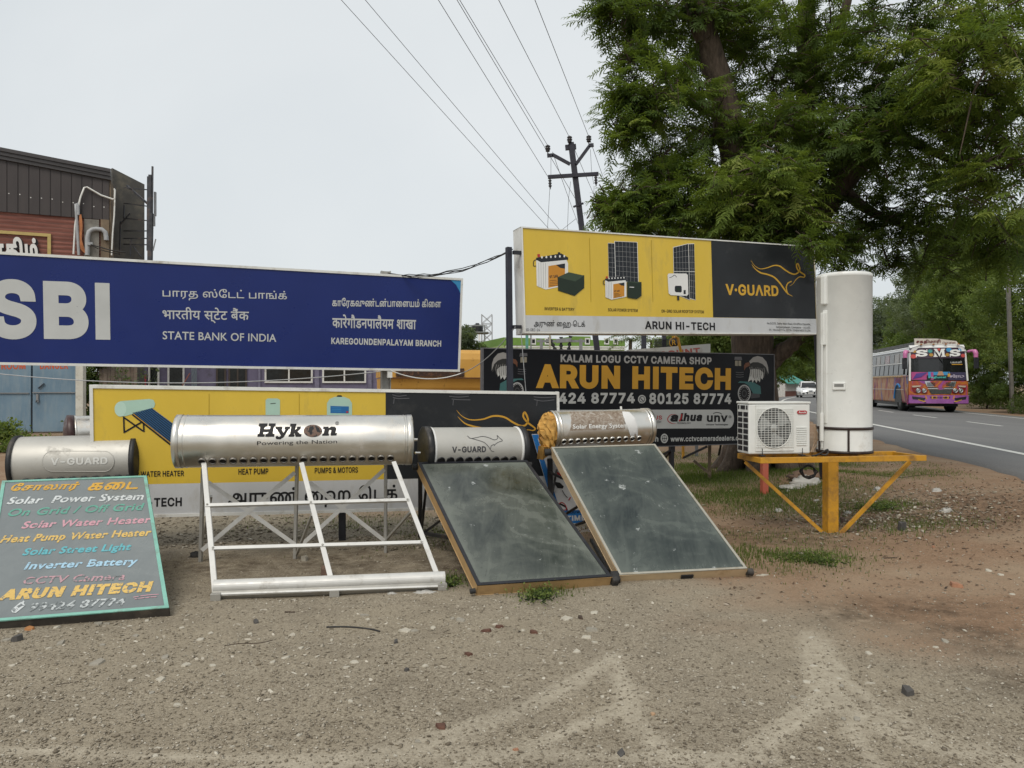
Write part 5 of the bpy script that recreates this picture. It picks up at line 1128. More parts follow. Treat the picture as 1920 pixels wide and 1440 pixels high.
mb = MB(); mb.tube([V3(x) for x in catmull([f(172, 461, .25), f(190, 468, .5), f(215, 477, .8), f(240, 482, 1.0)], 5)], .02, 6); mb.tube([V3(x) for x in catmull([f(174, 463, .25), f(195, 474, .5), f(225, 483, .8)], 5)], .015, 6); mb.build('cable', RUBBER, t)
mb = MB(); yz = [(0, 437), (96, 441), (96, 480)]; 
xL, xR, zT = -3.0, bz(96, 440)[0], bz(96, 439)[1]; mb.prism([B.pt(xL, zT - .1, .02), B.pt(xR, zT - .1, .02), B.pt(xR, zT, .02), B.pt(xL, zT, .02)], B.n * .04); mb.prism([B.pt(xR - .1, zT - 1.4, .02), B.pt(xR, zT - 1.4, .02), B.pt(xR, zT - .103, .02), B.pt(xR - .1, zT - .103, .02)], B.n * .04); mb.build('sign_surround', M('pale_yellow_paint', (.45, .34, .12), .5, var=.15), t)
mb = MB(); text(mb, B, 'கஊதிம\u0bcd', (-64, 502), (74, 502), 58, .05, o=.1, mode='box'); text(mb, B, 'கஊதிம\u0bcd', (-62, 502), (76, 504), 58, .085, o=.07, mode='box', mi=1); mb.build('lettering', [I_WHITE, I_BLK], t)
# rusty sign frame standing beside it
MAST = M('rusted_sign_steel', (.05, .052, .06), .6, .3, var=.4, dirt=(.14, .09, .06), dirt_amt=.3)
p = P(283, 480, 25.6); t = thing('sign_mast', 'tall rusty steel sign mast beside the brick building', 'mast', V3((p.x, p.y, 0)))
mb = MB()
for du, v0, v1, w in ((-4, 331, 470, .06), (0, 328, 490, .1), (4, 312, 420, .05), (1.5, 400, 490, .12)):
    mb.bar(P(281 + du - (2 if v1 > 480 else 0), v1 if v1 < 480 else 560, 25.6), P(281 + du + 1, v0, 25.6), w, w, (1, 0, 0))
mb.build('upright', MAST, t)
mb = MB(); mb.bar(P(291, 405, 25.7), P(291, 360, 25.7), .09, .05, (1, 0, 0)); mb.bar(P(289, 424, 25.65), P(289, 405, 25.65), .08, .05, (1, 0, 0)); mb.bar(P(287, 470, 25.6), P(292, 448, 25.6), .03, .03); mb.build('fitting', STEELB, t)
mb = MB()
for v0, v1 in ((381, 387), (409, 414), (433, 433), (447, 447), (458, 459), (352, 356)): mb.bar(P(232, v0, 26.3), P(279, v1, 25.6), .035, .035)
mb.bar(P(238, 348, 26.3), P(277, 382, 25.6), .06, .06); mb.bar(P(233, 384, 26.3), P(232, 410, 26.3), .04, .04); mb.bar(P(244, 400, 26.2), P(226, 420, 26.2), .04, .04); mb.bar(P(246, 448, 26), P(244, 480, 26), .04, .04); mb.bar(P(250, 462, 26), P(265, 482, 25.8), .03, .03); mb.bar(P(226, 415, 26.2), P(224, 478, 26.2), .04, .04)
mb.build('stay', MAST, t)
# blue steel gates
GATE = NT('blue_gate_paint'); GATE.p('Base Color', GATE.mix(GATE.ramp(GATE.noise(3, 7, .7, GATE.map((3, 3, .5))), [(.45, 0.), (.75, .7)]), GATE.ramp(GATE.noise(1.2, 4), [(.3, (.10, .17, .235)), (.7, (.155, .235, .30))]), (.22, .27, .30))); GATE.p('Roughness', .5); GATE = GATE.m
g0, g1 = P(-150, 810, 23.0), P(146, 812, 23.6); g0.z = g1.z = 0; Gp = wall_plane(g0, g1); LG = (g1 - g0).length
t = thing('steel_gate', 'faded blue steel double gate with red warning words, under the blue sign', 'gate', (g0 + g1) / 2)
xs0 = Gp.loc(59.5, 750)[0]; zG = Gp.loc(100, 669)[1]
MB().prism([Gp.pt(0, .06), Gp.pt(xs0 - .03, .06), Gp.pt(xs0 - .03, zG), Gp.pt(0, zG)], Gp.n * -.05).build('leaf', GATE, t, bevel=.006)
MB().prism([Gp.pt(xs0 + .03, .06), Gp.pt(LG - .05, .06), Gp.pt(LG - .05, zG), Gp.pt(xs0 + .03, zG)], Gp.n * -.05).build('leaf', GATE, t, bevel=.006)
mb = MB(); mb.prism([Gp.pt(xs0 - .03, 0, -.06), Gp.pt(xs0 + .03, 0, -.06), Gp.pt(xs0 + .03, zG, -.06), Gp.pt(xs0 - .03, zG, -.06)], Gp.n * -.02); mb.build('gap_strip', BLACK, t)
for (a_, b_) in (((-10, 737), (55, 737)), ((62, 736), (142, 736))): MB().bar(Gp.px(*a_, .03), Gp.px(*b_, .03), .03, .03).build('slide_bolt', STEELB, t)
MB().bar(Gp.px(73, 728, .04), Gp.px(84, 719, .04), .035, .03).build('handle', NAVY, t)
mb = MB(); mb.box(Gp.px(71, 745, .03), .07, .03, .2, Gp.ex); mb.tube([Gp.px(70, 750, .05), Gp.px(69, 754, .05), Gp.px(73, 754, .05), Gp.px(73, 749, .05)], .02, 6); mb.build('padlock', STEELB, t)
mb = MB(); text(mb, Gp, 'EB ROOM', (-22, 693), (48, 692), 13, .03, o=.004); mb.build('lettering', ink('warning_red', (.5, .1, .04)), t); mb = MB(); text(mb, Gp, 'DANGER', (75, 692), (128, 691.5), 13, .03, o=.004); mb.build('lettering', ink('warning_red', (.5, .1, .04)), t)
p = P(151.5, 780, 22.9); MB().box((p.x, p.y, 1.25), .22, .22, 2.5, Gp.ex).build('gate_pillar', M('whitewash', (.55, .54, .48), .8, var=.15, dirt=(.25, .22, .17), dirt_amt=.35, dirt_scale=3), None, (p.x, p.y, 0), .01)
o = bpy.data.objects['gate_pillar']; prop(o, 'white concrete pillar at the right of the blue gate', 'pillar')
# purple one-storey house
p0, p1 = P(185, 700, 29.0), P(712, 700, 33.0); p0.z = p1.z = 0; H_ = wall_plane(p0, p1); LH = (p1 - p0).length
MAUVE = M('mauve_wall_paint', (.15, .135, .21), .8, var=.18, scale=1.2, dirt=(.08, .075, .09), dirt_amt=.3)
t = thing('mauve_house', 'low mauve house with white framed windows seen between the two sign boards', 'house', (p0 + p1) / 2)
MB().prism([H_.pt(0, 0), H_.pt(LH, 0), H_.pt(LH, 3.3), H_.pt(0, 3.3)], H_.n * -4).build('wall', MAUVE, t)
MB().prism([H_.pt(-.2, 3.302, .5), H_.pt(LH + .2, 3.302, .5), H_.pt(LH + .2, 3.5, .5), H_.pt(-.2, 3.5, .5)], H_.n * -4.7).build('roof', CONC, t)
GLASSD = M('dark_window_glass', (.02, .022, .022), .1, var=.3)
for u0, u1, v0, v1, wht in ((278, 299, 694, 735, 1), (314, 346, 696, 735, 1), (405, 424, 696, 735, 0), (428, 463, 696, 735, 0), (496, 586, 690, 718, 1), (604, 686, 691, 718, 1)):
    (x0, zt), (x1, _) = H_.loc(u0, v0), H_.loc(u1, v0); zb_ = H_.loc(u0, v1)[1]; zt = 2.45 if wht == 1 and v1 > 720 else max(zt, 2.4)
    fm = WFRAME if wht else M('brown_door_paint', (.06, .045, .035), .6)
    mb = MB(); w = .07
    for a_, b_, c_, d_ in ((x0, x0 + w, zb_, zt), (x1 - w, x1, zb_, zt), (x0 + w, x1 - w, zt - w, zt), (x0 + w, x1 - w, zb_, zb_ + w)): mb.prism([H_.pt(a_, c_, .002), H_.pt(b_, c_, .002), H_.pt(b_, d_, .002), H_.pt(a_, d_, .002)], H_.n * .06)
    if x1 - x0 > .7: xm = (x0 + x1) / 2; mb.prism([H_.pt(xm - .03, zb_ + w, .002), H_.pt(xm + .03, zb_ + w, .002), H_.pt(xm + .03, zt - w, .002), H_.pt(xm - .03, zt - w, .002)], H_.n * .05)
    wo = mb.build('window', fm, t)
    MB().prism([H_.pt(x0 + w, zb_ + w, .004), H_.pt(x1 - w, zb_ + w, .004), H_.pt(x1 - w, zt - w, .004), H_.pt(x0 + w, zt - w, .004)], H_.n * .01).build('pane', GLASSD, wo)
for u0, u1 in ((484, 488), (590, 598), (690, 696)):
    (x0, _), (x1, _) = H_.loc(u0, 700), H_.loc(u1, 700); MB().prism([H_.pt(x0, 0, .003), H_.pt(x1, 0, .003), H_.pt(x1, 3.2, .003), H_.pt(x0, 3.2, .003)], H_.n * .1).build('pilaster', M('mauve_trim', (.17, .16, .23), .7), t)
MB().box(H_.px(270, 714, .05), .16, .05, .5, H_.ex).build('red_notice', M('red_notice', (.4, .05, .07), .5), t)
mb = MB()
for u in (361, 364.5, 368): mb.bar(H_.px(u, 740, .3), H_.px(u, 690, .3), .04, .04, (1, 0, 0))
mb.build('downpipe', M('grey_blue_pipe', (.2, .25, .28), .5), t)
mb = MB(); mb.bar(P(340, 726, 27), P(356, 700, 27), .03, .03); p = P(345, 720, 27); prop(mb.build('leaning_pole', M('rust_pole', (.22, .07, .05), .6), base=(p.x, p.y, 0)), 'thin rusty pole leaning in front of the mauve house', 'pole')
# corrugated fence strip and post with creeper
f0, f1 = P(186, 730, 25.0), P(252, 730, 25.6); f0.z = f1.z = 0; Fp = wall_plane(f0, f1); LF = (f1 - f0).length
mb = MB(); k = 0; x = 0
while x < LF: mb.prism([Fp.pt(x, 0, .03 * (k % 2)), Fp.pt(x + .11, 0, .03 * (k % 2)), Fp.pt(x + .11, 2.6, .03 * (k % 2)), Fp.pt(x, 2.6, .03 * (k % 2))], Fp.n * -.03); x += .115; k += 1
prop(mb.build('sheet_fence', M('rusty_tan_sheet', (.2, .155, .12), .7, var=.45, scale=2, dirt=(.09, .05, .035), dirt_amt=.4), base=f0), 'rusty tan corrugated sheet fence between blue gate and mauve house', 'fence')
# yellow steel tank lying behind the signs
RUSTY = NT('rusty_yellow_paint'); _d = RUSTY.ramp(RUSTY.noise(2.2, 9, .74, RUSTY.map((1, 1, .45))), [(.57, 0.), (.66, 1.)])
RUSTY.p('Base Color', RUSTY.mix(_d, RUSTY.ramp(RUSTY.noise(1, 4), [(.3, (.50, .26, .045)), (.7, (.60, .34, .075))]), (.13, .05, .02))); RUSTY.p('Roughness', .55); RUSTY = RUSTY.m
q0, q1 = P(712, 700, 18.0), P(1010, 700, 18.9); q0.z = q1.z = 0; Yp = wall_plane(q0, q1); LY = (q1 - q0).length
t = thing('steel_bin', 'rusty yellow steel bin with rounded top behind the blue sign', 'bin', (q0 + q1) / 2)
zt, zm = Yp.loc(880, 655)[1], Yp.loc(880, 708)[1]
prof = [(0, zm), (0, zt - .25), (-.06, zt - .1), (-.2, zt - .015), (-.4, zt), (-1.6, zt), (-1.8, zt - .1), (-1.85, zt - .3), (-1.85, zm)]
MB().prism([Yp.pt(0, z_, x_) for x_, z_ in prof], Yp.ex * LY).build('body', RUSTY, t)
prof = [(-.02, zm - .02), (-.1, zm - .25), (-.25, zm - .5), (-.4, zm - .62), (-1.5, zm - .62), (-1.8, zm - .02)]
MB().prism([Yp.pt(.02, z_, x_) for x_, z_ in prof], Yp.ex * (LY - .04)).build('hopper', RUSTY, t)
MB().box((Yp.pt(0, zm - .01, .01) + Yp.pt(LY, zm - .01, .01)) / 2, LY, .05, .025, Yp.ex).build('belt', M('dark_rust', (.1, .04, .02), .7), t)
mb = MB(); a_, b_ = Yp.px(742, 705, .02), Yp.px(870, 702, .02); z0, z1 = Yp.loc(800, 706)[1], Yp.loc(800, 690.5)[1]
xa, xb = Yp.loc(742, 700)[0], Yp.loc(870, 700)[0]; mb.prism([Yp.pt(xa, z0, .003), Yp.pt(xb, z0, .003), Yp.pt(xb, z1, .003), Yp.pt(xa, z1, .003)], Yp.n * .03); mb.build('rusty_grille', M('dark_rusty_grille', (.045, .022, .014), .8, var=.5, scale=20, dirt=(.2, .09, .04), dirt_amt=.4, dirt_scale=12), t)
for x_ in (.3, LY - .4): MB().box(Yp.pt(x_, (zm - .6) / 2, -1), .2, 1.2, zm - .6, Yp.ex).build('support', STEELDK, t)

# ---------------------------------------------------------------- poles and wires
PZ = 24.0; pt_ = P(1070.5, 268, PZ); pb_ = P(1139, 870, PZ); pb_.z = 0
pt_m = lambda z: pb_ + (pt_ - pb_) * ((z - pb_.z) / (pt_.z - pb_.z))
pole = thing('utility_pole', 'dark leaning power pole with cross arms behind the raised yellow sign', 'power pole', pb_)
POLE = M('dark_blue_pole', (.016, .016, .028), .6, var=.3, dirt=(.06, .05, .045), dirt_amt=.2)
MB().bar(pb_, pt_, .21, .17, (1, 0, 0)).build('shaft', POLE, pole, bevel=.01)
MB().bar(P(1060, 277, PZ), P(1080, 275, PZ), .1, .16).build('cap', POLE, pole)
MB().bar(P(1027.5, 332, PZ - .12), P(1122, 326, PZ - .12), .1, .11).build('cross_arm', POLE, pole)
mb = MB(); mb.bar(P(1069, 308, PZ - .12), P(1036, 290, PZ - .12), .07, .1); mb.bar(P(1037, 291, PZ - .12), P(1026, 292, PZ - .12), .07, .11); mb.build('cross_arm', POLE, pole)
mb = MB(); mb.bar(P(1080, 308, PZ - .12), P(1105, 274, PZ - .12), .07, .1); mb.bar(P(1104, 273, PZ - .12), P(1113, 272, PZ - .12), .07, .11); mb.build('cross_arm', POLE, pole)
mb = MB(); mb.bar(P(1075, 388, PZ - .1), P(1094, 381, PZ - .1), .05, .06); mb.build('cross_arm', POLE, pole)
INS = M('brown_porcelain', (.018, .014, .014), .3)
for u, v in ((1027, 282), (1068, 265), (1104, 264)):
    mb = MB(); p = P(u, v, PZ - .1); mb.lathe(p - V3((0, 0, .14)), (0, 0, 1), [(0, .015), (.1, .015), (.1, .06), (.13, .075), (.15, .05), (.17, .085), (.2, .09), (.22, .05), (.25, .085), (.28, .08), (.31, .03), (.33, 0)], 12); mb.build('insulator', INS, pole)
for u, v in ((1031, 345), (1117, 339)):
    mb = MB(); p = P(u, v, PZ - .12); mb.lathe(p + V3((0, 0, .16)), (0.04, 0, -1), [(0, .015), (.05, .06), (.1, .03), (.14, .06), (.19, .03), (.22, .06), (.28, .02), (.33, .015)], 10); mb.build('insulator', INS, pole)
for pts in ([(1033, 296), (1033, 330)], [(1031, 352), (1027, 420), (1026, 470)], [(1070, 340), (1066, 372), (1064, 432)], [(1107, 280), (1109, 318), (1113, 345)], [(1114, 350), (1112, 385), (1109, 432)], [(1080, 410), (1055, 430)]):
    MB().tube([P(*q, PZ - .1) for q in pts], .006, 4).build('jumper_wire', RUBBER, pole)
def wire(v0, end, label, r=.008, sag=.25, ez=None):
    """span from far above and behind the camera to the pole"""
    e = end; u0 = v0; d = 9.6 - EYE; Y0 = d * F / 720; s0 = P(u0, 0, Y0); s0.z = EYE + d
    st = s0 + (s0 - e) * 1.6; st.z = e.z + (s0.z - e.z) * 2.6
    q = []
    for k in range(25):
        f = k / 24; p = st + (e - st) * f; q.append(p)
    o = MB().tube(q, r, 4).build('overhead_wire', WIRE, base=e); prop(o, label, 'wire', 'power lines overhead'); return o
WIRE = M('wire_grey', (.05, .05, .055), .6)
wire(640, P(1098, 505, PZ), 'lowest overhead wire, crossing the sky farthest left')
wire(685, P(1101, 492, PZ), 'second overhead wire from the left, running down behind the yellow sign')
wire(822, P(1029, 334, PZ - .12), 'overhead wire ending at the left tip of the level cross arm')
wire(857, P(1088, 388, PZ - .1), 'overhead wire passing just left of the pole insulators to the small bracket')
wire(862, P(1027, 273, PZ - .1), 'overhead wire tied to the left upper insulator of the pole')
wire(935, P(1067, 256, PZ - .1), 'overhead wire tied to the middle insulator on the pole top')
wire(1003, P(1103, 254, PZ - .1), 'overhead wire tied to the right upper insulator of the pole')
def wire2(a_, b_, label, r=.012, sag=0., n=14, mat=None, name='overhead_wire', cat='wire', strands=1):
    mb = MB(); R = random.Random(int(a_.x * 100))
    for s_ in range(strands):
        q = []
        for k in range(n + 1): f = k / n; p = a_ + (b_ - a_) * f; p = p - V3((0, 0, sag * (1 + .1 * s_) * 4 * f * (1 - f))); p += V3((0, 0, R.uniform(-.012, .012) if strands > 1 and 0 < k < n else 0)); q.append(p)
        mb.tube(q, r, 5)
    return prop(mb.build(name, mat or WIRE, base=a_), label, cat)
for a_, b_, l in ((P(1036, 285, PZ - .1), P(1105, 470, 44), 'far wire running on from the left upper insulator'), (P(1070, 262, PZ - .1), P(1150, 440, 46), 'far wire running on from the middle insulator'), (P(1106, 262, PZ - .1), P(1176, 445, 46), 'far wire running on from the right upper insulator')): prop(wire2(a_, b_, l, .009, .15), group='power lines overhead')
wire2(P(962, 467, 8.55), P(727, 512, 9.62), 'sagging black cable bundle between raised yellow sign and blue sign', .005, .12, 16, RUBBER, 'cable_bundle', 'cable', 4)
wire2(P(966, 613, 8.5), P(865, 700, 9.6), 'thin grey wire slanting from the black post down to the blue sign', .006, .08, 14, PIPE, 'thin_wire')
wire2(P(865, 700, 9.6), P(731, 694, 9.3), 'thin white wire drooping under the right end of the blue sign', .007, .09, 14, WFRAME, 'thin_wire')
wire2(P(-20, 699, 11.5), P(727, 695, 11.0), 'long thin wire slung across the blue gate and mauve house', .008, .17, 24, PIPE, 'thin_wire')
wire2(P(977, 625, 8.48), P(986, 735, 8.6), 'thin grey wire hanging beside the left post of the raised sign', .005, -.0, 6, PIPE, 'thin_wire')
# far roofs, tower, tanks
def far_tower():
    Y = 90.; a_ = P(913, 650, Y); t = thing('lattice_tower', 'pale steel lattice telecom tower far away right of the blue sign', 'tower', V3((a_.x, Y, 0)))
    mb = MB(); w = .62; zt = P(0, 590, Y).z
    for dx in (-w, w):
        for dy in (-w, w): mb.bar((a_.x + dx, Y + dy, 0), (a_.x + dx, Y + dy, zt), .09, .09, (1, 0, 0))
    z_ = 0; k = 0
    while z_ < zt - 1.1:
        for dy in (-w, w): mb.bar((a_.x - w, Y + dy, z_), (a_.x + w, Y + dy, z_ + 1.1), .06, .06); mb.bar((a_.x + w, Y + dy, z_), (a_.x - w, Y + dy, z_ + 1.1), .06, .06); mb.bar((a_.x - w, Y + dy, z_), (a_.x + w, Y + dy, z_), .06, .06)
        z_ += 1.1
    mb.build('lattice', M('tower_grey', (.3, .31, .32), .5), t)
    mb = MB()
    for dx, z0 in ((-.9, 5.), (1.0, 6.2), (1.0, 3.8), (-.9, 7.4)): mb.box((a_.x + dx, Y - .6, z0), .22, .15, 1.3)
    mb.build('antenna', WFRAME, t)
far_tower()
Y = 70.; a_ = P(894, 650, Y); t = thing('tank_stand', 'black water tank on a tall steel stand beside the lattice tower', 'water tank', V3((a_.x, Y, 0)))
mb = MB(); zp = P(0, 624, Y).z
for dx in (-.8, .8):
    for dy in (-.8, .8): mb.bar((a_.x + dx, Y + dy, 0), (a_.x + dx * .9, Y + dy, P(0, 611, Y).z), .09, .09, (1, 0, 0))
for z_ in (1.5, 3.2, zp - .05, P(0, 611.5, Y).z): mb.box((a_.x, Y - .85, z_), 2.0, .07, .08); mb.box((a_.x, Y + .85, z_), 2.0, .07, .08)
mb.box((a_.x, Y, zp), 2.2, 2.0, .08); mb.build('stand', M('stand_grey', (.25, .26, .26), .6), t)
mb = MB(); mb.lathe((a_.x + .05, Y, zp + .05), (0, 0, 1), [(0, .5), (.2, .56), (.3, .53), (.4, .56), (.5, .53), (.62, .54), (.72, .3), (.75, .18), (.85, .18), (.86, 0)], 20); mb.build('tank', PLASTIC, t)
Y = 58.; g0, g1 = P(944, 640, Y), P(1171, 640, Y + 3); g0.z = g1.z = 0; Gn = wall_plane(g0, g1); LGn = (g1 - g0).length
t = thing('green_building', 'two-tone green building far behind the gap between the sign boards', 'building', (g0 + g1) / 2); zr = Gn.loc(1000, 636)[1]; zm = Gn.loc(1000, 648)[1]
MB().prism([Gn.pt(0, 0), Gn.pt(LGn, 0), Gn.pt(LGn, zm), Gn.pt(0, zm)], Gn.n * -8).build('lower_wall', M('lime_wall', (.36, .46, .18), .8, var=.12), t)
MB().prism([Gn.pt(0, zm + .003, .1), Gn.pt(LGn, zm + .003, .1), Gn.pt(LGn, zr, .1), Gn.pt(0, zr + .1, .1)], Gn.n * -8).build('upper_wall', M('leaf_green_wall', (.15, .27, .05), .8, var=.12), t)
xr0, xr1 = Gn.loc(1073, 640)[0], Gn.loc(1106, 640)[0]; MB().prism([Gn.pt(xr0, zr - .0, .15), Gn.pt(xr1, zr - .0, .15), Gn.pt(xr1, Gn.loc(1100, 631)[1], .15), Gn.pt(xr0, Gn.loc(1100, 631)[1], .15)], Gn.n * -3).build('parapet', M('leaf_green_wall_2', (.15, .27, .05), .8, var=.12), t)
for u in (999, 1025, 1100, 1136, 1153):
    x_, z_ = Gn.loc(u, 640); wo = MB().box(Gn.pt(x_, z_, .12), .42, .1, .52, Gn.ex).build('window', WFRAME, t); MB().box(Gn.pt(x_, z_, .175), .24, .01, .3, Gn.ex).build('pane', GLASSD, wo)
for v in (650, 654): MB().bar(Gn.px(946, v, .3), Gn.px(1170, v + 1, .3), .1, .12).build('ledge', WFRAME, t)
Y = 34.; a_ = P(1052, 655, Y); t = thing('transformer_frame', 'dark power equipment with drooping insulators seen in the gap over the black sign', 'transformer', V3((a_.x, Y, 0)))
mb = MB()
for u0, v0, u1, v1 in ((1030, 632, 1042, 658), (1070, 630, 1066, 658), (1052, 632, 1052, 660)):
    p_, q_ = P(u0, v0, Y), P(u1, v1, Y); n_ = 7; mb.tube([p_ + (q_ - p_) * k / n_ for k in range(n_ + 1)], [.04 if k % 2 else .1 for k in range(n_ + 1)], 8)
mb.build('insulator_string', PLASTIC, t)
MB().bar(P(1043, 639.5, Y), P(1071, 637.5, Y), .3, .18).build('drum', STEELB, t)
mb = MB(); mb.bar((a_.x - .9, Y, 0), (a_.x - .9, Y, 3.6), .14, .14, (1, 0, 0)); mb.bar((a_.x + .9, Y, 0), (a_.x + .9, Y, 3.6), .14, .14, (1, 0, 0)); mb.bar((a_.x - 1.1, Y, 3.5), (a_.x + 1.1, Y, 3.5), .1, .1); mb.bar((a_.x - 1.1, Y, 2.7), (a_.x + 1.1, Y, 2.7), .1, .1); mb.build('frame', STEELB, t)
for u, w_, l, m_ in ((988, .1, 'teal street post seen just right of the black sign post', M('teal_post', (.1, .3, .24), .5)), (995.5, .05, 'thin grey post beside the teal post in the gap', STEELB), (1031, .06, 'cream post left of the dark power equipment', M('cream_post', (.4, .38, .3), .6)), (1207, .16, 'dark post left of the louvred panel in the gap', NAVY)):
    p = P(u, 640, 26.); prop(MB().bar((p.x, p.y, 0), (p.x, p.y, 3.6), w_, w_, (1, 0, 0)).build('post', m_, base=(p.x, p.y, 0)), l, 'post')
Y = 16.; c = [P(1176, 656, 15.6), P(1332, 644.5, Y), P(1332, 690, Y), P(1176, 690, 15.6)]; Dp = Plane(c[3], c[2], c[0])
t = thing('discount_sign', 'tilted white sign with red letters peeping over the black sign', 'sign board', (c[2] + c[3]) / 2); MB().prism([c[3], c[2], c[1], c[0]], Dp.n * -.05).build('board', M('white_sign_paint', (.6, .6, .58), .5, var=.06, dirt=(.35, .32, .28), dirt_amt=.3), t)
mb = MB(); text(mb, Dp, 'DISCOUNT', (1200, 675), (1313, 663.5), 12, .03, o=.004); mb.build('lettering', ink('soft_red', (.5, .14, .12)), t)
for u in (1200, 1310): p = Dp.px(u, 680, -.1); MB().box((p.x, p.y, .9), .06, .06, 1.9).build('post', STEELB, t)
p = P(1264, 642, 17.); t = thing('round_emblem_sign', 'round black and gold emblem sign with a letter over the white sign', 'sign', V3((p.x, p.y, 0))); Rp = Plane(p, p + V3((1, .1, 0)), p + V3((0, 0, 1)))
mb = MB(); mb.lathe(p, Rp.n, [(-.03, 0), (-.03, .12), (.0, .12), (.005, 0)], 24); mb.build('disc', BLACK, t)
mb = MB(); mb.disc(Rp, 1264, 642, 9.6, 9.6, .008, 24, r_in=.86); text(mb, Rp, 'R', (1260, 647), (1267.5, 647), 10, .02, 'gill', o=.009); mb.sheet(Rp, [(1260, 633), (1268, 633), (1269, 629), (1266, 631), (1264, 628), (1262, 631), (1259, 629)], .008); mb.build('emblem', I_GOLD, t)
MB().bar((p.x, p.y + .04, 0), (p.x, p.y + .04, p.z), .05, .05, (1, 0, 0)).build('post', BLACK, t)
p = P(1270, 640, 15.5); mb = MB(); mb.tube([P(1265, 632, 15.5), P(1271, 634, 15.5), P(1274, 648, 15.5), P(1279, 668, 15.5)], .03, 8); mb.tube([P(1279, 668, 15.5), V3((P(1281, 668, 15.5).x, 15.5, 0))], .03, 8); prop(mb.build('bent_pipe', ORANGE, base=(p.x, p.y, 0)), 'bent orange pipe in front of the white sign with red letters', 'pipe')
t = thing('louvre_panel', 'dark louvred panel on posts left of the round emblem sign', 'panel', V3((P(1243, 640, 20.).x, 20., 0)))
for k in range(6): MB().bar(P(1227, 637 + k * 2.6, 20.), P(1259, 637 + k * 2.6, 20.), .1, .022).build('slat', BLACK, t)
for u in (1245,): p = P(u, 640, 20.05); MB().bar((p.x, p.y, 0), (p.x, p.y, 2.9), .1, .1, (1, 0, 0)).build('post', NAVY, t)
# concrete pole beyond the road
p = rp(55, 9.6, 0); pu = P(1898, 600, 34.); hp_ = V3((pu.x, pu.y, .2)); t = thing('concrete_pole', 'slim pale concrete pole standing in the trees beyond the road', 'power pole', hp_)
MB().bar(hp_, (hp_.x - .25, hp_.y, 8.3), .15, .14, (1, 0, 0)).build('shaft', M('pole_concrete', (.16, .15, .13), .85, var=.35, scale=2), t, bevel=.02); MB().bar((hp_.x - .9, hp_.y, 7.9), (hp_.x + .5, hp_.y, 7.9), .1, .1).build('cross_arm', STEELB, t)
# teal roofed shed far down the road
Y = 84.; s0, s1 = P(1472, 735, Y), P(1506, 735, Y + 2); s0.z = s1.z = 0; Sp = wall_plane(s0, s1); t = thing('roadside_shed', 'small white shed with a teal roof far down the road', 'shed', (s0 + s1) / 2); LS = (s1 - s0).length
MB().prism([Sp.pt(0, 0), Sp.pt(LS, 0), Sp.pt(LS, 1.6), Sp.pt(0, 1.6)], Sp.n * -3).build('wall', M('shed_white', (.5, .5, .48), .7, var=.2), t)
MB().prism([Sp.pt(-.2, 1.55, .5), Sp.pt(LS + .2, 1.55, .5), Sp.pt(LS - .3, 2.5, -1.2), Sp.pt(.2, 2.5, -1.2)], V3((0, 0, .08))).build('roof', M('teal_sheet', (.04, .24, .19), .5), t)
MB().prism([Sp.pt(.0, 0, .02), Sp.pt(LS, 0, .02), Sp.pt(LS, .75, .02), Sp.pt(0, .75, .02)], Sp.n * .05).build('plinth', M('red_brown_plinth', (.13, .06, .05), .8), t)
# ---------------------------------------------------------------- trees
def rot_to(dirs, roll):
    """rotation matrices whose x axis follows dirs, z roughly up"""
    d = dirs / np.linalg.norm(dirs, axis=1, keepdims=True); up = np.tile([0, 0, 1.], (len(d), 1))
    s = np.cross(up, d); s /= np.maximum(np.linalg.norm(s, axis=1, keepdims=True), 1e-6); u = np.cross(d, s)
    c, sn = np.cos(roll)[:, None], np.sin(roll)[:, None]
    s2, u2 = s * c + u * sn, u * c - s * sn
    return np.stack([d, s2, u2], -1)
def leaf_object(name, tv, tf, pos, R, scl, tint, mat, parent):
    n = len(pos); tv = np.asarray(tv, float); tf = np.asarray(tf); b = np.array(wpos(parent))
    v = np.einsum('nij,nkj->nki', R, tv[None] * scl[:, None, None]) + pos[:, None, :] - b
    k = len(tv); fc = (tf[None] + (np.arange(n) * k)[:, None, None]).reshape(-1, tf.shape[1])
    me = bpy.data.meshes.new(name); me.vertices.add(n * k); me.vertices.foreach_set('co', v.ravel())
    me.loops.add(fc.size); me.loops.foreach_set('vertex_index', fc.ravel()); me.polygons.add(len(fc)); me.polygons.foreach_set('loop_start', np.arange(len(fc)) * tf.shape[1]); me.update()
    at = me.attributes.new('tint', 'FLOAT', 'POINT'); at.data.foreach_set('value', np.repeat(np.clip(tint, 0, 1), k).astype(np.float32))
    me.materials.append(mat); o = bpy.data.objects.new(name, me); COL.objects.link(o); o.parent = parent; return o
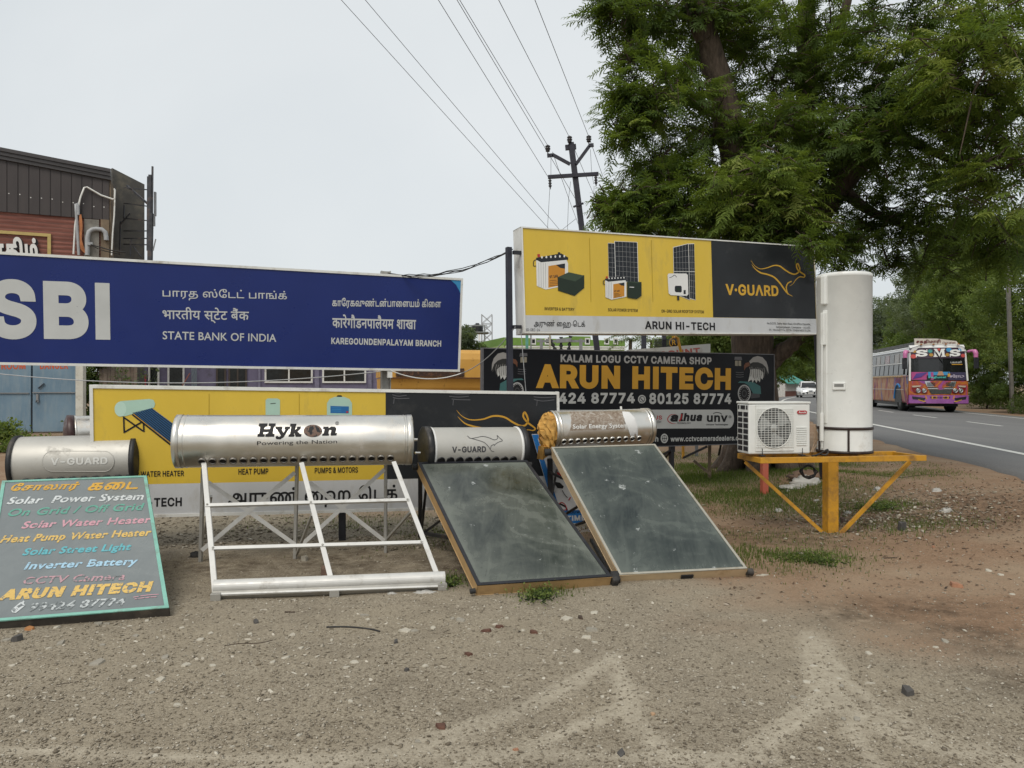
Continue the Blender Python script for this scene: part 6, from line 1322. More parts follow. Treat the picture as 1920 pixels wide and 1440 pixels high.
def twig_template():
    """a leafy twig with arching feather leaves (toothed strips): x along the twig, z up"""
    V, Q = [], []; R = random.Random(9)
    stem = [V3((x, .03 * math.sin(6 * x), .05 * x - .3 * x * x)) for x in np.linspace(0, .66, 9)]
    for i in range(8):
        a, b = stem[i], stem[i + 1]; k = len(V); w = V3((0, .004, 0)); V.extend([a - w, b - w, b + w, a + w]); Q.append((k, k + 1, k + 2, k + 3))
    for i in range(1, 9):
        for sd in (-1, 1):
            if i == 8 and sd == 1: continue
            o = stem[i]; L = R.uniform(.17, .28); d = V3((R.uniform(.25, .9), sd * R.uniform(.5, 1), 0)).normalized()
            if i == 8: d = V3((1, .1, 0)).normalized()
            side = d.cross(V3((0, 0, 1))).normalized(); up0 = R.uniform(.05, .5); n = 4; rows = []
            for j in range(n + 1):
                f = j / n; p = o + d * L * f * (1 - .12 * f) + V3((0, 0, L * (up0 * f - (up0 + R.uniform(.28, .4)) * f * f)))
                w = .5 * .05 * math.sin(math.pi * min(1, .12 + .86 * f)) ** .6 * (1 if j % 2 else .52); til = V3((0, 0, -.35 * w))
                rows.append((p - side * w + til, p, p + side * w + til))
            k = len(V)
            for r in rows: V.extend(r)
            for j in range(n):
                q = k + 3 * j; Q.append((q, q + 1, q + 4, q + 3)); Q.append((q + 1, q + 2, q + 5, q + 4))
    return np.array([tuple(v) for v in V]), np.array(Q)
TWV, TWF = twig_template()
def limb(mb, pts, r, n=10, seed=1):
    R = random.Random(seed); P2 = catmull([tuple(p) for p in pts], 6); m = len(P2)
    rr = [r[0] + (r[1] - r[0]) * (i / (m - 1)) ** .8 for i in range(m)]
    mb.tube([V3(p) + V3((R.uniform(-.1, .1), R.uniform(-.1, .1), R.uniform(-.05, .05))) * rr[i] for i, p in enumerate(P2)], [x * R.uniform(.92, 1.1) for x in rr], n)
TB = V3((P(1432, 880, 12.7).x, 12.7, 0.05))
big = thing('tamarind_tree', 'big dark tree with feathery leaves overhanging the raised yellow sign', 'tree', TB)
mb = MB(); fl = [(TB.x, TB.y, -.1), (TB.x - .02, TB.y, .35), (TB.x - .1, TB.y, 1.2), (TB.x - .18, TB.y, 2.0), (TB.x - .22, TB.y, 2.9)]
mb.tube([V3(p) for p in catmull(fl, 6)], [.66 - .06 * k if k < 4 else max(.345, .44 - .012 * k) for k in range(len(catmull(fl, 6)))], 18)
R = random.Random(8)
for k in range(8):
    a_ = k * math.tau / 8 + .3; mb.tube([V3(q) for q in catmull([(TB.x + .9 * math.cos(a_), TB.y + .9 * math.sin(a_), -.05), (TB.x + .58 * math.cos(a_), TB.y + .58 * math.sin(a_), .22), (TB.x + .32 * math.cos(a_), TB.y + .32 * math.sin(a_), .95)], 4)], [.1, .13, .16, .18, .19, .2, .2, .18, .1][:9], 8)
top = V3((TB.x - .22, TB.y, 2.9))
limb(mb, [top - V3((0, 0, .5)), P(1405, 520, 12.7), P(1400, 400, 12.6), P(1370, 250, 12.3), P(1330, 90, 12.0), P(1295, -30, 11.8), P(1270, -200, 11.6)], (.36, .14), 12, 2)
limb(mb, [top - V3((0, 0, 1.2)), P(1452, 672, 12.6), P(1485, 645, 12.4), P(1545, 600, 12.2)], (.22, .08), 10, 3)
limb(mb, [top - V3((0, 0, .3)), P(1480, 470, 12.9), P(1570, 350, 12.6), P(1660, 240, 12.2), P(1735, 155, 11.8), P(1830, 60, 11.2)], (.34, .12), 12, 4)
limb(mb, [P(1480, 470, 12.9), P(1500, 330, 13.3), P(1512, 150, 13.4), P(1515, -60, 13.4), P(1530, -300, 13.2)], (.26, .12), 10, 5)
limb(mb, [P(1400, 400, 12.6), P(1330, 340, 12.2), P(1250, 345, 11.8), P(1150, 378, 11.5)], (.14, .03), 8, 6)
limb(mb, [P(1360, 220, 12.3), P(1290, 190, 12.0), P(1200, 170, 11.7)], (.12, .03), 8, 7)
limb(mb, [P(1570, 350, 12.6), P(1640, 400, 12.6), P(1720, 430, 12.4), P(1800, 450, 12.0)], (.12, .03), 8, 8)
limb(mb, [P(1660, 240, 12.2), P(1760, 290, 11.4), P(1850, 330, 10.6)], (.1, .03), 8, 9)
limb(mb, [P(1512, 150, 13.4), P(1570, 60, 13.2), P(1600, -40, 13)], (.14, .05), 8, 10)
limb(mb, [P(1440, 500, 12.8), P(1480, 440, 11.6), P(1510, 455, 10.3)], (.1, .02), 8, 11)
trunk_mb = mb
# clumps: picture place u, v, distance, half width, half height (pixels), twigs, tone (left edge lighter: backlight put into the tint)
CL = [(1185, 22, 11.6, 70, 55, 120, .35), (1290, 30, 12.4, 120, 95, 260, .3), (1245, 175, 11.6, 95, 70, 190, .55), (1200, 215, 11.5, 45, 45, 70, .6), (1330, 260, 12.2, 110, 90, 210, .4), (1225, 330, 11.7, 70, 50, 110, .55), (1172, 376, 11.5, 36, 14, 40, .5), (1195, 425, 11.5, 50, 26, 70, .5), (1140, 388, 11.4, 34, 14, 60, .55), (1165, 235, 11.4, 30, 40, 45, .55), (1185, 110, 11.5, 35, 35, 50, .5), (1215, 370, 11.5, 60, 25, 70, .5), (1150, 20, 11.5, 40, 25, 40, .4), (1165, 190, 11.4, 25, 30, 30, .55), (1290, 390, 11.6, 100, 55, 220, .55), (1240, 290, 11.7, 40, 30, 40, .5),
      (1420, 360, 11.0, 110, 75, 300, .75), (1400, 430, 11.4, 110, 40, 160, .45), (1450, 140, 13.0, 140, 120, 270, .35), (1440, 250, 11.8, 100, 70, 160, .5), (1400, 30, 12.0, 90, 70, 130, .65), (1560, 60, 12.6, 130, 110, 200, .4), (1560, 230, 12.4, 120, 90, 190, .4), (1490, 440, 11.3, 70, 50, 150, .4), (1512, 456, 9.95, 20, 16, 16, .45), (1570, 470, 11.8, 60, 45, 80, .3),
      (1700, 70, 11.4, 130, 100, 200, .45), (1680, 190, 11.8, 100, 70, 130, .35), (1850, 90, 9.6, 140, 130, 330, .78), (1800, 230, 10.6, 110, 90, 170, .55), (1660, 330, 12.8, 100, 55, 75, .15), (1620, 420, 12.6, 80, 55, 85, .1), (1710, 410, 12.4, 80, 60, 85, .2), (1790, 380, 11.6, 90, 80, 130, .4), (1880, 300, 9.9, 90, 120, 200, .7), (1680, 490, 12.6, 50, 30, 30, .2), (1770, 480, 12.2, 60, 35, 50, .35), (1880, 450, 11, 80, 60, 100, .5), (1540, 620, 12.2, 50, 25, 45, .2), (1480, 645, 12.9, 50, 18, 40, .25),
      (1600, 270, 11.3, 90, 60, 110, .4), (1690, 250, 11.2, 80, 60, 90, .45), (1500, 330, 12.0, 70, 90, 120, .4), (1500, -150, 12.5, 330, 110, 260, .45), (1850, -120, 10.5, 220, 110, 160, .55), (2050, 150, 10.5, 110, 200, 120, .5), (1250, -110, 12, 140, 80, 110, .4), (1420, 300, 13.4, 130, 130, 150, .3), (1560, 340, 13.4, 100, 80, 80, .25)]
ps, dr, tn = [], [], []; SPRAYS = []
for u, v, Y, ru, rv, k, tone in CL:
    m = max(3, int(k * .36)); c = np.array(P(u, v, Y)); s = Y / F; x = rng.normal(0, 1, (m, 3)); x /= np.linalg.norm(x, axis=1, keepdims=True)
    o_ = x * rng.random((m, 1)) ** .42 * np.array([ru * s, (ru + rv) * .5 * s, rv * s]); d = o_ * np.array([1, 1, .25]) + rng.normal(0, .5 * ru * s, (m, 3)) * np.array([1, 1, .55]); d /= np.maximum(np.linalg.norm(d, axis=1, keepdims=True), .01)
    d[:, 2] -= .1
    for i in range(m):                                              # each spray: a branchlet with six leafy twigs fanned flat along it
        L = rng.uniform(.3, .6); a0 = c + o_[i] - d[i] * L * .6; SPRAYS.append((a0, a0 + d[i] * L)); tt = tone + rng.normal(-.05, .13)
        for j in range(6):
            f = (j + rng.random()) / 6; ang = (-1) ** j * rng.uniform(.25, .9) * (1 - .6 * f); ca, sa = math.cos(ang), math.sin(ang)
            dd = np.array([d[i][0] * ca - d[i][1] * sa, d[i][0] * sa + d[i][1] * ca, d[i][2] + rng.normal(0, .22)])
            ps.append(a0 + d[i] * L * f + np.array([0, 0, -.12 * f * f]) + rng.normal(0, .03, 3)); dr.append(dd); tn.append(np.clip(tt + rng.normal(0, .09), 0, 1))
ps, dr, tn = np.array(ps), np.array(dr), np.array(tn)
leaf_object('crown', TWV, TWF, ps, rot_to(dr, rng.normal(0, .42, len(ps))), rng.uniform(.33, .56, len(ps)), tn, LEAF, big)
# fine branchlets inside the crown
mb = trunk_mb; R = random.Random(12)
for a_, b_ in SPRAYS: mb.tube([a_, (a_ + b_) / 2 + np.array([0, 0, .03]), b_ + np.array([0, 0, -.1])], [.011, .008, .004], 4, False)
for u, v, Y, ru, rv, k, tone in CL[:36]:
    c = P(u, v, Y); s = Y / F
    for _ in range(5):
        e = c + V3((R.gauss(0, ru * s * .6), R.gauss(0, ru * s * .5), R.gauss(0, rv * s * .6))); m_ = (c + e) / 2 + V3((0, 0, .1)); mb.tube([c + V3((R.uniform(-.1, .1), 0, -.1)), m_, e], [.022, .014, .005], 5)
mb.build('trunk', BARK, big)

LQ = np.array([(0, -.1, 0), (.5, -.32, .06), (1, 0, -.05), (.5, .32, .06)]); LQF = np.array([(0, 1, 2, 3)])
def sprig(k=9, seed=1):
    R = random.Random(seed); V, Q = [], []
    for i in range(k):
        th = R.uniform(0, 6.28); d = V3((math.cos(th), math.sin(th), R.uniform(-.5, .5))).normalized(); s = d.cross(V3((0, 0, 1))).normalized(); o = V3((R.uniform(-.6, .6), R.uniform(-.6, .6), R.uniform(-.4, .4)))
        L = R.uniform(.4, .75); w = L * .26; n = len(V); V.extend([o, o + d * L * .5 - s * w + V3((0, 0, .05)), o + d * L + V3((0, 0, -.1)), o + d * L * .5 + s * w + V3((0, 0, .05))]); Q.append((n, n + 1, n + 2, n + 3))
    return np.array([tuple(v) for v in V]), np.array(Q)
SPV, SPF = sprig(11)
def tree(name, label, base, h, rad, n, leafm=LEAF2, tone=.45, leaf=.28, clumps=9, low=.3, group=None, trunk=.16, seed=0, cat='tree', spread=1.0):
    g = np.random.default_rng(seed + 100); R = random.Random(seed); base = V3(base); base.z = gz(base.x, base.y) - .03
    t = thing(name, label, cat, base, group)
    cs = []
    for i in range(clumps):
        a_ = i * 2.4 + seed; f = (i + .5) / clumps; z = h * (low + (1 - low) * (.12 + .8 * f)); rr = rad * .62 * math.sqrt(R.random()) * (1.15 - .75 * f ** 2) * spread
        cs.append((base + V3((rr * math.cos(a_), rr * math.sin(a_), z)), rad * R.uniform(.34, .55) * (1.1 - .35 * f)))
    mb = MB(); tp_ = base + V3((R.uniform(-.3, .3), 0, h * .62)); limb(mb, [base - V3((0, 0, .1)), base + V3((R.uniform(-.15, .15), 0, h * .25)), tp_, base + V3((0, 0, h * .85))], (trunk, trunk * .2), 8, seed)
    for c, r in cs[:8]: limb(mb, [base + V3((0, 0, h * .3 * R.uniform(.6, 1.3))), (base + c) / 2 + V3((0, 0, h * .12)), c], (trunk * .45, .02), 6, seed + 1)
    mb.build('trunk', BARK, t)
    ps, dr, tn = [], [], []; per = n // clumps
    for c, r in cs:
        x = g.normal(0, 1, (per, 3)); x /= np.linalg.norm(x, axis=1, keepdims=True); o_ = x * (g.random((per, 1)) ** .4) * np.array([r, r, r * .72]); o_ += g.normal(0, .06 * r, (per, 3))
        ps.append(np.array(c) + o_); dr.append(o_ + g.normal(0, .4 * r, (per, 3))); tn.append(np.clip(g.normal(tone + R.uniform(-.12, .16), .15, per), 0, 1))
    ps, dr, tn = map(np.concatenate, (ps, dr, tn)); keep = ps[:, 2] > base.z + .05; ps, dr, tn = ps[keep], dr[keep], tn[keep]
    leaf_object('crown', SPV, SPF, ps, rot_to(dr, g.uniform(0, 6.28, len(ps))), g.uniform(.7, 1.3, len(ps)) * leaf, tn, leafm, t); return t
def at(u, Y): p = P(u, 720, Y); return (p.x, Y, 0)
# beyond the road, from near to far
FARG = 'trees lining the far side of the road'
def rd(Y, off): return rp((Y + 11.4) * 1.0, off)
tree('roadside_tree', 'dense dark tree at the right edge of the photo beside the road', rd(23.5, 11.5), 9.0, 3.0, 5200, tone=.3, leaf=.2, clumps=16, low=.1, seed=1, group=FARG)
tree('roadside_tree', 'dark green tree behind the slim concrete pole', rd(30, 12.0), 9.5, 3.2, 5600, tone=.3, leaf=.2, clumps=17, low=.05, seed=2, group=FARG)
tree('roadside_tree', 'yellow-green tree rising right behind the bus roof', rd(41, 12.2), 10.8, 3.8, 6000, tone=.62, leaf=.22, clumps=15, low=.15, seed=3, group=FARG)
tree('roadside_tree', 'light green tree just right of the white cylinder, above the bus', rd(52, 11.0), 12.0, 4.2, 5600, tone=.6, leaf=.25, clumps=14, low=.15, seed=4, group=FARG)
tree('roadside_tree', 'pale thin tree rising beside the top of the white cylinder', rd(62, 10.5), 12.8, 3.6, 2600, LEAFG, .7, .26, 12, .3, seed=5, group=FARG)
tree('roadside_tree', 'tall open tree with bare boughs behind the slim concrete pole', rd(37, 14), 12, 4.2, 2600, tone=.45, leaf=.22, clumps=13, low=.35, seed=6, group=FARG, trunk=.3)
tree('roadside_tree', 'mid green tree hidden behind the bus and white cylinder', rd(68, 12), 12.5, 5.0, 4600, tone=.5, leaf=.3, clumps=12, low=.1, seed=7, group=FARG)
tree('roadside_tree', 'dark round tree at the bend, seen past the big trunk', rd(88, 11), 9.5, 5.0, 4200, tone=.35, leaf=.36, clumps=12, low=.1, seed=8, group=FARG)
tree('roadside_tree', 'green tree over the white car at the road bend', rd(79, 12), 12.5, 5.0, 4200, tone=.55, leaf=.36, clumps=12, low=.12, seed=9, group=FARG)
tree('roadside_tree', 'hazy tree far behind the teal roofed shed', rd(118, 4), 13, 8, 3600, LEAFG, tone=.5, leaf=.5, clumps=12, low=.1, seed=10, group=FARG)
tree('roadside_tree', 'far green tree closing the view past the road bend', rd(104, 11), 13, 7, 3600, tone=.5, leaf=.42, clumps=12, low=.05, seed=11, group=FARG)
tree('roadside_tree', 'dark green tree closing the road view right behind the white car', at(1522, 112), 13, 7, 4200, tone=.38, leaf=.42, clumps=14, low=.0, seed=12, group=FARG)
tree('roadside_tree', 'dark green tree between the big trunk and the white car', at(1478, 100), 12, 5, 3600, tone=.32, leaf=.4, clumps=13, low=.05, seed=13, group=FARG)
# undergrowth along the verge
UG = 'bushes along the far road verge'
for i, (Y, off, h, r, l) in enumerate([(22.5, 9.6, 2.2, 1.2, 'dark bush at the lower right edge of the photo by the road'), (26.5, 9.9, 2.8, 1.4, 'leafy bush at the road verge right of the concrete pole'), (31, 9.8, 3.2, 1.4, 'climber covered bush around the concrete pole foot'), (36.5, 9.8, 3.4, 1.5, 'tall dark bush close behind the bus mirror'), (43, 10.0, 3.0, 1.6, 'bush hidden behind the bus body'), (29, 12.2, 4.8, 2.0, 'dense shrub behind the verge bushes at the right photo edge'), (34.5, 12.4, 5.0, 2.1, 'dense shrub between the concrete pole and the bus')]):
    tree('verge_bush', l, rd(Y, off), h, r, 2600, tone=.3, leaf=.13, clumps=10, low=-.05, seed=20 + i, group=UG, trunk=.06, cat='bush', spread=1.2)
# left of the road, behind the signs
NG = 'trees behind the black sign board'
tree('yard_tree', 'leafy tree behind the white sign with red letters', at(1345, 27), 5.5, 2.6, 3200, tone=.45, leaf=.2, clumps=11, low=.1, seed=31, group=NG)
tree('yard_tree', 'darker tree between the white red-lettered sign and the big trunk', at(1385, 33), 6.5, 2.8, 3200, tone=.3, leaf=.22, clumps=11, low=.1, seed=32, group=NG)
tree('yard_tree', 'pale green tree left of the round emblem sign', at(1295, 40), 5.0, 3.0, 2400, tone=.6, leaf=.25, clumps=10, low=.1, seed=33, group=NG)
tree('yard_tree', 'round grey-green tree far off just right of the blue sign', at(868, 60), 6.3, 2.3, 2600, LEAFG, .35, .24, 11, .1, seed=34)
tree('yard_tree', 'low tree far behind the gap beside the lattice tower', at(925, 110), 4.0, 4, 1200, LEAFG, .4, .4, 8, .1, seed=35)
tree('yard_tree', 'dark tree between the white gate pillar and the sheet fence', at(172, 25.0), 3.0, .8, 1100, tone=.25, leaf=.13, clumps=8, low=.0, seed=36, trunk=.06)
# two palms far behind
for u, Y, h, l in ((1178, 48, 5.6, 'grey-green palm left of the white red-lettered sign'), (1218, 55, 6.0, 'grey-green palm behind the louvred panel')):
    b = V3((*at(u, Y)[:2], 0)); t = thing('palm_tree', l, 'palm', b); limb_ = MB(); limb_.tube([b, b + V3((.1, 0, h * .5)), b + V3((.15, 0, h * .8))], [.16, .13, .11], 8); limb_.build('trunk', BARK, t); mb = MB(); R = random.Random(int(u))
    for k in range(16):
        th = k * 2.4; el = R.uniform(-.2, 1.1); q = []; d = V3((math.cos(th), math.sin(th), 0))
        for j in range(7): f = j / 6; q.append(b + V3((.15, 0, h * .8)) + d * 2.2 * f * math.cos(el * .6) + V3((0, 0, 1.5 * math.sin(el) * f - 1.5 * f * f)))
        for j in range(6):
            for s_ in (-1, 1):
                for m_ in (.0, .5):
                    p = q[j] * (1 - m_) + q[j + 1] * m_; sd = d.cross(V3((0, 0, 1))) * s_; e = p + sd * .45 * (1 - .5 * j / 6) + d * .2 + V3((0, 0, -.22)); w = d * .035; mb.add([p - w, e, p + w], [(0, 1, 2)])
    o = mb.build('crown', LEAFG, t); at_ = o.data.attributes.new('tint', 'FLOAT', 'POINT'); at_.data.foreach_set('value', np.full(len(o.data.vertices), .55, np.float32))
# creeper on the fence post, weeds by the gate
def weeds(label, u, Y, w, h, n, tone=.5, seed=0, mat=LEAF2, leaf=.06, name='weed_clump'):
    g = np.random.default_rng(seed + 50); b = V3((*at(u, Y)[:2], 0)); b.z = gz(b.x, b.y); t = thing(name, label, 'weeds', b); mb = MB(); R = random.Random(seed); ps, dr = [], []
    for k in range(n):
        o = b + V3((R.gauss(0, w * .4), R.gauss(0, w * .25), 0)); hh = h * R.uniform(.4, 1) * math.exp(-((o.x - b.x) / w) ** 2); e = o + V3((R.gauss(0, .12) * hh * 2, R.gauss(0, .1), hh)); mb.tube([o, (o + e) / 2 + V3((R.gauss(0, .02), 0, 0)), e], [.006, .005, .002], 4)
        for j in range(14): f = R.uniform(.1, 1); ps.append(o * (1 - f) + e * f + V3((R.gauss(0, .05), R.gauss(0, .05), R.gauss(0, .03)))); dr.append((R.gauss(0, 1), R.gauss(0, 1), R.gauss(.3, .5)))
    mb.build('stems', mat, t); ps, dr = np.array(ps), np.array(dr); leaf_object('leaves', LQ, LQF, ps, rot_to(dr, g.uniform(0, 6, len(ps))), g.uniform(.6, 1.5, len(ps)) * leaf, np.clip(g.normal(tone, .2, len(ps)), 0, 1), mat, t); return t
weeds('tall green weeds at the left photo edge in front of the blue gate', 8, 19.0, .8, .7, 80, .6, 1, leaf=.09)
weeds('low green weeds spreading at the foot of the blue gate', 40, 17.0, .7, .4, 90, .55, 2, leaf=.07)
weeds('small plant sprouting beside the white gate pillar', 139, 22.5, .18, .5, 26, .4, 3, leaf=.09)
weeds('creeper climbing the fence near the mauve house', 238, 24.6, .5, 2.6, 60, .5, 4, LEAFG, .1, 'creeper')
weeds('fresh green weed tuft against the front of the left flat collector', 1010, 5.43, .16, .06, 34, .7, 5, leaf=.018, name='grass_tuft')
weeds('small weed tuft beside the white trough end', 846, 5.75, .08, .06, 18, .6, 6, leaf=.016, name='grass_tuft')
weeds('low green weed mat on the earth right of the collectors', 1515, 6.6, .34, .045, 70, .6, 7, leaf=.016, name='grass_tuft')
weeds('green weed patch under the right brace of the orange table', 1655, 8.9, .35, .08, 50, .5, 8, leaf=.02, name='grass_tuft')
# ---------------------------------------------------------------- bus and car
def wheel(mb_parent, c, ax, r, w, rim_mat):
    mb = MB(); mb.lathe(c - ax * w / 2, ax, [(0, r * .62), (0, r * .93), (w * .12, r), (w * .88, r), (w, r * .93), (w, r * .62)], 28); wo = mb.build('wheel', RUBBER, mb_parent)
    mb = MB(); mb.lathe(c - ax * w * .46, ax, [(0, 0), (0, r * .2), (.03, r * .28), (.05, r * .55), (-.005, r * .63), (w * .9, r * .63), (w * .88, r * .2), (w * .88, 0)], 24); mb.build('rim', rim_mat, wo); return wo
ART = NT('painted_bus_art'); _w = ART.noise(.55, 3, .55, ART.map((.8, .8, .35)), 3.2); _v = ART.noise(1.5, 2, .5, ART.map((1, 1, .4)), 2.0)
_c = ART.ramp(_w, [(.3, (.06, .02, .12)), (.39, (.30, .04, .13)), (.44, (.42, .15, .045)), (.49, (.50, .34, .22)), (.53, (.36, .08, .05)), (.58, (.45, .2, .06)), (.63, (.04, .12, .4)), (.7, (.36, .1, .3))])
ART.p('Base Color', ART.mix(ART.ramp(_v, [(.5, 0.), (.56, .75)]), _c, (.50, .29, .16))); ART.p('Roughness', .5); ART.p('Specular IOR Level', .25); ART = ART.m
ARTF = NT('painted_bus_front'); _w = ARTF.noise(.9, 3, .5, None, 2.0)
ARTF.p('Base Color', ARTF.ramp(_w, [(.3, (.20, .05, .24)), (.42, (.30, .08, .28)), (.47, (.36, .07, .05)), (.54, (.46, .17, .03)), (.6, (.40, .1, .04)), (.7, (.22, .04, .1))])); ARTF.p('Roughness', .4); ARTF.p('Specular IOR Level', .3); ARTF = ARTF.m
PINK = M('pink_gloss', (.55, .17, .36), .3, var=.1); PURP = M('violet_gloss', (.29, .1, .32), .25, var=.2, scale=1.5); BUSW = M('bus_white', (.66, .66, .65), .35, var=.06, dirt=(.4, .38, .34), dirt_amt=.2); CHROME = steel('chrome', (.6, .6, .6), .15)
BGL = M('dark_bus_glass', (.012, .013, .014), .06, var=.3, spec=.6); TINT = M('smoked_window', (.022, .023, .024), .12, var=.6, scale=2.5, spec=.35)
bf = P(1704, 774, 33.6); h = ROAD[49][2]; BD = V3((math.sin(h), math.cos(h), 0)); BR_ = V3((math.cos(h), -math.sin(h), 0))
BO = V3((bf.x, bf.y, ROADZ)); BW, BL_, BH = 2.38, 10.6, 3.05
def bp(x, y, z): return BO + BR_ * x + BD * y + V3((0, 0, z))      # x to its right as we see it, y back along the bus
t = thing('bus', 'bus painted in swirling pink, orange and violet with white roof, coming up the road', 'bus', bp(BW / 2, BL_ / 2, 0))
def loft(prof, y0, y1, mat, name, inset=0):
    a_ = [bp(x, y0, z) for x, z in prof]; return MB().prism(a_, BD * (y1 - y0)).build(name, mat, t, bevel=.05)
loft([(0, .42), (BW, .42), (BW + .02, 1.0), (BW, 1.62), (0, 1.62), (-.02, 1.0)], .12, BL_, ART, 'lower_body')
loft([(.03, 1.62), (BW - .03, 1.62), (BW - .1, 2.78), (.1, 2.78)], .3, BL_ - .02, BGL, 'window_band')
loft([(.07, 2.74), (BW - .07, 2.74), (BW - .16, 2.92), (BW - .5, 3.04), (.5, 3.04), (.16, 2.92)], .05, BL_, BUSW, 'roof')
MB().box(bp(BW / 2, 5.5, .36), BW - .3, 9.4, .2, BR_, BD).build('chassis', BLACK, t)
# side windows and rails on the visible flank
for k in range(10):
    y0 = .95 + k * .94
    MB().prism([bp(.012, y0, 1.72), bp(.012, y0 + .8, 1.72), bp(.055, y0 + .8, 2.2), bp(.055, y0, 2.2)], BR_ * -.02).build('window', TINT, t)
    MB().prism([bp(.062, y0, 2.29), bp(.062, y0 + .84, 2.29), bp(.095, y0 + .84, 2.7), bp(.095, y0, 2.7)], BR_ * -.02).build('window', M('upper_tinted_pane_%d' % k, [(.12, .12, .115), (.2, .16, .13), (.06, .06, .06), (.24, .12, .12)][k % 4], .2, var=.7, scale=5), t)
MB().box(bp(.035, BL_ / 2 + .25, 2.245), .05, BL_ - 1.1, .06, BR_, BD).build('rail', BUSW, t)
MB().box(bp(-.012, BL_ / 2 + .45, 1.64), .05, BL_ - 1.3, .075, BR_, BD).build('gold_line', M('gold_trim', (.5, .3, .07), .35), t)
MB().box(bp(-.024, BL_ / 2 + .3, 1.02), .012, BL_ - 1.0, .02, BR_, BD).build('silver_line', BUSW, t)
SPl = Plane(bp(-.03, BL_, 0), bp(-.03, 0, 0), bp(-.03, BL_, 1)); 
mb = MB()
class _S2: n = SPl.n; nf = SPl.n; loc = staticmethod(lambda u, v: (u, -v)); pt = staticmethod(lambda x, y, o=0: SPl.pt(x, y, o))
text(mb, _S2, 'SMS', (BL_ - 2.3, -1.32), (BL_ - 1.35, -1.32), .24, .03, o=.006); mb.build('lettering', ink('plum_letters', (.25, .06, .2)), t)
for yy in (1.75, 8.1):                                             # wheel arches and wheels
    for x_, s_ in ((-.026, 1), (BW + .026, -1)):
        mb = MB(); mb.prism([bp(x_, yy + .62 * math.cos(a_), .42 + .78 * math.sin(a_)) for a_ in np.linspace(0, math.pi, 16)], BR_ * .03 * s_); mb.build('wheel_arch', BLACK, t)
        wheel(t, bp(.2 if s_ > 0 else BW - .2, yy, .5), BR_ * -s_, .5, .32, steel('wheel_steel', (.3, .3, .31), .5) if yy < 2 and s_ > 0 else bpy.data.materials['wheel_steel'])
mb = MB(); mb.tube([bp(-.03, 1.75 + .68 * math.cos(a_), .42 + .85 * math.sin(a_)) for a_ in np.linspace(.2, 2.2, 12)], .05, 6); mb.build('arch_trim', ink('arch_blue', (.05, .25, .6)), t)
# front: curved plan
def fx(x): return -.02 - .22 * (1 - ((x - BW / 2) / (BW / 2)) ** 2)           # y of the front face at x
def front(x0, x1, z0, z1, mat, name, o=0, n=14, lean0=0, lean1=0, skew=0):
    vs, fs = [], []
    for j, (z_, ln) in enumerate(((z0, lean0), (z1, lean1))):
        for k in range(n + 1):
            x = x0 + (x1 - x0) * k / n; vs.append(bp(x, fx(x) - o + ln, z_)); vs.append(bp(x, .35, z_))
    r = 2 * (n + 1)
    for k in range(n): a_ = 2 * k; fs += [(a_, a_ + 2, r + a_ + 2, r + a_), (a_, a_ + 1, a_ + 3, a_ + 2), (r + a_, r + a_ + 2, r + a_ + 3, r + a_ + 1)]
    fs += [(0, r, r + 1, 1), (2 * n, 2 * n + 1, r + 2 * n + 1, r + 2 * n)]
    return MB().add(vs, fs, 0, False).build(name, mat, t)
front(0.0, BW, .42, .78, PURP, 'bumper', .06); front(0.0, BW, .783, 1.42, ARTF, 'front_panel', .0)
front(.06, BW - .06, 1.423, 2.72, BGL, 'windshield', -.02, lean1=.16)
front(.1, BW - .1, 2.42, 2.90, ink('visor_dark', (.05, .03, .05), .25), 'visor', .01, lean0=.10, lean1=.2)
front(.08, BW - .08, 2.903, 3.03, BUSW, 'roof_brow', .02, lean0=.2, lean1=.34)
for x_ in (.03, BW - .03): MB().bar(bp(x_, -.03, 1.42), bp(x_ + (.05 if x_ < 1 else -.05), .14, 2.8), .07, .07, BR_).build('pillar', BUSW, t)
class FrontS:                                                       # draws on the curved front, x across, y height
    n = BD * -1; nf = n
    def __init__(s, lean): s.lean = lean
    def loc(s, u, v): return (u, -v)
    def pt(s, x, y, o=0): x *= BW / 2.52; return bp(x, fx(x) - o + s.lean(y), y)
vis = FrontS(lambda z: -.02 + .10 + .1 * (z - 2.42) / .48); gl = FrontS(lambda z: .0 + .16 * (z - 1.42) / 1.3); fp_ = FrontS(lambda z: -.005); bu = FrontS(lambda z: -.065)
def serif_s(mb, x0, x1, mi):
    text(mb, vis, 'S', (x0, -2.51), (x1, -2.51), .3, .04, o=.01, mi=mi); w = .035; 
    for x_, z0 in ((x0 + .0, 2.48), (x1 - w, 2.70)): mb.sheet(vis, [(x_, -z0), (x_ + w, -z0), (x_ + w, -z0 - .13), (x_, -z0 - .13)], .012, mi)
mb = MB(); serif_s(mb, .3, .78, 0); serif_s(mb, 1.72, 2.2, 0)
M_ = [(1.02, 2.49), (1.2, 2.49), (1.2, 2.53), (1.15, 2.54), (1.16, 2.72), (1.27, 2.49), (1.38, 2.72), (1.39, 2.54), (1.34, 2.53), (1.34, 2.49), (1.55, 2.49), (1.55, 2.53), (1.5, 2.54), (1.49, 2.8), (1.53, 2.81), (1.53, 2.85), (1.37, 2.85), (1.28, 2.63), (1.18, 2.85), (1.02, 2.85), (1.02, 2.81), (1.06, 2.8), (1.06, 2.54), (1.02, 2.53)]
mb.sheet(vis, [(x, -z) for x, z in M_], .01, 0); mb.build('lettering', I_WHITE, t)
mb = MB()
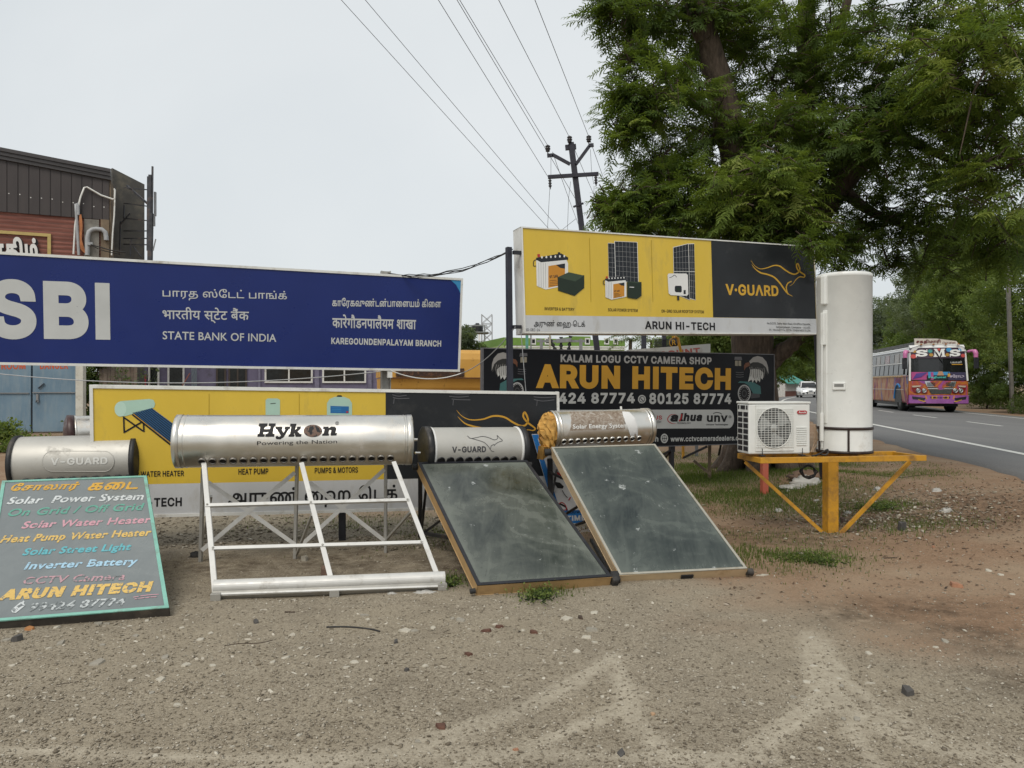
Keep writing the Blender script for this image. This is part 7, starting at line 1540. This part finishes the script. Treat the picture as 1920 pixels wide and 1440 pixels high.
for x, z, r, m_ in ((.9, 2.75, .1, 0), (.93, 2.58, .09, 1), (1.62, 2.58, .09, 1), (1.27, 2.82, .07, 2), (1.7, 2.8, .12, 3), (.2, 2.52, .12, 2), (2.32, 2.54, .1, 2), (2.2, 2.8, .08, 3), (.25, 2.75, .08, 1)): mb.disc(vis, x, -z, r, r * .8, .006 + .0008 * m_, 12, mi=m_)
mb.build('visor_flowers', [ink('teal_flower', (.05, .25, .25)), ink('gold_flower', (.4, .22, .04)), ink('red_flower', (.5, .08, .07)), I_SKY], t)
mb = MB(); mb.sheet(gl, [(.1, -1.47), (1.0, -1.47), (1.0, -1.80), (.1, -1.82)], .012, 0); mb.sheet(gl, [(.78, -1.60), (1.7, -1.60), (1.7, -1.82), (.78, -1.82)], .013, 1); mb.sheet(gl, [(.15, -1.5), (.5, -1.6), (.75, -1.8), (.3, -1.75)], .015, 2)
mb.sheet(gl, [(.72, -1.47), (1.6, -1.47), (1.6, -1.67), (.72, -1.67)], .016, 3); mb.sheet(gl, [(1.62, -1.46), (2.42, -1.46), (2.42, -1.8), (1.62, -1.8)], .014, 4); mb.sheet(gl, [(1.15, -1.66), (1.45, -1.66), (1.38, -1.84), (1.22, -1.84)], .018, 5); mb.sheet(gl, [(1.6, -1.6), (1.72, -1.6), (1.72, -1.74), (1.6, -1.74)], .018, 6)
mb.build('dash_art', [ink('dash_magenta', (.38, .06, .2)), I_SKY, ink('dash_violet', (.08, .04, .22)), I_BLK, ink('dash_slate', (.05, .045, .09)), ink('dash_tan', (.45, .25, .15)), I_GOLD], t)
mb = MB(); text(mb, gl, 'சகதிமான\u0bcd', (.78, -1.51), (1.54, -1.51), .12, .03, o=.02, mode='box'); mb.build('lettering', ink('board_cyan2', (.08, .5, .45)), t)
mb = MB(); text(mb, gl, 'ஈேராடு', (1.70, -1.53), (2.34, -1.53), .17, .03, o=.02, mode='box'); text(mb, gl, 'பவானி', (1.75, -2.2), (2.25, -2.2), .1, .02, o=.02, mode='box', mi=1); mb.sheet(gl, [(1.8, -2.13), (2.28, -2.13), (2.28, -2.165), (1.8, -2.165)], .02, 2); mb.build('lettering', [ink('board_lilac', (.5, .45, .55)), I_GREY, I_GOLD], t)
mb = MB(); mb.sheet(fp_, [(.62, -1.4), (1.98, -1.4), (1.9, -1.17), (.72, -1.17)], .03, 0); mb.build('upper_grille', CHROME, t)
mb = MB()
for k in range(3): mb.sheet(fp_, [(.72, -1.2 - .055 * k), (1.88, -1.2 - .055 * k), (1.89, -1.235 - .055 * k), (.71, -1.235 - .055 * k)], .035, 0)
mb.build('grille_slots', BLACK, t)
mb = MB(); mb.sheet(fp_, [(.74, -1.15), (1.86, -1.15), (1.8, -1.1), (.8, -1.1)], .03, 0); mb.sheet(fp_, [(.78, -1.05), (1.82, -1.05), (1.72, -.84), (.9, -.84)], .03, 0); mb.build('lower_grille', M('mesh_grey', (.04, .045, .04), .6, var=.6, scale=25), t)
mb = MB(); mb.sheet(fp_, [(.74, -1.095), (1.86, -1.095), (1.84, -1.06), (.76, -1.06)], .034, 0); mb.build('grille_bar', CHROME, t)
for x0, s_ in ((.1, 1), (2.42, -1)):
    mb = MB(); mb.sheet(fp_, [(x0, -1.1), (x0 + s_ * .2, -1.13), (x0 + s_ * .66, -1.0), (x0 + s_ * .62, -.86), (x0 + s_ * .1, -.9)], .03, 0); ho = mb.build('headlight', ink('lamp_red', (.22, .02, .02), .2), t)
    for dx in (.26, .5):
        c_ = fp_.pt(x0 + s_ * dx, .99, .035); mb = MB(); mb.lathe(c_, BD * -1, [(0, .095), (.03, .1), (.035, .085), (.02, .07), (.035, .04), (.04, 0)], 18); mb.build('lamp', CHROME, ho)
    mb = MB(); mb.sheet(fp_, [(x0, -1.2), (x0 + s_ * .38, -1.22), (x0 + s_ * .34, -1.15), (x0 + s_ * .05, -1.13)], .03, 0); mb.build('marker_lamp', ink('lamp_cream', (.5, .42, .33), .3), t)
    mb = MB(); mb.sheet(bu, [(x0, -.73), (x0 + s_ * .55, -.66), (x0 + s_ * .5, -.54), (x0 + s_ * .03, -.6)], .006, 0); mb.build('fog_lamp_recess', BLACK, t)
    mb = MB(); mb.sheet(bu, [(x0 + s_ * .72, -.72), (x0 + s_ * .98, -.72), (x0 + s_ * .98, -.64), (x0 + s_ * .76, -.64)], .006, 0); mb.build('tow_recess', ink('recess_plum', (.1, .03, .06)), t)
mb = MB(); mb.sheet(bu, [(.62, -.76), (1.9, -.76), (1.85, -.60), (.67, -.60)], .004, 0); mb.build('orange_field', I_ORG, t)
mb = MB(); mb.sheet(bu, [(.9, -.74), (1.62, -.74), (1.62, -.62), (.9, -.62)], .01, 0); text(mb, bu, 'TN 38 BA 9899', (.95, -.65), (1.57, -.65), .06, .02, o=.014, mi=1); mb.build('number_plate', [I_GOLD, I_BLK], t)
mb = MB(); mb.sheet(bu, [(.55, -.535), (1.97, -.535), (2.2, -.6), (2.2, -.57), (1.97, -.49), (.55, -.49), (.35, -.57), (.35, -.6)], .012, 0); mb.build('yellow_lip', I_YEL, t)
mb = MB(); mb.sheet(bu, [(.6, -.475), (1.92, -.475), (1.92, -.44), (.6, -.44)], .008, 0); mb.build('air_dam', BLACK, t)
for x_, s_ in ((-.02, -1), (BW + .02, 1)):
    mb = MB(); mb.tube([V3(q) for q in catmull([bp(x_, .02, 2.72), bp(x_ + s_ * .14, -.2, 2.74), bp(x_ + s_ * .2, -.28, 2.62), bp(x_ + s_ * .2, -.28, 2.45)], 5)], [.06] * 6 + [.1] * 5 + [.09] * 5, 10); mo = mb.build('mirror_arm', PINK, t)
    MB().box(bp(x_ + s_ * .22, -.28, 2.2), .2, .1, .5, BR_, BD).build('mirror', BLACK, t, bevel=.03)
mb = MB(); mb.bar(bp(.95, -.15, 2.85), bp(1.35, -.16, 2.2), .025, .025); mb.build('wiper', BLACK, t)
mb = MB()
for k in range(4): mb.lathe(bp(.5 + .5 * k, -.02, 3.03), (0, 0, 1), [(0, .05), (.04, .045), (.06, 0)], 8)
mb.build('roof_lamps', ink('lamp_amber', (.3, .12, .03)), t)
q = [bp(.35, .25, 3.05), bp(2.0, .2, 3.02), bp(1.8, .2, 3.27), bp(.35, .25, 3.32)]; q = [bp(.3, .22, 3.03), bp(2.1, .22, 3.03), bp(2.0, .26, 3.2), bp(1.2, .26, 3.32), bp(.3, .26, 3.34)]; MB().prism(q, BD * .08).build('roof_board', M('roof_board_cream', (.5, .46, .4), .5, var=.1), t)
class RB: n = BD * -1; nf = n; loc = staticmethod(lambda u, v: (u, -v)); pt = staticmethod(lambda x, y, o=0: bp(x, .225 - o, y))
mb = MB(); text(mb, RB, 'சகதிமாரி', (.36, -3.08), (1.35, -3.08), .2, .05, o=.012, mode='box'); text(mb, RB, 'டிரான\u0bcdஸ\u0bcd', (1.42, -3.07), (1.95, -3.07), .11, .03, o=.012, mode='box'); mb.build('lettering', ink('dark_red_letters', (.12, .03, .03)), t)
mb = MB()
for k in range(9): mb.box(bp(.45, 1.0 + k * .95, 3.13), .1, .7, .14, BR_, BD)
mb.bar(bp(.4, .4, 3.06), bp(.4, 9.8, 3.06), .05, .05); mb.bar(bp(2.1, .4, 3.06), bp(2.1, 9.8, 3.06), .05, .05); mb.build('roof_rack', M('rack_grey', (.09, .09, .09), .6), t)
# white hatchback
CY = 69.0; cf = P(1502, 747, CY); ch = math.atan2(.24, 1); 
CO = V3((cf.x, CY, ROADZ)); CR = V3((math.cos(ch), -math.sin(ch), 0)); CD = V3((math.sin(ch), math.cos(ch), 0))
def cp(x, y, z): return CO + CR * x + CD * y + V3((0, 0, z))
t = thing('car', 'white hatchback car coming along the road at the bend', 'car', cp(.83, 1.9, 0)); CW = 1.68
CARW = M('car_white', (.72, .73, .73), .2, var=.03)
def cloft(rings, mat, name, bev=.05):
    mb = MB(); vs = [p for r in rings for p in r]; n_ = len(rings[0]); fs = [(i * n_ + k, i * n_ + (k + 1) % n_, (i + 1) * n_ + (k + 1) % n_, (i + 1) * n_ + k) for i in range(len(rings) - 1) for k in range(n_)]
    fs += [tuple(reversed(range(n_))), tuple((len(rings) - 1) * n_ + k for k in range(n_))]; return mb.add(vs, fs, 0, True).build(name, mat, t)
def ring(y, z0, z1, ins): return [cp(ins, y, z0), cp(CW - ins, y, z0), cp(CW - ins * .3, y, (z0 + z1) / 2), cp(CW - ins - .03, y, z1), cp(ins + .03, y, z1), cp(ins * .3, y, (z0 + z1) / 2)]
cloft([ring(-.02, .3, .62, .14), ring(.08, .24, .72, .05), ring(.5, .22, .85, .01), ring(1.0, .22, .93, 0), ring(2.6, .22, .96, 0), ring(3.4, .24, .98, .03), ring(3.72, .3, .95, .12)], CARW, 'body')
cloft([[cp(x, y, z) for x, z in ((i0, .93), (CW - i0, .93), (CW - i1, zt), (i1, zt))] for y, i0, i1, zt in ((.95, .1, .12, .95), (1.62, .08, .26, 1.44), (2.4, .08, .24, 1.5), (3.1, .08, .27, 1.46), (3.6, .12, .2, 1.0))], BGL, 'cabin_glass')
cloft([[cp(x, y, z) for x, z in ((i1, zt - .03), (CW - i1, zt - .03), (CW - i1 - .08, zt + .03), (i1 + .08, zt + .03))] for y, i1, zt in ((1.56, .27, 1.43), (2.4, .235, 1.5), (3.15, .27, 1.46))], CARW, 'roof')
for x_ in (.1, CW - .1): MB().bar(cp(x_, .95, .95), cp(x_ + (.16 if x_ < 1 else -.16), 1.6, 1.44), .07, .07, CR).build('pillar', CARW, t)
CF = FrontS(lambda z: 0)
class CFs: n = CD * -1; nf = n; loc = staticmethod(lambda u, v: (u, -v)); pt = staticmethod(lambda x, y, o=0: cp(x, -.03 - o + .35 * abs(x / CW - .5) ** 2.2, y))
for x0, s_ in ((.08, 1), (CW - .08, -1)):
    mb = MB(); mb.prism([cp(x0, .14, .70), cp(x0 + s_ * .08, .03, .64), cp(x0 + s_ * .4, -.02, .60), cp(x0 + s_ * .36, .02, .70), cp(x0 + s_ * .1, .2, .80)], CD * -.04); mb.build('headlight', CHROME, t)
    MB().box(cp(x0 + s_ * -.14, 1.15, .98), .16, .1, .13, CR, CD).build('mirror', CARW, t, bevel=.03)
    MB().prism([cp(x0 + s_ * .02, .0, .45), cp(x0 + s_ * .24, -.03, .45), cp(x0 + s_ * .2, -.03, .34), cp(x0 + s_ * .03, 0, .34)], CD * -.05).build('fog_lamp', BLACK, t)
mb = MB(); mb.prism([cp(.42, -.04, .56), cp(CW - .42, -.04, .56), cp(CW - .5, -.04, .38), cp(.5, -.04, .38)], CD * -.03); mb.build('grille', BLACK, t)
mb = MB(); mb.prism([cp(.58, -.075, .50), cp(CW - .58, -.075, .50), cp(CW - .58, -.075, .40), cp(.58, -.075, .40)], CD * -.01); mb.build('number_plate', I_WHITE, t)
mb = MB(); mb.prism([cp(.66, -.04, .68), cp(CW - .66, -.04, .68), cp(CW - .7, -.04, .63), cp(.7, -.04, .63)], CD * -.03); mb.build('upper_grille', BLACK, t)
for yy in (.68, 3.05):
    for x_, s_ in ((.09, 1), (CW - .09, -1)): wheel(t, cp(x_, yy, .29), CR * -s_, .29, .19, CHROME)
# ---------------------------------------------------------------- litter, stones, rubble
CHIP = M('pale_chip', (.45, .415, .34), .85, var=.25, scale=20, dirt=(.3, .26, .2), dirt_amt=.3, dirt_scale=30); CHIPG = M('grey_chip', (.30, .275, .225), .9, var=.3, scale=20, dirt=(.14, .12, .1), dirt_amt=.3, dirt_scale=30); DARKST = M('dark_stone', (.075, .07, .065), .9, var=.4, scale=20, bump=.5); RUSTL = M('dry_leaf', (.11, .05, .032), .8, var=.4, scale=20); BROWNT = M('brown_litter', (.06, .04, .028), .9, var=.4, scale=20); BRICKP = M('brick_red', (.34, .17, .1), .9, var=.3, scale=15)
def chip(u, v, w, hgt, mat, name, label, cat, group=None, seed=0, thick=.2, z=0.0):
    """a broken flat piece w x h pixels in the photo, resting on the ground"""
    R = random.Random(seed * 7 + int(u) * 31 + int(v)); g = G(u, v); s = g.y / F; ww = w * s / 2; dd = min(hgt * s * g.y / EYE / 2, ww * 1.1); n = R.randint(4, 6); th = max(.004, min(ww, dd) * thick)
    a0 = R.uniform(0, 6); pts = []
    for k in range(n): a_ = a0 + math.tau * (k + R.uniform(-.3, .3)) / n; r_ = R.uniform(.55, 1.2); pts.append((ww * r_ * math.cos(a_), dd * r_ * math.sin(a_)))
    zg = gz(g.x, g.y); tx_, ty_ = R.uniform(-.12, .12), R.uniform(-.05, .25); mb = MB()
    lo = [V3((g.x + x, g.y + y, zg - .004 + max(0, tx_ * x + ty_ * y) * .7)) for x, y in pts]; hi = [V3((g.x + x * .86, g.y + y * .86, zg + th * R.uniform(.7, 1.15) + tx_ * x + ty_ * y + .003)) for x, y in pts]
    mb.add(lo + hi, [tuple(reversed(range(n))), tuple(range(n, 2 * n))] + [(k, (k + 1) % n, n + (k + 1) % n, n + k) for k in range(n)])
    return prop(mb.build(name, mat, base=(g.x, g.y, zg)), label, cat, group)
PALE_L, GREY_L = 'small pale broken chip lying flat on the open gravel yard', 'small grey broken chip lying flat on the open gravel yard'
q6 = lambda x, y: (x / 3, 1120 + y / 3); q7 = lambda x, y: (640 + x / 3, 1120 + y / 3); q8 = lambda x, y: (1280 + x / 3, 1000 + y / 3)
pale = [(q6, 1045, 388, 20, 10), (q6, 1200, 393, 15, 4), (q6, 755, 393, 14, 5), (q6, 735, 472, 20, 6), (q6, 905, 470, 24, 10), (q6, 1125, 246, 22, 5), (q6, 1185, 208, 12, 5), (q6, 1408, 211, 12, 5), (q6, 1645, 215, 15, 6), (q6, 1865, 248, 12, 4), (q6, 1000, 604, 20, 6), (q6, 398, 682, 18, 7), (q6, 535, 670, 10, 6), (q6, 430, 602, 10, 4), (q6, 118, 692, 14, 6), (q6, 72, 662, 17, 5), (q6, 135, 746, 16, 6), (q6, 305, 788, 12, 4), (q6, 870, 882, 15, 8), (q6, 893, 840, 22, 3), (q6, 1678, 770, 13, 6), (q6, 1310, 828, 15, 4), (q6, 315, 172, 14, 9), (q6, 272, 288, 12, 5), (q6, 70, 384, 20, 5), (q6, 1605, 347, 18, 5), (q6, 1535, 372, 12, 4), (q6, 1690, 293, 12, 5), (q6, 825, 138, 10, 4), (q6, 1022, 179, 12, 3),
        (q7, 360, 186, 24, 9), (q7, 470, 384, 18, 8), (q7, 1325, 296, 17, 8), (q7, 1235, 362, 12, 9), (q7, 880, 242, 10, 7), (q7, 1375, 220, 22, 9), (q7, 1425, 247, 13, 5), (q7, 1275, 118, 30, 8), (q7, 1425, 86, 22, 5), (q7, 75, 371, 20, 6), (q7, 30, 398, 16, 5), (q7, 920, 494, 22, 3), (q7, 52, 586, 18, 6), (q7, 548, 655, 16, 4), (q7, 255, 915, 12, 7), (q7, 302, 886, 9, 6), (q7, 718, 172, 8, 4), (q7, 1022, 178, 10, 5), (q7, 1470, 556, 14, 4), (q7, 1605, 158, 10, 4), (q7, 900, 55, 9, 7), (q7, 518, 168, 12, 4), (q7, 930, 112, 14, 4), (q7, 150, 122, 12, 3), (q7, 860, 146, 14, 4),
        (q8, 725, 592, 18, 5), (q8, 735, 754, 18, 5), (q8, 692, 845, 20, 6), (q8, 755, 900, 14, 7), (q8, 440, 968, 15, 8), (q8, 1050, 687, 14, 7), (q8, 1420, 642, 14, 4), (q8, 462, 494, 15, 4), (q8, 450, 243, 30, 4), (q8, 1720, 248, 15, 4), (q8, 780, 1226, 18, 12), (q8, 620, 1274, 12, 7), (q8, 955, 870, 7, 5), (q8, 1060, 464, 9, 4), (q8, 290, 876, 12, 5), (q8, 1058, 852, 24, 4), (q8, 1790, 275, 12, 3), (q8, 1855, 380, 16, 3), (q8, 340, 858, 7, 5), (q8, 880, 826, 18, 5)]
grey = [(q6, 560, 152, 22, 11), (q6, 605, 152, 14, 12), (q6, 340, 258, 22, 9), (q6, 765, 220, 13, 9), (q6, 930, 342, 20, 8), (q6, 575, 270, 14, 5), (q6, 45, 243, 22, 7), (q6, 855, 538, 15, 5), (q6, 805, 660, 12, 8), (q6, 1520, 828, 12, 5), (q6, 550, 372, 28, 13), (q7, 668, 126, 24, 8), (q7, 1405, 180, 30, 9), (q7, 130, 100, 26, 6), (q7, 410, 186, 18, 9), (q7, 430, 806, 14, 6), (q7, 1448, 834, 12, 5), (q7, 625, 117, 14, 5), (q8, 620, 937, 20, 7), (q8, 1480, 612, 20, 9), (q8, 895, 872, 15, 9), (q8, 1605, 884, 14, 9), (q8, 905, 1062, 12, 9), (q8, 985, 1062, 18, 11), (q8, 340, 958, 12, 5), (q8, 1145, 584, 8, 5)]
for k, (q, x, y, w, h_) in enumerate(pale): chip(*q(x, y), w, h_, CHIP, 'stone_chip', PALE_L, 'stone chip', 'pale chips strewn over the gravel yard', k)
for k, (q, x, y, w, h_) in enumerate(grey): chip(*q(x, y), w, h_, CHIPG, 'stone_chip', GREY_L, 'stone chip', 'grey chips strewn over the gravel yard', k + 100)
chip(*q8(1268, 915), 20, 15, DARKST, 'stone', 'dark angular stone alone on the gravel in the right foreground', 'stone', None, 1, 1.2)
chip(1693, 1003, 22, 17, DARKST, 'stone', 'dark rock on the earth right of the orange table foot', 'stone', None, 2, 1.3)
chip(1580, 983, 16, 13, M('brown_rock', (.09, .06, .045), .9, var=.4), 'stone', 'dark brown rock beside the foot of the orange table brace', 'stone', None, 3, 1.2)
chip(*q6(98, 245), 20, 13, DARKST, 'stone', 'dark grey stone in front of the painted board', 'stone', None, 4, .9)
chip(612, 1076, 26, 15, M('old_brick', (.15, .095, .07), .9, var=.4, scale=8), 'brick', 'weathered brick lying behind the white trough of the bare heater', 'brick', None, 5, 1.1)
chip(572, 1049, 16, 9, CHIPG, 'stone', 'grey stone near the middle rear leg of the bare heater', 'stone', None, 6, .9)
chip(*q8(1535, 318), 26, 9, BRICKP, 'tile_piece', 'orange red tile piece at the edge of the rubble on the right', 'tile', None, 7, .5)
chip(*q8(1410, 113), 8, 6, BRICKP, 'tile_piece', 'tiny orange tile crumb on the red earth at right', 'tile', None, 8, .6)
chip(*q7(980, 852), 18, 6, BRICKP, 'tile_piece', 'orange tile piece in the middle foreground', 'tile', None, 9, .3)
chip(*q7(1755, 655), 12, 6, M('tan_leaf', (.42, .27, .16), .8), 'dry_leaf', 'small tan leaf on the gravel right of centre', 'leaf', None, 10, .3)
chip(*q7(555, 725), 34, 11, RUSTL, 'dry_leaf', 'large curled rust brown leaf in the middle foreground', 'leaf', None, 11, .35)
chip(55, 1181, 24, 5, M('orange_leaf', (.38, .17, .06), .8), 'dry_leaf', 'orange brown leaf under the painted board', 'leaf', None, 12, .5)
for k, (u, v, w, h_, l) in enumerate([(912, 1181, 28, 5, 'dark red brown leaf scrap before the left flat collector'), (1000, 1183, 22, 5, 'brown leaf scrap below the gap between the collectors'), (878, 1225, 16, 5, 'curled brown leaf on the gravel left of centre'), (935, 1173, 20, 4, 'thin brown bark strip before the left flat collector'), (1090, 1158, 14, 6, 'dark bark lump beside a long pale chip')]): chip(u, v, w, h_, RUSTL if k != 4 else BROWNT, 'leaf_litter', l, 'leaf', None, 20 + k, .5)
chip(742, 1206, 10, 5, DARKST, 'stone', 'small black stone left of the middle foreground', 'stone', None, 13, .8); chip(764, 1257, 13, 6, DARKST, 'stone', 'small flat dark stone left of centre in the foreground', 'stone', None, 14, .6); chip(480, 1168, 12, 7, DARKST, 'stone', 'small dark stone in front of the bare heater', 'stone', None, 15, .6); chip(1165, 1412, 26, 12, DARKST, 'stone', 'flat dark slab half sunk in the lower foreground', 'stone', None, 16, .25)
def stick(pts, r, label, mat=BROWNT, name='twig'):
    r *= .42
    q = [G(*p) for p in pts]; q = [V3((p.x, p.y, gz(p.x, p.y) + r * .7)) for p in q]; prop(MB().tube([V3(x) for x in catmull(q, 4)], r, 5).build(name, mat, base=q[0]), label, 'twig')
stick([(421, 1212), (450, 1208), (485, 1207), (511, 1201)], .006, 'long thin twig on the gravel in front of the bare heater'); stick([(104, 1284), (128, 1280), (152, 1278)], .005, 'thin twig on the gravel in the left foreground'); stick([(703, 1239), (712, 1245)], .005, 'short twig left of centre'); stick([(826, 1234), (838, 1231)], .006, 'short dark twig left of the middle'); stick([(534, 1147), (553, 1147)], .012, 'dark stub of wood before the bare heater trough'); stick([(612, 1177), (650, 1176), (690, 1180), (712, 1185)], .014, 'black cable scrap lying on the gravel below the white trough', RUBBER, 'cable_scrap'); stick([(1650, 912), (1690, 916), (1730, 912), (1780, 916)], .012, 'long dry branch on the earth right of the orange table'); stick([(1590, 1003), (1610, 1000), (1618, 1003)], .01, 'bent twig on the earth below the orange table'); stick([(1655, 1050), (1682, 1051)], .014, 'dark stick on the earth at right')
stick([(120 + 10, 1155), (0 + 60, 1160)], .003, 'thin straw by the painted board')
# crumpled things
def crumple(c, sx, sy, sz, mat, name, label, cat, seed=1, n=16, rough=.28):
    R = np.random.default_rng(seed); vs, fs = [], []; m = 9
    for i in range(m):
        ph = (i / (m - 1)) * math.pi / 2
        for k in range(n):
            th = math.tau * k / n; f = 1 + R.uniform(-rough, rough) * (0.6 if i == 0 else 1); vs.append((c.x + sx * math.cos(ph) * math.cos(th) * f, c.y + sy * math.cos(ph) * math.sin(th) * f, c.z - .01 + sz * math.sin(ph) * f))
    for i in range(m - 1):
        for k in range(n): fs.append((i * n + k, i * n + (k + 1) % n, (i + 1) * n + (k + 1) % n, (i + 1) * n + k))
    return prop(MB().add(vs, fs, 0, True).build(name, mat, base=c), label, cat)
def gg(u, v): p = G(u, v); p.z = gz(p.x, p.y); return p
BAG = M('white_plastic_sack', (.4, .39, .36), .5, var=.12, scale=10, dirt=(.35, .3, .24), dirt_amt=.3, dirt_scale=10)
p = P(1512, 893, 10.6); p.z = gz(p.x, 10.6); crumple(p, .2, .12, .12, BAG, 'plastic_sack', 'crumpled white plastic sack on the grass behind the orange table', 'litter', 1); p2 = P(1490, 895, 10.5); p2.z = gz(p2.x, p2.y); crumple(p2, .2, .14, .05, BAG, 'plastic_sheet', 'flat end of white plastic sheet left of the crumpled sack', 'litter', 2)
crumple(gg(798, 1110), .085, .04, .022, BAG, 'paper_scrap', 'white crumpled paper in front of the right end of the white trough', 'litter', 3); crumple(gg(734, 1112), .04, .03, .018, BAG, 'paper_scrap', 'small white paper under the white trough', 'litter', 4); crumple(gg(760, 1114), .045, .025, .01, CHIP, 'paper_scrap', 'off-white scrap between two papers under the white trough', 'litter', 5)
for k, (u, v, s_, l) in enumerate([(1646, 938, .1, 'pale plastic bag on the dark soil right of the table post'), (1775, 978, .11, 'white plastic bag on the dark rubble at far right'), (1460, 960, .085, 'grey plastic bag on the grass left of the table post'), (1756, 942, .1, 'white plastic wrapper on the rubble at right'), (1478, 930, .06, 'small white wrapper on the earth mound behind the left brace'), (1590, 967, .075, 'white paper scrap behind the right brace'), (1532, 945, .06, 'pale rag beside the table post'), (1650, 958, .05, 'tiny white scrap on the weeds under the right brace')]): crumple(gg(u, v), s_ * .55, s_ * .4, s_ * .45, BAG, 'plastic_bag', l, 'litter', 10 + k, 14, .5)
p = P(1513, 915, 10.9); p.z = gz(p.x, p.y); crumple(p, .25, .2, .12, M('earth_clod', (.17, .11, .075), .95, var=.3, bump=.6), 'earth_clod', 'brown earth clod behind the table post', 'clod', 30)
crumple(gg(366, 1045), .05, .05, .05, RUBBER, 'rubber_lump', 'black rubber lump at the left rear leg of the bare heater', 'litter', 31)
# dry leaves and rubble round the table: too many to count
n = 5200; cx = np.concatenate([rng.normal(5.0, 1.4, n // 2), rng.uniform(1.5, 9, n // 2)]); cyy = np.concatenate([rng.normal(8.4, .9, n // 2), rng.uniform(5.2, 13, n // 2)]); k_ = (road_off(cx, cyy) < -1.5) & (soil_f(cx, cyy) > .3); cx, cyy = cx[k_], cyy[k_]; n = len(cx)
LITM = NT('dead_leaf_litter'); LITM.p('Base Color', LITM.ramp(LITM.attr('tint').outputs['Fac'], [(0, (.03, .02, .014)), (.6, (.11, .068, .04)), (.9, (.26, .18, .11)), (1, (.42, .38, .32))])); LITM.p('Roughness', .9)
lt = scatter_mesh('leaf_litter', [(-1, 0, 0), (-.2, -.38, .15), (1, 0, .1), (.1, .4, .2)], [(0, 1, 2, 3)], np.stack([cx, cyy, gh(cx, cyy) + .004], -1), rng.uniform(.008, .028, n), rng.uniform(0, 6.28, n), LITM.m, tint=np.clip(rng.normal(.5, .25, n), 0, 1), tilt=rng.normal(0, .35, (n, 2)), base=(4, 8, 0)); prop(lt, 'dead leaves and twig bits scattered on the red earth', 'leaf litter', kind='stuff')
n = 2600; uu = rng.normal(1680, 130, n); vv = rng.normal(972, 22, n).clip(915, 1040); g_ = EYE * F / (vv - 720); xx = (uu - 960) / F * g_; sz = .004 + .022 * rng.random(n) ** 3
rb = scatter_mesh('rubble', oct_v, oct_f, np.stack([xx, g_, gh(xx, g_) + sz * .3], -1), np.stack([sz * rng.uniform(.8, 1.6, n), sz, sz * rng.uniform(.4, .9, n)], -1), rng.uniform(0, 6.28, n), bpy.data.materials['gravel_grain'], tint=np.clip(rng.normal(.62, .25, n), 0, 1), tilt=rng.normal(0, .3, (n, 2)), base=(5, 8, 0)); prop(rb, 'broken pale rubble strewn right of the orange table', 'rubble', kind='stuff')
n = 2400; uu = rng.uniform(280, 840, n); vv = rng.uniform(965, 1030, n); g_ = EYE * F / (vv - 720); xx = (uu - 960) / F * g_; sz = .004 + .02 * rng.random(n) ** 2.5
rb = scatter_mesh('rubble', oct_v, oct_f, np.stack([xx, g_, gh(xx, g_) + sz * .3], -1), np.stack([sz * rng.uniform(.8, 1.6, n), sz, sz * rng.uniform(.4, .9, n)], -1), rng.uniform(0, 6.28, n), bpy.data.materials['gravel_grain'], tint=np.clip(rng.normal(.55, .25, n), 0, 1), tilt=rng.normal(0, .3, (n, 2)), base=(-1, 8, 0)); prop(rb, 'loose broken stones under the bare heater and low yellow sign', 'rubble', kind='stuff')
n = 1500; uu = rng.uniform(-20, 1330, n); vv = 1122 + 190 * rng.random(n) ** 1.4; g_ = EYE * F / (vv - 720); xx = (uu - 960) / F * g_; sz = .004 + .011 * rng.random(n) ** 3
rb = scatter_mesh('rubble', [(-1, -.3, 0), (-.2, -.75, .1), (.9, -.4, 0), (.75, .5, .1), (-.6, .6, .15), (0, 0, .45)], [(0, 1, 5), (1, 2, 5), (2, 3, 5), (3, 4, 5), (4, 0, 5)], np.stack([xx, g_, gh(xx, g_) + .002], -1), np.stack([sz * rng.uniform(.8, 1.7, n), sz, sz * rng.uniform(.4, 1, n)], -1), rng.uniform(0, 6.28, n), bpy.data.materials['gravel_grain'], tint=np.clip(rng.normal(.8, .22, n), 0, 1), tilt=rng.normal(0, .2, (n, 2)), base=(-1, 5, 0)); prop(rb, 'tiny pale broken chips strewn across the gravel in front of the heaters', 'rubble', kind='stuff')
